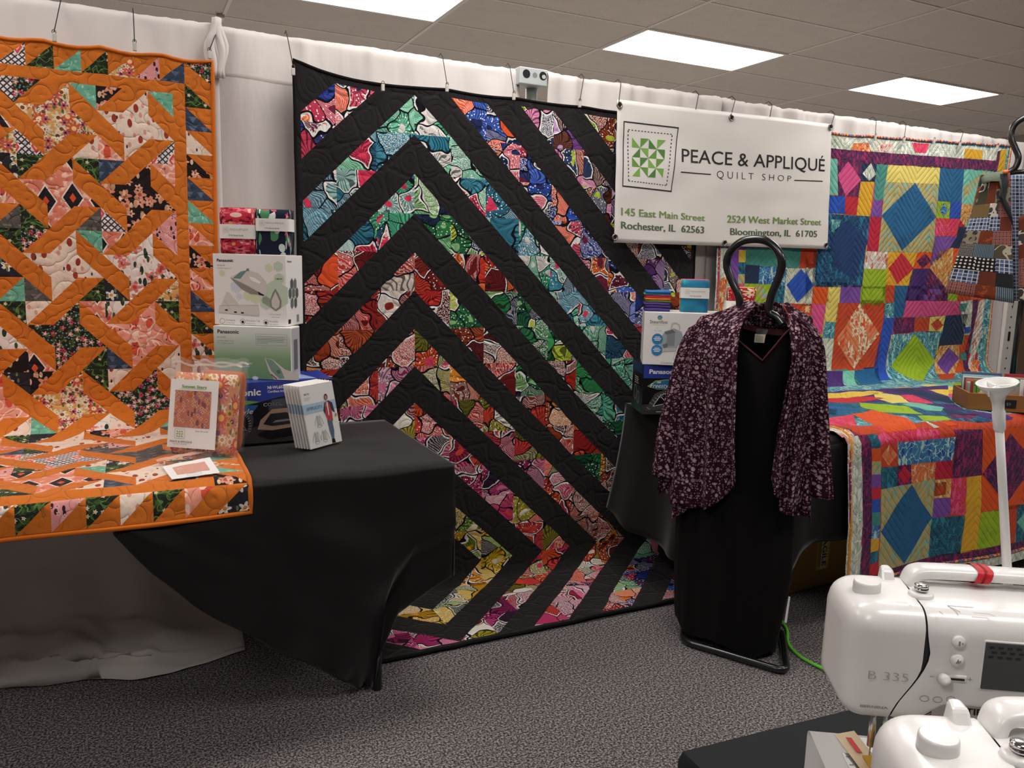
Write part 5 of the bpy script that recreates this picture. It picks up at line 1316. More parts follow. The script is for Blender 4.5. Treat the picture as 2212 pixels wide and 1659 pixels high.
# =================================================================== quilt kits in zip bags
k = NT('clear_plastic_film', .12, .5); k.color((1, 1, 1, 1)); k.b.inputs['Alpha'].default_value = .07
k.bump(k.noise(k.obj(), 26, 3), .01, .7); FILM = k.m
k = NT('zip_strip_plastic', .2, .5); k.color(hexc('f0e6dc')); k.b.inputs['Alpha'].default_value = .45; ZIP = k.m
F_KIT = fabric('retro_daisy_cotton', 'd98a5c', (('flower', 30, .62, 'f0dcc0', 'c8843a', 8, .7), ('leaf', 44, .5, .6, .18, '6c6a3a', .4), ('flower', 22, .6, 'cf6a72', '5a2a30', 12, .5), ('flower', 18, .64, 'd24a34', 'f0a840', 14, .5), ('flower', 26, .5, 'd99a3c', '7a4a20', 10, .35)), None)
F_KIT2 = fabric('rust_solid_cotton', 'bb5a1a', (), None)
def kit_bag(name, label, bl, br, height, depth, lean, fab, card):
    """folded fabric in a clear zip bag standing on its lower edge"""
    bl, br = Vector(bl), Vector(br); ex = (br-bl); wd = ex.length; ex.normalize(); n = Vector((ex.y, -ex.x, 0))
    u = (UP*math.cos(lean)-n*math.sin(lean)).normalized(); nn = ex.cross(u)
    if nn.dot(n) < 0: nn = -nn
    t = thing(name, label, 'quilt kit', tuple((bl+br)/2), 0, 'quilt kits in zip bags')
    def blob(x0, x1, z0, z1, d0, d1, m, nm, puff=.008, par=t, n_=12):
        mb = MB(); rings = []; uvs = []
        for q_ in range(n_+1):
            f = q_/n_; e = min(f, 1-f); kk = math.sqrt(max(0, 1-(1-min(1, e/.12))**2))*.92+.08; ring = []; uv = []
            for j in range(28):
                a = 2*PI*j/28; ca, sa = math.cos(a), math.sin(a)
                x_ = (x0+x1)/2+(x1-x0)/2*(.965+.035*kk)*math.copysign(abs(ca)**.3, ca)
                y_ = (d0+d1)/2+((d1-d0)/2*kk)*math.copysign(abs(sa)**.42, sa)+puff*.4*nz(x_*30, f*6, d0*50)
                z_ = lerp(z0, z1, f)
                ring.append(bl+ex*x_+u*z_-nn*y_); uv.append((x_+y_, z_))
            rings.append(ring); uvs.append(uv+[uv[0]])
        mb.loft(rings, True, 0, True, True, uvs); return mb.build(nm, m, par)
    blob(.006, wd-.006, .004, height*.86, .006, depth, fab, 'folded_fabric')
    if card:
        ins = .0025
        cw, ch = wd*.71, height*.70; cx, cz = wd*.045, height*.085
        mb = MB(); c0 = bl+ex*cx+u*cz+nn*ins
        mb.add([c0, c0+ex*cw, c0+ex*cw+u*ch, c0+u*ch], [(0, 1, 2, 3)], 0, False); cdo = mb.build('pattern_card', PAPER, t, solid=.0008)
        pr = Print(c0+nn*.0006, ex, u); pr.h = .0003
        pr.rect(cw*.11, ch*.30, cw*.86, ch*.84, fabric('kit_photo_print', 'c06a4a', (('flower', 70, .5, 'e0a07a', '8a3a2a', 4, .7), ('leaf', 60, .5, .6, .25, '7a3038', .5), ('noise', 40, .55, .1, '9a4a6a')), None))
        pr.text('Sunset Stars', cw*.24, ch*.88, plain('kit_green_ink', '6f9f3a', .5), ch*.042, cw*.52, .025); pr.line([(cw*.2, ch*.865), (cw*.75, ch*.865)], .0008, GRNI, 1)
        pr.frame(cw*.15, ch*.13, cw*.36, ch*.275, .0008, GRY, 1)
        for i in range(3):
            for j in range(3): pr.disc(cw*(.205+.05*i), ch*(.165+.035*j), cw*.022, ch*.009, GRNI, 2, 8, .6 if (i+j) % 2 else -.6)
        pr.text('PEACE & APPLIQU\u00c9', cw*.06, ch*.075, INK, ch*.028, cw*.46); pr.text('QUILT SHOP', cw*.12, ch*.045, GRY, ch*.018, cw*.3); pr.text('Size 52 x 65', cw*.58, ch*.245, INK, ch*.022, cw*.26)
        pr.build('card_printing', cdo)
    # film: pouch around the fabric and the flat zip end standing above it
    mb = MB(); us_ = [i/16 for i in range(17)]; vs_ = [i/20 for i in range(21)]
    def film(u_, v_, side):
        z_ = v_*height; full = (1 if v_ < .80 else max(.10, 1-(v_-.80)/.12)); edge = min(1, min(u_, 1-u_)/.06)
        d_ = (-.005 if side == 0 else depth+.004); md = depth*.35
        y_ = lerp(md, d_, full*edge)+.0035*nz(u_*7, v_*9, side*5+2)*(1 if v_ < .85 else 2.0)
        x_ = lerp(-.004, wd+.006, u_)+.004*nz(v_*8, 2, side)*(abs(u_-.5)*2)
        return bl+ex*x_+u*(z_+.010*nz(u_*5, 1, 4)*(v_ > .9))-nn*y_
    for sd in (0, 1): mb.sheet(lambda a, b_: film(a, b_, sd), us_, vs_)
    mb.build('zip_bag_film', FILM, t)
    mb = MB()
    for sd in (0, 1):
        mb.sheet(lambda a, b_: film(a, .935+.022*b_, sd)+nn*(.0012 if sd == 0 else -.0012), us_, [0, .5, 1])
    mb.build('zip_strip', ZIP, t)
    return t
kb = onZ(354, 982, .7675); kr = onZ(500, 993, .7675)
kit_bag('quilt_kit', 'quilt kit bag with flowered fabric and a printed pattern card, standing on the orange quilt', kb, kr, .284, .045, math.radians(10), F_KIT, True)
kb2 = onZ(420, 972, .7675)+Vector((0, .035, 0)); kr2 = onZ(516, 977, .7675)+Vector((0, .005, 0))
kit_bag('quilt_kit', 'quilt kit bag of plain rust fabric, tucked behind the flowered kit', kb2, kr2, .278, .030, math.radians(9), F_KIT2, False)
# small flat bag lying on the quilt
t = thing('pattern_bag', 'small clear zip bag with a pattern card lying flat on the orange quilt', 'pattern', tuple(onZ(410, 1008, .768)), 0)
q4 = [onZ(366, 1041, .768), onZ(484, 1027, .770), onZ(452, 976, .770), onZ(336, 1000, .770)]
def bil(u_, v_, h=0):
    p = q4[0].lerp(q4[1], u_).lerp(q4[3].lerp(q4[2], u_), v_); return p+UP*(h+.004*abs(nz(u_*4, v_*4, 1))+.007*smooth01((v_-.6)/.4)+.003*u_*(1-v_))
mb = MB(); mb.sheet(lambda a, b_: bil(.06+.88*a, .06+.66*b_, .0012), [i/10 for i in range(11)], [i/10 for i in range(11)]); mb.build('pattern_card', PAPER, t)
pr = Print(fn=lambda x, y, h: bil(x, y, .0014+h)); 
KP = fabric('kit_photo_pale_print', 'dd9c84', (('flower', 60, .5, 'f0c0a0', 'c05a50', 4, .7), ('noise', 40, .55, .1, 'c88aa0')), None)
for i in range(8):
    for j in range(4): pr.rect(.20+.6*i/8, .22+.36*j/4, .20+.6*(i+1)/8, .22+.36*(j+1)/4, KP)
pr.frame(.36, .10, .62, .19, .008, LGY, 1); pr.build('card_printing', t)
mb = MB(); mb.sheet(lambda a, b_: bil(a, b_, .0035), [i/12 for i in range(13)], [i/12 for i in range(13)]); mb.build('zip_bag_film', FILM, t)
mb = MB(); mb.sheet(lambda a, b_: bil(a, .86+.10*b_, .0045), [i/12 for i in range(13)], [0, .5, 1]); mb.build('zip_strip', plain('rose_zip_strip', 'd9a894', .3, .5), t)

# =================================================================== shop banner
VY = 2.868
BC = [onY(1326, 524, VY), onY(1787, 538, VY), onY(1799, 268, VY), onY(1333, 215, VY)]     # BL BR TR TL
def ban(x, y, h=0):     # x, y in 0..1
    p = BC[0].lerp(BC[1], x).lerp(BC[3].lerp(BC[2], x), y)
    wv = .004*math.sin(x*9+y*2)+.005*nz(x*6, y*5, 3)+.004*math.sin(x*31)*max(0, y-.55)
    return p+Vector((0, -(h+wv), 0))
t = thing('shop_banner', 'white vinyl banner lettered Peace & Appliqu\u00e9 Quilt Shop, hung between two quilts', 'banner', tuple((BC[0]+BC[1])/2))
k = NT('white_vinyl', .45, .4); k.color(hexc('eae5df')); k.bump(k.noise(k.uv(), 6, 2), .006, .25); VIN = k.m
mb = MB(); mb.sheet(lambda a, b_: ban(a, b_), [i/60 for i in range(61)], [i/30 for i in range(31)]); mb.build('sheet', VIN, t, solid=.0012)
# survey of the printing in crop pixels -> banner coordinates
def bq(cx, cy):
    px, py = 1300+cx/3.95, 180+cy/3.95
    p = onY(px, py, VY)
    # invert the bilinear map by iteration
    x, y = .5, .5
    for _ in range(25):
        g = BC[0].lerp(BC[1], x).lerp(BC[3].lerp(BC[2], x), y)
        x += (p.x-g.x)/(BC[1].x-BC[0].x); y += (p.z-g.z)/(BC[3].z-BC[0].z)
    return x, y
BBLK = plain('banner_black_ink', '1c1a1a', .5)
lg = Print(fn=lambda x, y, h: ban(x, y, h+.0003))
def quadmap(TL, TR, BR_, BL_):
    a, b_, c_, d_ = bq(*TL), bq(*TR), bq(*BR_), bq(*BL_)
    def m(u_, v_):      # v up
        x0, y0 = lerp(d_[0], c_[0], u_), lerp(d_[1], c_[1], u_); x1, y1 = lerp(a[0], b_[0], u_), lerp(a[1], b_[1], u_)
        return lerp(x0, x1, v_), lerp(y0, y1, v_)
    return m
fr = quadmap((180, 322), (660, 375), (596, 928), (170, 882))
def strip(m, a, b_, wd_, mat, pr):
    n = 10; du = (wd_*.83 if abs(a[0]-b_[0]) < 1e-6 else 0); dv = (wd_ if abs(a[1]-b_[1]) < 1e-6 else 0)
    for i in range(n):
        p = (lerp(a[0], b_[0], i/n), lerp(a[1], b_[1], i/n)); q_ = (lerp(a[0], b_[0], (i+1)/n), lerp(a[1], b_[1], (i+1)/n))
        if dv: pr.poly([m(p[0], p[1]), m(q_[0], q_[1]), m(q_[0], q_[1]+dv), m(p[0], p[1]+dv)], mat)
        else: pr.poly([m(p[0], p[1]), m(p[0]+du, p[1]), m(q_[0]+du, q_[1]), m(q_[0], q_[1])], mat)
w_ = .020
strip(fr, (0, 0), (1, 0), w_, BBLK, lg); strip(fr, (0, 1-w_), (1, 1-w_), w_, BBLK, lg); strip(fr, (0, 0), (0, 1), w_, BBLK, lg); strip(fr, (1-w_, 0), (1-w_, 1), w_, BBLK, lg)
dm = quadmap((215, 393), (608, 432), (552, 876), (218, 836))
for i in range(14):      # dashed line
    a, b_ = i/14+.012, i/14+.046
    for v0 in (0, .983): lg.poly([dm(a, v0), dm(b_, v0), dm(b_, v0+.017), dm(a, v0+.017)], BBLK)
    for u0 in (0, .978): lg.poly([dm(u0, a), dm(u0+.022, a), dm(u0+.022, b_), dm(u0, b_)], BBLK)
gm = quadmap((256, 462), (548, 486), (515, 810), (252, 792))
LG = [plain('logo_green_light', '7fb04a', .5), plain('logo_green_dark', '4f8238', .5), plain('logo_green_mid', '68993e', .5)]
tri = {  # pinwheel cells of a 4 x 4 grid: which corners the coloured half uses (0=TL 1=TR 2=BR 3=BL)
 (0,0):(0,2,3), (1,0):(0,1,3), (2,0):(0,2,3), (3,0):(0,1,3), (0,1):(1,2,3), (1,1):(0,1,2), (2,1):(1,2,3), (3,1):(0,1,2),
 (0,2):(0,2,3), (1,2):(0,1,3), (2,2):(0,2,3), (3,2):(0,1,3), (0,3):(1,2,3), (1,3):(0,1,2), (2,3):(1,2,3), (3,3):(0,1,2)}
for (i, j), cs in tri.items():
    cc = [(i/4, 1-j/4), ((i+1)/4, 1-j/4), ((i+1)/4, 1-(j+1)/4), (i/4, 1-(j+1)/4)]
    lg.poly([gm(*cc[c_]) for c_ in cs][::-1], LG[(i*2+j) % 3])
lg.build('logo', t)
def banner_text(st, TL, TR, BR_, BL_, mat, nm, bold=0.0, tall=None, gap=.2, heavy=0):
    m = quadmap(TL, TR, BR_, BL_); vs_, fs_ = text_mesh(st, bold)
    xs_ = [a for a, b_ in vs_]; y1 = max(b_ for a, b_ in vs_) if tall is None else tall; y0 = 0.0
    x0, x1 = min(xs_), max(xs_); mbt = MB()
    P = [m((a-x0)/(x1-x0), (b_-y0)/(y1-y0)) for a, b_ in vs_]
    # one part per word: cut the row of letters at its wide gaps
    ext = sorted((min(vs_[i][0] for i in f_), max(vs_[i][0] for i in f_)) for f_ in fs_); cuts = []; hi = ext[0][1]
    for a, b_ in ext:
        if a-hi > gap: cuts.append((a+hi)/2)
        hi = max(hi, b_)
    for q_ in range(len(cuts)+1):
        lo, h2_ = (cuts[q_-1] if q_ else -9), (cuts[q_] if q_ < len(cuts) else 99)
        mbt = MB(); fl2 = [f_ for f_ in fs_ if lo < vs_[f_[0]][0] < h2_]; mp_ = {}
        for f_ in fl2:
            for i in f_: mp_.setdefault(i, len(mp_))
        for q3, dx_ in enumerate(((0,) if not heavy else (-heavy, 0, heavy))): mbt.add([ban(P[i][0]+dx_, P[i][1], .0009+.0002*q3) for i in mp_], [tuple(mp_[i] for i in f_) for f_ in fl2], 0, False)
        mbt.build(nm, mat, t)
GRT = plain('address_green_ink', '7f9a58', .5); GRT2 = plain('address_dark_green_ink', '55684c', .5)
banner_text('PEACE & APPLIQU\u00c9', (684, 556), (1905, 648), (1903, 752), (680, 670), BBLK, 'headline', .004, .69)
banner_text('Q U I L T   S H O P', (985, 742), (1612, 788), (1608, 838), (985, 808), BBLK, 'subtitle', -.012, .70, .75)
ln = Print(fn=lambda x, y, h: ban(x, y, h+.0003))
for (a, b_) in (((672, 757), (935, 777)), ((1638, 828), (1884, 836))):
    A, B_ = bq(*a), bq(*b_)
    for i in range(6):
        p = [lerp(A[q_], B_[q_], i/6) for q_ in (0, 1)]; q2_ = [lerp(A[q_], B_[q_], (i+1)/6) for q_ in (0, 1)]
        ln.poly([(p[0], p[1]-.004), (q2_[0], q2_[1]-.004), (q2_[0], q2_[1]+.004), (p[0], p[1]+.004)], BBLK)
ln.build('rule_line', t)
banner_text('145 East Main Street', (163, 1060), (882, 1122), (880, 1175), (163, 1125), GRT, 'address_line', 0, .70, .2, .0011)
banner_text('Rochester, IL  62563', (160, 1178), (872, 1222), (870, 1280), (160, 1240), GRT2, 'address_line', 0, .70, .2, .0011)
banner_text('2524 West Market Street', (1075, 1124), (1868, 1158), (1866, 1210), (1073, 1186), GRT, 'address_line', 0, .70, .2, .0011)
banner_text('Bloomington, IL  61705', (1102, 1234), (1830, 1258), (1828, 1312), (1102, 1292), GRT2, 'address_line', 0, .70, .2, .0011)
EYELET = plain('metal_eyelet', '9a948c', .3, .5, .9)
for cx, cy in ((145, 188), (1103, 296), (1957, 372), (108, 1313), (1050, 1362), (1908, 1382)):
    x, y = bq(cx, cy); c0 = ban(x, y, .002); mb = MB()
    mb.tube([c0+Vector((.0115*math.cos(a), 0, .0115*math.sin(a))) for a in (2*PI*i/20 for i in range(20))], .0035, 8, True); g = mb.build('grommet', EYELET, t)
    mb = MB(); mb.lathe([(.0085, 0), (.0085, .001)], 14, tuple(c0+Vector((0, .0005, 0))), 0, Matrix.Rotation(PI/2, 3, 'X')); mb.build('grommet_hole', DARK, g)

# =================================================================== clips on wires
WIRE = plain('dark_hook_wire', '3c3836', .5, .5, .6); CLIP = plain('clear_clip', 'c9c4bc', .25, .6); CLIPM = plain('metal_clip', '6b5f58', .35, .5, .8)
def clip(top, bot, label, group, wire=True, mat=CLIP):
    t = thing('hook_clip', label, 'clip', tuple(bot), 0, group)
    top, bot = Vector(top), Vector(bot)
    if wire:
        mb = MB(); pa = [Vector((top.x, WY+.012, ZT+.008)), Vector((top.x, WY-.01, ZT+.013)), Vector((top.x, WY-.031, ZT-.004))]
        e_ = bot+Vector((0, -.012, .028)); s_ = pa[-1]
        pa += [s_.lerp(e_, f) for f in (.3, .6, 1.0)]
        mb.tube(pa, .0016, 6); mb.build('wire_hook', WIRE, t)
    mb = MB(); mb.box(bot+Vector((0, -.012, .012)), (.012, .010, .024)); mb.build('clip_body', mat, t, .002)
    mb = MB(); mb.tube([bot+Vector((.005*math.cos(a), -.014, .028+.007*math.sin(a))) for a in (2*PI*i/10 for i in range(10))], .0013, 6, True); mb.build('clip_loop', CLIPM, t)
def hung(lst, Y, texts, group):
    for (tx, ty, bx2, by2, wr), lab in zip(lst, texts):
        p0 = onY(tx, ty, WY-.03); p1 = onY(bx2, by2, Y)-UP*.010; clip((p0.x, WY, ZT), p1, lab, group, wr)
hung([(131, 8, 118, 85, 1), (288, 28, 291, 105, 1), (475, 58, 452, 122, 1)], 2.888, ['clip with a dark wire hook at the left of the orange quilt top', 'middle clip with a wire hook on the orange quilt top edge', 'clip with a wire hook at the top right corner of the orange quilt'], 'clips on the orange quilt')
hung([(620, 80, 632, 158, 1), (825, 180, 825, 192, 0), (956, 130, 963, 194, 1), (1101, 155, 1107, 212, 1), (1261, 168, 1249, 228, 1)], 2.895,
     ['clip with a wire hook at the top left corner of the black chevron quilt', 'small clip without hook, second from left on the black chevron quilt', 'middle clip with a wire hook on the black chevron quilt top', 'clip with a wire hook left of the pipe bracket on the black chevron quilt', 'rightmost visible clip with a wire hook on the black chevron quilt'], 'clips on the black chevron quilt')
hung([(1893, 252, 1886, 300, 1), (1958, 260, 1948, 305, 1), (2012, 275, 2013, 308, 0), (2082, 270, 2069, 314, 1), (2150, 285, 2150, 320, 0)], 2.888,
     ['leftmost visible clip with a wire hook on the batik quilt top', 'second clip with a wire hook on the batik quilt top', 'small clip without hook in the middle of the batik quilt top', 'third clip with a wire hook on the batik quilt top', 'small clip without hook near the right corner of the batik quilt'], 'clips on the batik quilt')
# plain wires that carry the banner
for tx, ty, bx2, by2, lab in ((1340, 185, 1337, 217, 'short wire hook above the left end of the shop banner'), (1508, 202, 1503, 236, 'left one of three wire hooks along the shop banner top'), (1587, 214, 1579, 250, 'wire hook that holds the middle eyelet of the shop banner'), (1667, 222, 1663, 252, 'wire hook between the middle and right eyelets of the shop banner'), (1803, 236, 1795, 272, 'wire hook that holds the right eyelet of the shop banner')):
    a = onY(tx, ty, WY-.03); b_ = onY(bx2, by2, VY-.012); mb = MB()
    mb.tube([Vector((a.x, WY+.012, ZT+.008)), Vector((a.x, WY-.01, ZT+.013)), Vector((a.x, WY-.034, ZT-.006)), b_], .0017, 6)
    tag(mb.build('wire_hook', WIRE), lab, 'hook', 'wire hooks of the shop banner')
# =================================================================== dress stand with dress and jacket
SO = Vector((1.95, 1.97, 0)); SW = Vector((.495, -.869, 0)).normalized(); SN = Vector((SW.y, -SW.x, 0))    # SN faces the viewer
if SN.dot(-SO) < 0: SN = -SN
def SP(a, d, z): return SO+SW*a+SN*d+UP*z
def SG(x, y, d=0.0):
    p = onP(x, y, SO+SN*d, SN); return ((p-SO).dot(SW), p.z)
TUBE = plain('black_enamel_tube', '17181a', .25, .6, 0, None, .4)
def smooth_path(pts, n=8, closed=False):
    out = []; m = len(pts)
    for i in range(m if closed else m-1):
        p0, p1, p2, p3 = pts[(i-1) % m if closed else max(i-1, 0)], pts[i], pts[(i+1) % m], pts[(i+2) % m if closed else min(i+2, m-1)]
        for q_ in range(n):
            t = q_/n; out.append(.5*((2*p1)+(p2-p0)*t+(2*p0-5*p1+4*p2-p3)*t*t+(3*p1-p0-3*p2+p3)*t**3))
    if not closed: out.append(pts[-1])
    return out
ts = thing('dress_stand', 'black tubular dress stand with a looped neck, holding the black dress', 'garment stand', tuple(SO))
lp = [Vector(SP(*((lambda g: (g[0], .0, g[1]))(SG(x, y, 0))))) for x, y in ((1588, 745), (1597, 700), (1597, 645), (1580, 605), (1570, 572), (1577, 545), (1600, 523), (1630, 517), (1660, 523), (1682, 545), (1689, 572), (1680, 605), (1666, 640), (1661, 672), (1676, 684), (1690, 702))]
mb = MB(); mb.tube(smooth_path(lp, 6), .0135, 12); mb.build('neck_loop', TUBE, ts)
fl_ = [onZ(1474, 1384, .016), onZ(1700, 1452, .016)]
A, Bq = fl_[0], fl_[1]; D_ = Vector((SN.x, SN.y, 0))
bk = onZ(1690, 1372, .016)
cr = [A+(Bq-A)*.0, Bq, bk+(bk-Bq)*.12, A+(bk-Bq)*1.1]
base = []
for i in range(4):
    p, pv, nx_ = cr[i], cr[i-1], cr[(i+1) % 4]
    a, b_ = p+(pv-p).normalized()*.045, p+(nx_-p).normalized()*.045
    for q_ in range(6):
        f = q_/5; base.append((a.lerp(p, f)).lerp(p.lerp(b_, f), f))
mb = MB(); mb.tube(base, .0125, 12, True); mb.build('base_loop', TUBE, ts)
mb = MB(); pm_ = (cr[2]+cr[3])/2
mb.tube(smooth_path([pm_, pm_+UP*.15, SP(-.05, -.03, .5), SP(-.05, -.02, .85), SP(-.05, -.02, 1.0)], 6), .0125, 12); mb.build('upright_tube', TUBE, ts)
mb = MB(); mb.tube(smooth_path([SP(-.25, -.01, 1.10), SP(-.2, 0, 1.09), SP(-.12, 0, 1.02), SP(-.04, 0, 1.0), SP(.04, 0, 1.06), SP(.09, -.01, 1.09)], 6), .011, 10); mb.build('shoulder_tube', TUBE, ts)
# dress -------------------------------------------------------------
k = NT('black_velvet', .95, .06); k.color(hexc('161515')); k.b.inputs['Sheen Weight'].default_value = .03; k.bump(k.noise(k.mapping(k.obj(), (1, 1, .15)), 22, 3), .01, .35); VELV = k.m
MAR = plain('maroon_trim', '48141f', .8)
CA = SG(1600, 900)[0]-.0
zrow = [(1.185, -.085, .19), (1.10, -.085, .185), (.95, -.09, .17), (.75, -.09, .165), (.55, -.095, .19), (.35, -.095, .20), (.15, -.10, .195), (.0, -.105, .19)]
left_px = [(1.2, -.26), (1.1, -.245), (.9, -.235), (.7, -.25), (.47, -.305), (.30, -.302), (.10, -.290), (.0, -.275)][::-1]
right_px = [(1.2, .09), (1.1, .085), (.9, .08), (.7, .09), (.47, .115), (.307, .119), (.15, .10), (.0, .082)][::-1]
DAV, DZV = SG(1648, 779, .085); DZS = SG(1600, 700, .0)[1]; DZB = SG(1645, 712, -.06)[1]
def dress(u, v):       # u around (0..1), v from top (0) to hem (1)
    th = 2*PI*u      # th=90deg front
    ca, sa = math.cos(th), math.sin(th)
    if sa > 0: zt_ = DZV+(DZS-DZV)*min(1, abs(ca)/.72)
    else: zt_ = lerp(DZS, DZB, max(0, 1-(abs(ca)/.5)**2))
    f = .5+.5*ca
    zh = .018+.035*(1-f)+.012*math.sin(th*5)
    z = lerp(zt_, zh, v)
    l, r = interp(z, left_px), interp(z, right_px)
    c_, hw = (l+r)/2, (r-l)/2
    c_ += (DAV-c_)*smooth01((z-.8)/.22)*(1-abs(ca))
    dp = interp(z, [(0, .105), (.5, .11), (.9, .095), (1.05, .085), (1.15, .06), (1.2, .05)])
    fo = 1+ (.05*math.sin(th*9+z*2)+.03*math.sin(th*17+1))*smooth01((1.0-z)/.9)
    return SP(c_+hw*ca*(1+.012*math.sin(th*11)), dp*sa*fo, z)
td = thing('black_dress', 'long black velvet dress with a maroon-piped V neck on the dress stand', 'dress', tuple(SO))
mb = MB(); us = [i/96 for i in range(97)]; mb.sheet(dress, us, [i/44 for i in range(45)]); mb.build('dress_body', VELV, td)
mb = MB(); mb.tube([dress(i/40*.5, 0)+SN*.003 for i in range(41)], .0035, 6); mb.build('neck_piping', MAR, td)
mb = MB(); mb.sheet(lambda a, b_: dress(.5+.5*a, 0)+SN*.004+UP*(.004-.020*b_), [i/30 for i in range(31)], [0, .5, 1]); mb.build('back_neck_facing', MAR, td)
g0 = SG(1636, 712, -.02); 
mb = MB(); mb.add([SP(g0[0]+x, -.02+.012*(z < 0)*1, g0[1]+z) for x, z in ((-.003, .004), (.036, .002), (.036, -.014), (-.002, -.013))], [(3, 2, 1, 0)], 0, False); tg = mb.build('brand_tag', plain('black_tag', '1a1a1c', .6), td, solid=.001)
mb = MB(); mb.add([SP(g0[0]+x, -.004, g0[1]+z) for x, z in ((-.002, -.014), (.034, -.013), (.031, -.042), (-.003, -.043))], [(3, 2, 1, 0)], 0, False); cg = mb.build('care_tag', plain('cream_tag', 'd9cfb4', .7), td, solid=.001)
pr = Print(SP(g0[0]-.003, -.0035, g0[1]-.043), SW, UP); pr.h = .0008
for i in range(4): pr.rect(.005, .006+i*.005, .030, .0072+i*.005, GRY)
pr.build('tag_printing', cg)
mb = MB(); c0 = onP(1704, 1320, SO+SN*.02, SN); mb.add([c0+UP*.06-SW*.0+SN*.02, c0+SW*.006+UP*.06+SN*.02, c0+SW*.001-UP*.035+SN*.02, c0-SW*.007-UP*.035+SN*.02], [(0, 1, 2, 3)], 0, False); mb.build('price_tag', PAPER, td, solid=.0008)
# jacket ------------------------------------------------------------
k = NT('plum_bubble_print', .8, .12); v = k.uv()
base = k.mix(k.noise(v, 9, 2), hexc('3a1526'), hexc('1d1018'))
c = base
for sc_, r_, lo, hi, sh in ((40, .30, '8a6878', 'e8ced6', .62), (66, .31, '7c5a6c', 'e0c2cc', .58), (120, .32, '9a7484', 'dcb6c2', .5)):
    vo = k.voro(k.mapping(v, loc=(sc_*.11, .3, 0)), sc_, 'F1', .9); rn_ = k.sep(vo.outputs['Color'])
    rad = k.math('MULTIPLY', k.math('ADD', .62, k.math('MULTIPLY', rn_[0], .42)), r_)
    m_ = k.math('MULTIPLY', k.lt(vo.outputs['Distance'], rad), k.lt(rn_[1], sh))
    tone = k.mix(rn_[2], hexc(lo), hexc(hi)); tone = k.mix(k.math('MULTIPLY', k.math('DIVIDE', vo.outputs['Distance'], rad), .5), tone, hexc('55303f'))
    tone = k.mix(k.math('MULTIPLY', k.noise(v, 5, 1), .8), tone, k.mix(.55, tone, hexc('4a2236')))
    c = k.mix(m_, c, tone)
k.color(c); k.bump(k.noise(v, 30, 2), .004, .3); PLUM = k.m
tj = thing('jacket', 'open plum jacket printed with pale bubbles, worn over the black dress', 'jacket', tuple(SO))
def arcuv(rings):
    out = []
    for r in rings:
        L = [0.0]
        for p, q_ in zip(r, r[1:]): L.append(L[-1]+(q_-p).length)
        out.append([(a-L[-1]*.5, p.z) for a, p in zip(L, r)])
    return out
def crv(pts, d): return [SG(x, y, d) for x, y in pts]
def panel(inner, outer, hem_, d_in, d_out, depth_fn, nm, nu=34, nv=46):
    """front panel: inner and outer edges as (px) polylines from shoulder to hem, hem_ as px polyline from inner to outer"""
    I = [SG(x, y, d_in) for x, y in inner]; O_ = [SG(x, y, d_out) for x, y in outer]; Hh = [SG(x, y, (d_in+d_out)/2) for x, y in hem_]
    def along(pl, t):
        L = [0]
        for p, q_ in zip(pl, pl[1:]): L.append(L[-1]+math.hypot(q_[0]-p[0], q_[1]-p[1]))
        s_ = t*L[-1]
        for i in range(len(pl)-1):
            if s_ <= L[i+1]+1e-9:
                f = (s_-L[i])/(L[i+1]-L[i]+1e-9); return (lerp(pl[i][0], pl[i+1][0], f), lerp(pl[i][1], pl[i+1][1], f))
        return pl[-1]
    def fn(u_, v_):      # u 0 inner -> 1 outer ; Coons patch
        a, b_ = along(I, v_), along(O_, v_); c_ = along(Hh, u_); t0, t1 = I[0], O_[0]; h0, h1 = I[-1], O_[-1]
        top = (lerp(t0[0], t1[0], u_), lerp(t0[1], t1[1], u_)+.012*math.sin(PI*u_))
        out = []
        for q_ in (0, 1):
            ru = lerp(a[q_], b_[q_], u_); rv = lerp(top[q_], c_[q_], v_); bb = lerp(lerp(t0[q_], t1[q_], u_), lerp(h0[q_], h1[q_], u_), v_)
            out.append(ru+rv-bb)
        return SP(out[0], depth_fn(u_, v_, out[0], out[1]), out[1])
    mb = MB(); us_ = [i/nu for i in range(nu+1)]; vs_ = [i/nv for i in range(nv+1)]
    rings = [[fn(a, b_) for a in us_] for b_ in vs_]
    mb.loft(rings, False, 0, uvs=arcuv(rings))
    return mb.build(nm, PLUM, tj, solid=.0018)
def dep(d0, amp, freq, ph, back):
    def f(u_, v_, a, z):
        base_ = interp(z, [(.45, .15), (.8, .135), (1.05, .115), (1.15, .07), (1.2, .012), (1.25, -.02)])
        body = base_*(1-back*u_**2.2)
        return d0+body+amp*math.sin(freq*u_+ph+v_*1.2)*smooth01(v_*1.6)+amp*.5*math.sin(freq*1.9*u_+2*ph)*v_
    return f
panel([(1612, 655), (1592, 690), (1591, 720), (1598, 790), (1601, 880), (1603, 960), (1607, 1028)], [(1562, 668), (1502, 686), (1470, 750), (1452, 860), (1433, 960), (1412, 1062)],
      [(1607, 1028), (1592, 1050), (1565, 1075), (1530, 1094), (1508, 1096), (1475, 1090), (1440, 1080), (1412, 1062)], .13, .06, dep(.012, .022, 17, .5, .7), 'left_front')
panel([(1668, 660), (1690, 690), (1704, 740), (1712, 780), (1700, 850), (1686, 930), (1674, 1030)], [(1702, 668), (1748, 688), (1758, 760), (1754, 880), (1748, 980), (1742, 1116)],
      [(1674, 1030), (1684, 1052), (1700, 1082), (1722, 1106), (1742, 1116)], .13, .06, dep(.012, .020, 16, 2.2, .55), 'right_front', 28)
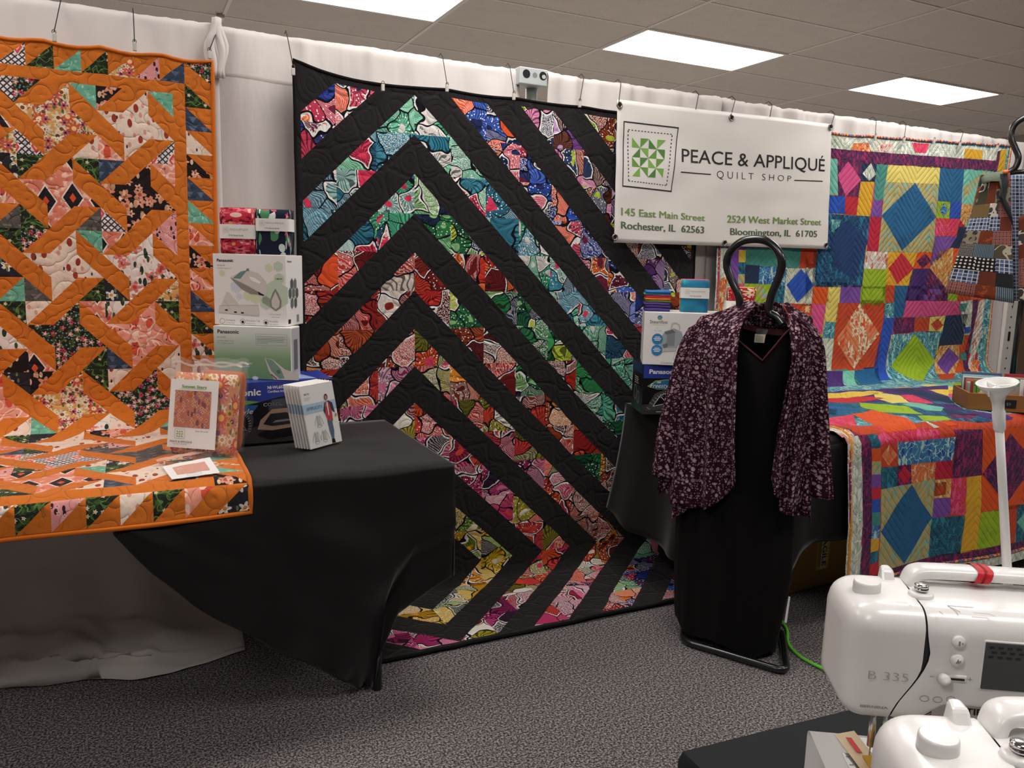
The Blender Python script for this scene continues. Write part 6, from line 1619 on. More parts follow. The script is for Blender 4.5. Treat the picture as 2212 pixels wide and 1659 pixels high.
# back of the jacket with the standing collar
def jback(u_, v_):
    hz = lerp(.50, .50, u_)+.01*math.sin(u_*9); th = PI+PI*u_; zc = 1.19-.03*abs(u_-.5)*2*1.2
    z = lerp(zc, hz, v_); l, r = -.085-interp(z, [(.5, .30), (1.0, .215), (1.12, .205), (1.19, .10)]), -.085+interp(z, [(.5, .25), (1.0, .20), (1.12, .185), (1.19, .095)])
    return SP((l+r)/2+(r-l)/2*math.cos(th), (.115+.012*math.sin(u_*30))*math.sin(th)*interp(z, [(.5, 1.25), (1.1, 1), (1.19, .45)]), z)
mb = MB(); us_ = [i/48 for i in range(49)]; rings = [[jback(a, b_/36) for a in us_] for b_ in range(37)]
mb.loft(rings, False, 0, uvs=arcuv(rings)); mb.build('back', PLUM, tj, solid=.0018)
def collar(u_, v_):
    pts = [SG(x, y, .03) for x, y in ((1576, 712), (1590, 680), (1606, 660), (1640, 652), (1668, 656), (1694, 680), (1716, 716))]
    f = u_*(len(pts)-1); i = min(int(f), len(pts)-2); a = lerp(pts[i][0], pts[i+1][0], f-i); z = lerp(pts[i][1], pts[i+1][1], f-i)
    d_ = .05-.13*math.sin(PI*u_)
    zlow = SG(1640, 705, -.06)[1]
    return SP(a, d_-.012*math.sin(PI*v_), lerp(z, min(z-.01, zlow+.012*(1-math.sin(PI*u_))), v_))
mb = MB(); us_ = [i/36 for i in range(37)]; rings = [[collar(a, b_/10) for a in us_] for b_ in range(11)]
mb.loft(rings, False, 0, uvs=arcuv(rings)); mb.build('collar', PLUM, tj, solid=.0018)
def sleeve(cen, widths, depth0, nm, flat=.55):
    """cen: px centre line from shoulder to cuff, widths: px half widths"""
    C = smooth_path([Vector((x, y, w_)) for (x, y), w_ in zip(cen, widths)], 8); rings = []; uvs = []
    n = len(C)
    for i, p in enumerate(C):
        f = i/(n-1); d_ = depth0
        a, z = SG(p.x, p.y, d_); a2, _ = SG(p.x+p.z, p.y, d_); hw = abs(a2-a)
        if i == 0: hw *= .75
        tilt = 0
        ring = []; uv = []
        for j in range(32):
            th = 2*PI*j/32; ca, sa = math.cos(th), math.sin(th)
            rr_ = 1+.07*math.sin(th*5+f*3)*f+.05*math.sin(th*9+1)*f
            sh_ = (a-SG(cen[0][0], cen[0][1], d_)[0])*.0
            ring.append(SP(a+hw*ca*rr_, d_+hw*flat*sa*rr_, z+ .02*ca*(1-f)*(-1 if cen[-1][0] > 1650 else 1))); uv.append((j/32*hw*5.2, z))
        rings.append(ring); uvs.append(uv+[(hw*5.2, z)])
    mb = MB(); mb.loft(rings, True, 0, True, False, uvs); return mb.build(nm, PLUM, tj, solid=.0018)
sleeve([(1516, 694), (1498, 745), (1476, 840), (1458, 930), (1446, 1030)], [26, 32, 35, 38, 40], .035, 'left_sleeve')
sleeve([(1738, 692), (1756, 740), (1764, 850), (1769, 960), (1774, 1074)], [26, 26, 24, 24, 26], .045, 'right_sleeve')
def flap(pxs, d_, nm):
    pl = [SG(x, y, d_) for x, y in pxs]; mb = MB(); mb.add([SP(a, d_+.006*i, z) for i, (a, z) in enumerate(pl)], [tuple(range(len(pl)))], 0, False, [(a, z) for a, z in pl]); mb.build(nm, PLUM, tj, solid=.0018)
flap([(1455, 1080), (1452, 1120), (1480, 1105), (1498, 1085)], .10, 'lining_corner'); flap([(1686, 1050), (1683, 1104), (1708, 1112), (1752, 1112), (1756, 1070)], .06, 'lining_corner')

# =================================================================== second stand with the patchwork tunic (partly outside the frame)
VO = onY(2250, 520, 2.42); VN = Vector((-.78, -.62, 0)).normalized(); VW = Vector((-VN.y, VN.x, 0)); VW = VW if VW.x > 0 else -VW
def VG(x, y, d=0.0):
    p = onP(x, y, Vector((VO.x, VO.y, 0))+VN*d, VN); return p
t2 = thing('display_stand', 'black tubular counter stand with a looped neck at the right edge, holding the patchwork tunic', 'garment stand', (VO.x, VO.y, TT))
lp = [VG(x, y) for x, y in ((2176, 374), (2193, 362), (2200, 340), (2192, 318), (2184, 296), (2190, 272), (2212, 255), (2244, 247), (2276, 255), (2298, 280), (2294, 310), (2285, 338), (2290, 362), (2306, 374))]
mb = MB(); mb.tube(smooth_path(lp, 6), .0145, 12); mb.build('neck_loop', TUBE, t2)
mb = MB(); c0 = VG(2241, 372); mb.tube([c0, Vector((c0.x, c0.y, TT+.02))], .014, 12); mb.build('upright_tube', TUBE, t2)
mb = MB(); c1 = Vector((c0.x, c0.y, TT+.0195)); mb.tube([c1+Vector((.14*math.cos(a), .14*math.sin(a), 0)) for a in (2*PI*i/28 for i in range(28))], .0125, 10, True); mb.tube([c1-VW*.14, c1+VW*.14], .0125, 10); mb.build('base_loop', TUBE, t2)
mb = MB(); mb.tube([VG(2176, 374), VG(2241, 368), VG(2306, 374)], .012, 10); mb.build('shoulder_tube', TUBE, t2)
# patchwork prints of the tunic
def tun(name, base, layers=()):
    dk = lambda h: '%02x%02x%02x' % tuple(int(int(h[i:i+2], 16)*.80) for i in (0, 2, 4))
    return fabric(name, dk(base), layers, 'weave')
TF = [tun('tunic_brick', '8a4632'), tun('tunic_rust', '9a4a2c', (('noise', 30, .55, .1, 'b0583a'),)), tun('tunic_maroon', '6e2a2a', (('plaid', 20, '8a4a44', 'b08a84'),)), tun('tunic_sage', '7c8876'), tun('tunic_olive', '5c5a46', (('leaf', 40, .5, .6, .2, '8a8464', .5),)), tun('tunic_charcoal', '34363a'),
      tun('tunic_slate', '4a5a68', (('stripe', 50, .6, '7f93a0', 0, 0),)), tun('tunic_checks', '1f1f24', (('stripe', 60, .6, 'd9d4c8', 0, 0), ('stripe', 60, .5, '1f1f24', 1.57, 0))), tun('tunic_dots', '26262a', (('dots', 60, .28, 'e0d8cc', .1),)), tun('tunic_cream', 'b8ac94', (('dots', 26, .3, '3a3a38'), ('noise', 20, .55, .1, '8a7c68'))),
      tun('tunic_blueplaid', '38445c', (('plaid', 9, '5c6c94', 'd0d4d8'),)), tun('tunic_drab', '6c6450', (('noise', 18, .5, .15, '4c4a3c'), ('veins', 16, .03, 'b8ae98'))), tun('tunic_tan', '9c8054'), tun('tunic_scribble', '5a5650', (('veins', 22, .05, 'cfc8ba'),))]
tt_ = thing('patchwork_tunic', 'brown and grey patchwork tunic with collar ties hanging at the right edge', 'garment', (VO.x, VO.y, 1.2))
def vp(pxs, d_, nm, mats, cell_px, seed, bulge=.02, fold=.012):
    """garment panel: quad in px (TL TR BR BL) pieced from irregular rectangles"""
    TL, TR, BR_, BL_ = [VG(x, y, d_) for x, y in pxs]; rr = random.Random(seed)
    def fn(s_, t_, h=0):
        p = TL.lerp(TR, s_).lerp(BL_.lerp(BR_, s_), t_); return p+VN*(h+bulge*math.sin(PI*s_)+fold*math.sin(s_*9+seed+t_*2)*t_)
    W_, H_ = (TR-TL).length+(BR_-BL_).length, (BL_-TL).length*2
    pw_ = Patchwork(fn, .06); ny = max(2, int(H_/2/cell_px)); y = 0
    for j in range(ny):
        nx_ = max(2, int(W_/2/cell_px)); cut = sorted(rr.uniform(.1, .9) for _ in range(nx_-1)); cut = [0]+[lerp((i+1)/nx_, c_, .35) for i, c_ in enumerate(cut)]+[1]
        for a, b_ in zip(cut, cut[1:]): pw_.patch([(a, j/ny), (b_, j/ny), (b_, (j+1)/ny), (a, (j+1)/ny)], rr.choice(mats), (rr.uniform(0, 3), rr.uniform(0, 3)))
    ob = pw_.build(nm, tt_)
    ul_ = ob.data.uv_layers[0].data; ar_ = np.zeros(len(ul_)*2, dtype=np.float32); ul_.foreach_get('uv', ar_); ar_[0::2] *= W_/2; ar_[1::2] *= H_/2; ul_.foreach_set('uv', ar_)
    q_ = ob.modifiers.new('solid', 'SOLIDIFY'); q_.thickness = .002
    return ob
vp([(2124, 388), (2182, 372), (2190, 655), (2040, 632)], .06, 'left_front', TF[:3]+TF[4:]+TF[:3], .062, 4)
vp([(2200, 470), (2330, 380), (2400, 660), (2200, 650)], .055, 'right_front', TF[:3]+TF[4:]+TF[:3], .062, 9)
vp([(2118, 378), (2150, 380), (2110, 640), (2056, 622)], .02, 'left_sleeve', TF[4:]+TF[:2], .055, 6, .03)
vp([(2172, 372), (2310, 372), (2330, 650), (2170, 650)], -.07, 'back_lining', [TF[10]], .5, 3, -.02)
sg = TF[3]
mb = MB(); mb.loft([[VG(x, y, .075+.01*i) for x, y in q_] for i, q_ in enumerate((((2120, 384), (2128, 377), (2150, 372), (2172, 368), (2176, 372)), ((2121, 396), (2132, 388), (2152, 383), (2162, 388), (2160, 420)), ((2124, 398), (2140, 392), (2158, 392), (2168, 432), (2160, 424))))], False); mb.build('collar_tie', sg, tt_, solid=.002)
mb = MB(); mb.loft([[VG(x, y, .085) for x, y in q_] for q_ in (((2160, 376), (2177, 374)), ((2164, 410), (2178, 400)), ((2158, 428), (2172, 430)), ((2166, 445), (2184, 450)), ((2184, 480), (2190, 500)))], False); mb.build('collar_tie', TF[5], tt_, solid=.002)
mb = MB(); mb.loft([[VG(x, y, .09) for x, y in q_] for q_ in (((2166, 368), (2178, 366)), ((2166, 376), (2178, 375)))], False); mb.build('orange_pin_tab', plain('orange_tab', 'e8743c', .6), tt_, solid=.002)

# =================================================================== crate with booklets
k = NT('crate_wood', .55, .3); v = k.obj(); g_ = k.noise(k.mapping(v, (3, 3, 22)), 5, 3, .6); k.color(k.mix(g_, hexc('a5733f'), hexc('86562a'))); WOOD = k.m
kL = onZ(2050, 866, TT+.012); kF = onZ(2088, 884, TT+.012); kRr = onZ(2230, 899, TT+.012)
cx_ = Vector((.75, -.66, 0)).normalized(); cy_ = Vector((-cx_.y, cx_.x, 0)); 
cy_ = cy_ if cy_.y > 0 or cy_.x > 0 else -cy_
CW, CD, CHT = .42, .24, .072
tc_ = thing('wooden_crate', 'wooden tray with a small chalkboard label, full of booklets, on the batik quilt', 'crate', tuple(kF))
def cbox(x0, x1, y0, y1, z0, z1, nm, m, par=tc_, bev=.0015):
    P8 = [kF+cx_*x+cy_*y+UP*z for z in (z0, z1) for x, y in ((x0, y0), (x1, y0), (x1, y1), (x0, y1))]
    mb = MB(); mb.hexa(P8); return mb.build(nm, m, par, bev)
cbox(0, CW, 0, .010, 0, CHT, 'front_board', WOOD); cbox(0, CW, CD-.010, CD, 0, CHT, 'back_board', WOOD); cbox(0, .010, .0102, CD-.0102, 0, CHT, 'side_board', WOOD); cbox(CW-.010, CW, .0102, CD-.0102, 0, CHT, 'side_board', WOOD); cbox(.0102, CW-.0102, .0102, CD-.0102, .001, .007, 'bottom_board', WOOD)
cb_ = cbox(.13, .185, -.003, 0, .016, .052, 'chalkboard_label', plain('chalkboard', '1c1a1a', .7), tc_, .001)
pr = Print(kF+cx_*.13-cy_*.003+UP*.016, cx_, UP); pr.text('$9', .018, .012, plain('chalk_ink', '8a8580', .8), .012); pr.build('chalk_writing', cb_)
# booklets: (x offset, y offset, width, height, colour, label)
bk_ = [(.03, .215, .16, .128, '5c6c8c', 'slate blue booklet at the back of the wooden tray'), (.026, .19, .15, .118, 'a8d0dc', 'pale blue booklet standing second from the back of the tray'), (.022, .165, .13, .112, 'f0ece4', 'white booklet in front of the pale blue one in the tray'),
       (.020, .140, .10, .110, '6a6050', 'thin olive-brown booklet in the left of the wooden tray'), (.022, .118, .10, .108, 'd9786a', 'salmon booklet in the left of the wooden tray'), (.026, .098, .09, .094, '9cc4bc', 'pale mint booklet between two red ones in the tray'), (.030, .078, .095, .104, 'b8383c', 'dark red booklet left of the green one in the tray'),
       (.036, .058, .13, .112, '6c9a3a', 'green booklet with a flower picture in front of the wooden tray'), (.20, .215, .16, .128, 'b83440', 'red-topped booklet at the back right of the wooden tray'), (.20, .185, .14, .112, '5a9a6c', 'sea green booklet behind the white cup in the tray'), (.235, .12, .15, .115, 'f3f0ea', 'large white booklet at the right of the wooden tray'),
       (.24, .085, .15, .104, '8a5a9a', 'purple booklet at the right of the wooden tray'), (.25, .050, .07, .085, '5a3a7c', 'small violet booklet at the front right of the wooden tray')]
for i, (x, y, w_, h_, col, lab) in enumerate(bk_):
    t = thing('booklet', lab, 'booklet', tuple(kF+cx_*x+cy_*y+UP*.008), 0, 'booklets in the wooden tray')
    le = .016
    P8 = [kF+cx_*(x+xx)+cy_*(y+yy+le*zz/h_)+UP*(.0085+zz) for zz in (0, h_) for xx, yy in ((0, 0), (w_, 0), (w_, .006), (0, .006))]
    mb = MB(); mb.hexa(P8); mb.build('cover', plain('booklet_%d_cover' % i if False else 'booklet_cover_'+col, col, .5), t, .0008)
    if i in (1, 4, 7, 8, 9, 11):
        u_ = (UP*h_+cy_*le).normalized(); pr = Print(P8[0], cx_, u_); 
        if i == 7:
            pr.line([(.0, h_*.80), (w_, h_*.80)], .0025, INK, 1); pr.line([(.012, 0), (.012, h_*.95)], .0022, INK, 1); pr.disc(.05, h_*.5, .026, .026, plain('flower_cream_ink', 'e6e0b4', .5), 2); pr.disc(.05, h_*.5, .016, .016, plain('flower_lime_ink', 'c2c470', .5), 3); pr.disc(.05, h_*.5, .007, .007, WINK, 4)
            for i_ in range(8): pr.disc(.05+.022*math.cos(i_*PI/4), h_*.5+.022*math.sin(i_*PI/4), .009, .006, plain('flower_cream_ink', 'e6e0b4', .5), 2, 10, i_*PI/4)
        else: pr.rect(.004, h_*.84, w_-.004, h_*.90, WINK if i != 8 else plain('pale_pink_ink', 'e8b4a8', .5), 1); pr.rect(.006, h_*.3, w_-.006, h_*.7, plain('booklet_photo_%d' % i if False else 'booklet_photo_ink', 'b09a8a', .6), 1)
        pr.build('cover_printing', t)
# =================================================================== carton under the right table, cord, post
k = NT('brown_cardboard', .8, .15); k.color(k.mix(k.noise(k.obj(), 5, 3), hexc('b08a50'), hexc('9a7642'))); CBD = k.m
pL = onZ(1700, 1288, 0); pR = onZ(1818, 1257, 0)
ang = math.atan2(pR.y-pL.y, pR.x-pL.x)
P = Vector((pL.x-.06*math.cos(ang), pL.y-.06*math.sin(ang)+.01, .002))
t, b, P, ex, ey = mk_box('cardboard_carton', 'brown cardboard carton with a yellow fragile label under the right table', P, ang, .43, .30, .34, CBD, None, 'carton', .003)
pr = Print(P, ex, UP)
YL = plain('yellow_label', 'd9bd3a', .5)
lx = (onY(1762, 1230, P.y+.04).x-P.x)/math.cos(ang)
pr.rect(lx-.03, .075, lx+.045, .27, YL); pr.rect(lx-.005, .078, lx+.030, .268, plain('label_white', 'e0d9a8', .5), 1)
vs_, fs_ = text_mesh('FRAGILE', .02)
xs_ = [a for a, b_ in vs_]; 
pr.mb.add([pr.fn(lx+.002+b_*.036, .26-(a-min(xs_))*(.17/(max(xs_)-min(xs_))), .0014) for a, b_ in vs_], [f_ for f_ in fs_], pr.mi(INK), False, [(0, 0)]*len(vs_))
for i in range(3): pr.rect(lx-.024+i*.007, .09, lx-.021+i*.007, .25, INK, 2)
pr.build('fragile_label', t)
# small parcel seen past the hem of the right table cloth
pp = onZ(1434, 1203, .024)
t, b, P, ex, ey = mk_box('small_carton', 'small dark carton with a white top on the quilt end, half hidden behind the dress', pp, math.radians(-12), .12, .07, .040, plain('rust_card', '3a221c', .7))
pr = Print(P+UP*.040, ex, ey); pr.rect(.002, .002, .118, .068, WHT); pr.build('lid_printing', t)
pr = Print(P, ex, UP); pr.rect(0, 0, .008, .040, plain('tan_card', 'b08a64', .7)); pr.build('front_printing', t)
# green cord
CORD = plain('lime_cord', '6fd83c', .45, .4)
pts = [Vector((2.30, 2.25, .0075)), Vector((2.22, 2.10, .0075))]+[onZ(x, y, .0075) for x, y in ((1700, 1360), (1702, 1385), (1713, 1404), (1738, 1424), (1785, 1448), (1850, 1478))]+[Vector((2.12, 1.35, .0075)), Vector((2.3, 1.1, .0075))]
mb = MB(); mb.tube(smooth_path(pts, 8), .0055, 8); tag(mb.build('extension_cord', CORD), 'bright green cord running over the carpet beside the dress stand', 'cord')
# metal shelving post at the end of the drapes
PW_ = plain('white_enamel_post', 'd2cdc8', .4); x0 = onY(2174, 700, 3.05).x; x1 = onY(2196, 700, 3.05).x
t = thing('shelf_post', 'white metal upright post at the right end of the white drapes', 'post', ((x0+x1)/2, 3.08, 0))
mb = MB(); mb.box(((x0+x1)/2, 3.08, 1.05), (x1-x0, .05, 2.1)); mb.build('post', PW_, t, .003)
pr = Print((x0, 3.055, 0), (1, 0, 0), (0, 0, 1))
for i in range(30): pr.rect((x1-x0)*.40, .1+i*.065, (x1-x0)*.52, .112+i*.065, DARK)
pr.rect((x1-x0)*.35, .93, (x1-x0)*.6, .99, DARK); pr.line([((x1-x0)*.45, 1.13), ((x1-x0)*.55, 1.18), ((x1-x0)*.40, 1.20), ((x1-x0)*.55, 1.24)], .004, DARK, 1); pr.build('slot', t)
t = thing('leaning_board', 'brown board leaning in the dim room beyond the metal post', 'board', (6.4, 4.3, 0))
mb = MB(); mb.hexa([Vector(p) for p in ((5.6, 4.1, 0), (7.4, 4.1, 0), (7.4, 4.13, 0), (5.6, 4.13, 0), (5.7, 4.5, 1.32), (7.5, 4.5, 1.2), (7.5, 4.53, 1.2), (5.7, 4.53, 1.32))]); mb.build('board', plain('brown_board', '6a5240', .7), t)

# =================================================================== foreground table and sewing machines
t = thing('sewing_table', 'table under a dark cloth carrying the white sewing machines at bottom right', 'table', (1.0, .3, 0))
FT = onZ(1500, 1659, .73); e0 = onZ(1740, 1573, .73); e1 = onZ(1830, 1548, .73)
dx_ = (e1-e0); dx_.z = 0; dx_.normalize(); dy_ = Vector((dx_.y, -dx_.x, 0))     # toward the viewer
dxx = Vector((math.cos(math.radians(-4)), math.sin(math.radians(-4)), 0)); 
O_ = e0-dxx*.17
mb = MB(); c_ = O_+dxx*.62+dy_*.38; mb.box((c_.x, c_.y, .715), (1.28, .74, .024), 0, None, math.radians(-4)); mb.build('tabletop', TOPP, t, .004)
mb = MB()
TW, TD = 1.30, .76
def tcl(u_, v_):
    return None
o2 = O_-dxx*.02-dy_*.012
P_ = lambda x, y, z: o2+dxx*x+dy_*y+UP*(z-o2.z)
mb.add([P_(0, 0, .7315), P_(TW, 0, .7315), P_(TW, TD, .7315), P_(0, TD, .7315)], [(0, 3, 2, 1)], 0, False)
def skirt(a, b_, n):
    rings = []
    for z, o_ in ((.7315, 0), (.722, .004), (.6, .008), (.3, .014), (.03, .02)):
        ring = []
        for i in range(61):
            f = i/60; p = (lerp(a[0], b_[0], f), lerp(a[1], b_[1], f)); wv = (o_+o_*.9*math.sin(i*1.3))
            ring.append(P_(p[0]+n[0]*wv, p[1]+n[1]*wv, z))
        rings.append(ring)
    mb.loft(rings, False)
skirt((0, 0), (TW, 0), (0, -1)); skirt((0, TD), (0, 0), (-1, 0)); skirt((TW, 0), (TW, TD), (1, 0)); skirt((TW, TD), (0, TD), (0, 1))
tc2 = thing('dark_tablecloth', 'dark grey cloth over the sewing machine table at bottom right', 'tablecloth', (1.0, .3, .73))
mb.build('cloth', plain('charcoal_cloth', '2a2c2d', .9, .1), tc2)
for x, y in ((.1, .1), (1.15, .1), (.1, .62), (1.15, .62)):
    p = P_(x, y, 0); mb = MB(); mb.lathe([(.014, 0), (.014, .702)], 10, (p.x, p.y, 0)); mb.build('leg', GREYP, t)

MW = plain('machine_white', 'eeecea', .28, .45, 0, None, .2); MGY = plain('machine_grey', 'bdb8b4', .4); MDK = plain('machine_slot', '24262a', .5); CHR = plain('machine_chrome', 'cfcfcf', .15, .5, 1.0); SCR = plain('machine_screen', '4a4a4a', .3, .5)
MUST = plain('mustard_felt', 'd0a23c', .9); REDT = plain('red_ribbon', 'c81e2c', .5); PLATE = plain('plate_steel', 'a8a8a8', .35, .5, .7); THRD = plain('machine_text', '9a9490', .5)
def superring(cx, cz, rx, rz, e, n=40):
    out = []
    for j in range(n):
        a = 2*PI*j/n; ca, sa = math.cos(a), math.sin(a)
        out.append((cx+rx*math.copysign(abs(ca)**e, ca), cz+rz*math.copysign(abs(sa)**e, sa)))
    return out
def machine(name, label, org, ang, table_z, full=True):
    """sewing machine; local x along the arm to the pillar, y to the back, z up; origin under the head end"""
    t = thing(name, label, 'sewing machine', tuple(org), ang, 'white sewing machines')
    R3 = Matrix.Rotation(ang, 3, 'Z'); o_ = Vector(org)
    Lc = lambda x, y, z: o_+R3 @ Vector((x, y, z))
    def rounded(x0, x1, prof, nm, m, par=t, n=10, r=.012, capr=True):
        """extrude a closed yz profile along x with rounded ends"""
        mb = MB(); rings = []; cy = sum(p[0] for p in prof)/len(prof); cz = sum(p[1] for p in prof)/len(prof)
        st = []
        for i in range(6): a = PI/2*i/5; st.append((x0+r*(1-math.sin(a)), 1-(r/.075)*(1-math.cos(PI/2-a))*.9 if False else 1-(1-math.sin(a))*r/.06))
        st += [(x1-1e-4, 1.0)] if not capr else [(x1-r*(1-math.sin(PI/2*(5-i)/5)), 1-(1-math.sin(PI/2*(5-i)/5))*r/.06) for i in range(6)]
        for x, s_ in st: rings.append([Lc(x, cy+(p[0]-cy)*s_, cz+(p[1]-cz)*s_) for p in prof])
        mb.loft(rings, True, 0, True, True); return mb.build(nm, m, par)
    FY, BZ = .042, .118
    def prof_rr(y0, y1, z0, z1, rt, rb, nn=6):
        P = []
        for cy, cz, a0, r in ((y1-rt, z1-rt, 0, rt), (y0+rt, z1-rt, PI/2, rt), (y0+rb, z0+rb, PI, rb), (y1-rb, z0+rb, 3*PI/2, rb)):
            for i in range(nn+1): a = a0+PI/2*i/nn; P.append((cy+r*math.cos(a), cz+r*math.sin(a)))
        return P
    # base, free arm and bed
    rounded(.02, .43, prof_rr(.0, .155, .0, .079, .014, .006), 'base', MW)
    rounded(-.026, .43, prof_rr(.020, .134, .001, BZ, .010, .006), 'free_arm', MW, r=.008)
    # pillar
    rounded(.300, .43, prof_rr(.036, .152, BZ+.0005, .297, .028, .01), 'pillar', MW, r=.014)
    # head cover, dark thread slot and arm share one section and meet along a curved seam
    prof = prof_rr(FY, .150, .186, .298, .021, .012, 7)
    def sides(P):      # more points on the straight sides so that the seam can bend
        out = []
        for p, q_ in zip(P, P[1:]+P[:1]):
            n_ = max(1, int(math.hypot(q_[0]-p[0], q_[1]-p[1])/.008)); out += [(lerp(p[0], q_[0], i/n_), lerp(p[1], q_[1], i/n_)) for i in range(n_)]
        return out
    prof = sides(prof); yc, zc = .096, .245
    def seam(p):
        t_ = (p[0]-FY)/(.15-FY); w_ = smooth01((p[1]-.188)/.06)
        return lerp(lerp(.022, .047, w_), lerp(.03, .054, w_), t_)
    def slotw(p): return .0022+.0042*math.exp(-((p[1]-.258)/.014)**2)*(1 if p[0] < FY+.02 else 0)
    HX0 = -.020; rings = []
    for i in range(17):
        f = (i/16)**1.35; s_ = (1-(1-min(1, f/.50))**2.5)**(1/2.5)*.985+.015
        rings.append([Lc(lerp(HX0, seam(p), f), yc+(p[0]-yc)*(.46+.54*s_), zc+(p[1]-zc)*((.50+.50*s_) if p[1] > zc else (.78+.22*s_))) for p in prof])
    mb = MB(); mb.loft(rings, True, 0, True, False); hd = mb.build('head_cover', MW, t)
    mb = MB(); mb.loft([[Lc(seam(p)-.0006+k_*(slotw(p)+.0008), yc+(p[0]-yc)*.975, zc+(p[1]-zc)*.975) for p in prof] for k_ in (0, 1)], True, 0, True, True); mb.build('thread_slot', MDK, t)
    rings = []
    for f in (0, .012, .03, .05, .07, .09, .11, .13, .16, .3, .6, 1):
        ring = []
        for p in prof:
            x = lerp(seam(p)+slotw(p), .425, f); z = zc+(p[1]-zc)*(1 if f else .985)
            if z < .222: z = .222-(.222-z)*lerp(1, .45, smooth01((x-.045)/.03))
            ring.append(Lc(x, yc+(p[0]-yc)*(1 if f else .985), z))
        rings.append(ring)
    mb = MB(); mb.loft(rings, True, 0, False, True); arm = mb.build('arm', MW, t)
    # pressure knob
    mb = MB(); mb.lathe([(.0135, .290), (.0131, .3045), (.0128, .3060), (.0120, .3070), (.0118, .3071), (.0117, .30712)], 32, (0, 0, 0)); mb.v = [tuple(Lc(p[0]+.008, p[1]+.095, p[2])) for p in mb.v]; mb.build('pressure_knob', MW, t)
    mb = MB(); mb.hexa([Lc(x, y, z) for z, k_ in ((.290, 0), (.307, 1)) for x, y in ((.032, .118+.012*k_), (.046, .118+.012*k_), (.046, .146), (.034+.003*k_, .146))]); mb.build('thread_guide', MW, t, .003)
    # carrying handle
    pth = smooth_path([Vector(p) for p in ((.058, .122, .289), (.059, .124, .299), (.066, .126, .308), (.090, .127, .310), (.17, .128, .310), (.28, .128, .309), (.345, .126, .307), (.36, .124, .299), (.362, .122, .289))], 6)
    mb = MB(); rings = []
    for i, p in enumerate(pth):
        d_ = (pth[min(i+1, len(pth)-1)]-pth[max(i-1, 0)]).normalized(); nrm_ = Vector((-d_.z, 0, d_.x))
        rings.append([Lc(*(p+Vector((0, 1, 0))*yy+nrm_*zz)) for yy, zz in superring(0, 0, .014, .006, .6, 16)])
    mb.loft(rings, True, 0, True, True); mb.build('carrying_handle', MW, t)
    # bobbin winder stud on a low pedestal
    mb = MB(); mb.lathe([(.0125, .290), (.0115, .3005), (.0095, .3020), (.0, .3022)], 20); mb.v = [tuple(Lc(p[0]+.0575, p[1]+.088, p[2])) for p in mb.v]; mb.build('tension_pedestal', MW, t)
    mb = MB(); mb.lathe([(.0045, .302), (.0045, .3035), (.0066, .3042), (.0066, .3060), (.0046, .3068), (.0066, .3076), (.0066, .3094), (.003, .310), (0, .310)], 20); mb.v = [tuple(Lc(p[0]+.0575, p[1]+.088, p[2])) for p in mb.v]; mb.build('tension_stud', CHR, t)
    # printing and controls on the front face (facing -y)
    X3 = R3 @ Vector((1, 0, 0))
    pr = Print(Lc(0, FY-.0002, 0), X3, UP)
    pr.rect(.0545, .2365, .0585, .2371, THRD, 1); pr.rect(.0885, .2365, .0925, .2371, THRD, 1); pr.rect(.0902, .2348, .0908, .2388, THRD, 1); pr.build('arm_printing', t)
    pr = Print(Lc(0, 0, .2981), X3, R3 @ Vector((0, 1, 0))); pr.line([(.074, .066), (.098, .066)], .0012, THRD); pr.line([(.074, .066), (.080, .052)], .0012, THRD); pr.line([(.092, .052), (.106, .052), (.109, .047)], .0010, THRD, 1); pr.line([(.060, .050), (.061, .043)], .0010, THRD, 1); pr.build('threading_marks', t)
    pr = Print(Lc(0, 0, .2984), X3, R3 @ Vector((0, 1, 0))); pr.line([(.026, .066), (.036, .066), (.038, .058)], .0009, LGY); pr.build('threading_marks', hd)
    for zc_, ic in ((.2735, 0), (.2555, 1)):
        mb = MB(); mb.lathe([(.0062, 0), (.0062, .0030), (.0052, .0042), (0, .0044)], 24); mb.v = [tuple(Lc(.0765+p[0], FY+.0004-p[2]-(.0 if ic else -.0006), zc_+p[1])) for p in mb.v]; bt = mb.build('button', MW, t)
        p2 = Print(Lc(.0765, FY-.0042, zc_), X3, UP); p2.rect(-.0014, -.0024, .0004, .0024, THRD) if ic == 0 else p2.poly([(-.0022, -.002), (.0022, -.002), (0, .0028)], THRD); p2.rect(.0016, -.0008, .0028, .0012, THRD); p2.build('button_symbol', bt)
    mb = MB(); mb.hexa([Lc(x, y, z) for z in (.2325, .2400) for x, y in ((.064, FY-.0014), (.0885, FY-.0014), (.0885, FY+.002), (.064, FY+.002))]); sl = mb.build('slider_track', MW, t, .003)
    mb = MB(); mb.hexa([Lc(x, y, z) for z in (.2352, .2372) for x, y in ((.068, FY-.0020), (.0855, FY-.0020), (.0855, FY), (.068, FY))]); mb.build('slider_slot', MDK, sl)
    mb = MB(); mb.lathe([(.0056, 0), (.0056, .005), (.0042, .007), (0, .0074)], 20); mb.v = [tuple(Lc(.0662+p[0], FY-.001-p[2], .2362+p[1])) for p in mb.v]; mb.build('slider_knob', MW, sl)
    mb = MB(); mb.hexa([Lc(x, y, z) for z in (.2265, .2775) for x, y in ((.099, FY-.0012), (.182, FY-.0012), (.182, FY+.003), (.099, FY+.003))]); sc2 = mb.build('screen_frame', MW, t, .002)
    mb = MB(); mb.hexa([Lc(x, y, z) for z in (.2285, .2760) for x, y in ((.1005, FY-.0020), (.1805, FY-.0020), (.1805, FY+.001), (.1005, FY+.001))]); mb.build('screen', SCR, sc2, .001)
    p2 = Print(Lc(.1005, FY-.0021, .2285), X3, UP)
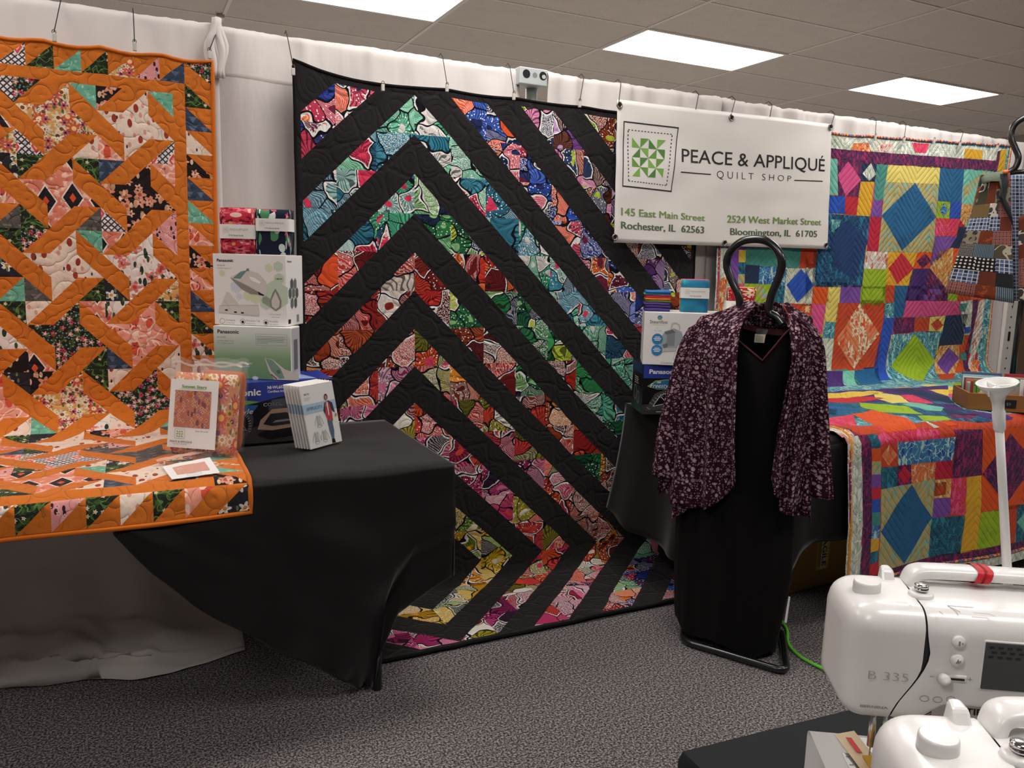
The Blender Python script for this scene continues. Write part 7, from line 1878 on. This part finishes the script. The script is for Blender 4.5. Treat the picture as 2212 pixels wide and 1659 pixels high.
    for j in range(3):
        for i in range(9): p2.rect(.003+i*.008+.0026*(j % 2), .0415-j*.0048, .0075+i*.008+.0026*(j % 2), .0438-j*.0048, MDK)
    p2.build('screen_icons', sc2)
    p2 = Print(Lc(-.02, FY-.0010, .186), X3, UP); p2.h = .0004
    p2.text('B 335', .0185, .0435, plain('model_lettering', 'aaa49f', .5), .0090, .0365, -.020); p2.build('model_lettering', hd)
    p2 = Print(Lc(-.02, FY-.0002, .186), X3, UP); p2.text('BERNINA', .014, .0135, plain('maker_lettering', '9a9492', .5), .0026, .026, .02); p2.build('maker_lettering', hd)
    p2 = Print(Lc(.046, FY-.0002, .200), X3, UP)
    for x in (.006, .018, .030): p2.ring(x, .0135+.0015*(x > .02), .0044, .0032, .0006, THRD, 0, 16)
    p2.build('arm_button_outline', t)
    # needle bar, presser foot and plates
    Lh = Lc
    Lc = lambda x, y, z: Lh(x+.0095, y, z)
    for x, r, z0 in ((.012, .0036, BZ+.018), (.024, .0024, BZ+.024)):
        mb = MB(); mb.tube([Lc(x, .080, z0), Lc(x, .080, .192)], r, 12); mb.build('needle_bar', CHR, t)
    mb = MB(); mb.tube([Lc(.012, .080, BZ+.003), Lc(.012, .080, BZ+.02)], .0008, 6); mb.build('needle', CHR, t)
    mb = MB(); mb.tube([Lc(.032, .07, .184), Lc(.055, .066, .181), Lc(.075, .07, .1885)], .0009, 6); mb.build('thread_cutter_wire', CHR, t)
    mb = MB(); mb.hexa([Lc(x, y, z) for z in (BZ+.0002, BZ+.001) for x, y in ((-.012, .034), (-.004, .034), (-.004, .090), (-.012, .090))]); ps = mb.build('plate_scale', PLATE, t)
    p2 = Print(Lc(-.012, .034, BZ+.001), X3, R3 @ Vector((0, 1, 0)))
    for i in range(4): p2.line([(.002, .010+.013*i), (.006, .010+.013*i)], .0008, MDK)
    p2.build('scale_mark', ps)
    mb = MB(); mb.hexa([Lc(x, y, z) for z in (BZ+.0002, BZ+.0008) for x, y in ((-.0035, .034), (.045, .034), (.045, .122), (-.0035, .122))]); mb.build('stitch_plate', PLATE, t)
    if full:
        mb = MB(); mb.add([Lc(*p) for p in ((-.012, .118, BZ+.004), (.010, .124, BZ+.0065), (.026, .040, BZ+.004), (.002, .040, BZ+.003))], [(0, 3, 2, 1)], 0, False); fp = mb.build('paper_tag', plain('tan_tag', 'dcc6a4', .8), t, solid=.0006)
        pr = Print(Lc(.004, .078, BZ+.0062), X3, R3 @ Vector((0, 1, 0))); pr.poly([(-.0035, .008), (.0025, .006), (-.001, .032), (-.007, .032)], REDT); pr.build('red_stamp', fp)
        ring = [(.004, .076), (.026, .078), (.032, .036), (.008, .036)]
        mb = MB(); mb.loft([[Lc(x, y, z) for x, y in ring] for z in (BZ+.0068, BZ+.0092)], True, 0, True, True); mb.build('felt_pad', MUST, t)
        P = [Lc(*p) for p in ((.016, .072, BZ+.010), (.0165, .073, BZ+.022), (.019, .074, BZ+.028), (.030, .074, BZ+.028), (.034, .073, BZ+.022), (.034, .070, BZ+.008))]
        mb = MB(); mb.loft([P, [p+R3 @ Vector((0, -.013, 0)) for p in P]], False); mb.build('felt_strap', MUST, t, solid=.002)
        mb = MB(); mb.lathe([(.0001, -.004), (.0045, -.003), (.005, 0), (.0045, .003), (.0001, .004)], 14); mb.v = [tuple(Lc(.0225+p[2]*1.3, .046+p[0], BZ+.0145+p[1])) for p in mb.v]; mb.build('foot_screw', CHR, t)
    Lc = Lh
    return t, Lc, R3
KX, KY = .008, .095
def org_for(knob, ang):     # place the origin so the knob lands where it is seen
    R3 = Matrix.Rotation(ang, 3, 'Z'); k_ = R3 @ Vector((KX, KY, 0)); return Vector((knob.x-k_.x, knob.y-k_.y, .7325))
A1 = math.radians(-33)
tm1, L1, R1 = machine('sewing_machine', 'white computerized sewing machine with screen and red ribbon on its handle, farther of the two', org_for(onZ(1874, 1252, .7325+.308), A1), A1, .7325)
A2 = math.radians(-30)
tm2, L2, R2 = machine('sewing_machine', 'nearer white sewing machine cut off by the bottom right corner', org_for(onZ(2029, 1585, .7325+.308), A2), A2, .7325, False)
# certificate card standing behind the nearer machine, against the pillar of the farther one
t = thing('certificate_card', 'pale card lettered CERTIFI standing behind the nearer sewing machine', 'card', tuple(L1(.13, .06, .119)))
mb = MB(); P = [L1(.070, .056, .119), L1(.20, .056, .119), L1(.20, .066, .2035), L1(.070, .066, .2035)]; mb.add(P, [(0, 1, 2, 3)], 0, False); mb.build('card', plain('pale_grey_card', 'd0ccc6', .6), t, solid=.0008)
pr = Print(P[0], R1 @ Vector((1, 0, 0)), (P[3]-P[0])); pr.text('CERTIFIED', .012, .070, INK, .0062, .050, .02, 1, .0); pr.text('Bernina', .008, .052, GRY, .006, None); pr.build('card_lettering', t)
# red ribbon on the handle and the white balloon stick with its cup
t = thing('red_ribbon', 'red ribbon wound round the handle of the farther sewing machine', 'ribbon', tuple(L1(.128, .128, .31)))
mb = MB()
for x in (.124, .130): mb.loft([[L1(x+.0045*s_+.003*math.sin(a), .1275+yy, .310+zz) for (yy, zz), a in zip(superring(0, 0, .0155, .0076, .6, 16), [i*.4 for i in range(16)])] for s_ in (-1, 1)], True)
mb.build('ribbon', REDT, t)
t = thing('balloon_stick', 'white plastic balloon stick with a cup, standing behind the farther sewing machine', 'balloon stick', tuple(L1(.15, .150, .30)))
b0 = L1(.150, .1475, .312); 
dist = (b0-EYE).dot(CF)
b0 = atD(2177, 1262, dist); tp = atD(2155, 852, dist*.94)
WPL = plain('white_plastic', 'ecebe8', .35, .4)
ax = (tp-b0).normalized()
mb = MB(); mb.tube([b0-ax*.06, b0, b0.lerp(tp, .5), tp-ax*.03], [.0046, .0046, .0042, .0040], 12); mb.build('stick', WPL, t)
mb = MB(); M_ = ax.to_track_quat('Z', 'Y').to_matrix()
mb.lathe([(.0048, -.038), (.0056, -.036), (.0060, -.018), (.0052, -.017), (.0056, -.008), (.0072, -.002), (.0140, .006), (.0188, .0125), (.0176, .0128), (.0132, .0072), (.006, .001), (.0045, .0)], 36, tuple(tp), 0, M_, True, True)
for i in range(3):
    a = 2*PI*i/3+.7
    mb.box(tuple(tp+M_ @ Vector((.009*math.cos(a), .009*math.sin(a), .006))), (.014, .0018, .007), 0, M_ @ Matrix.Rotation(a, 3, 'Z'))
mb.build('cup', WPL, t)
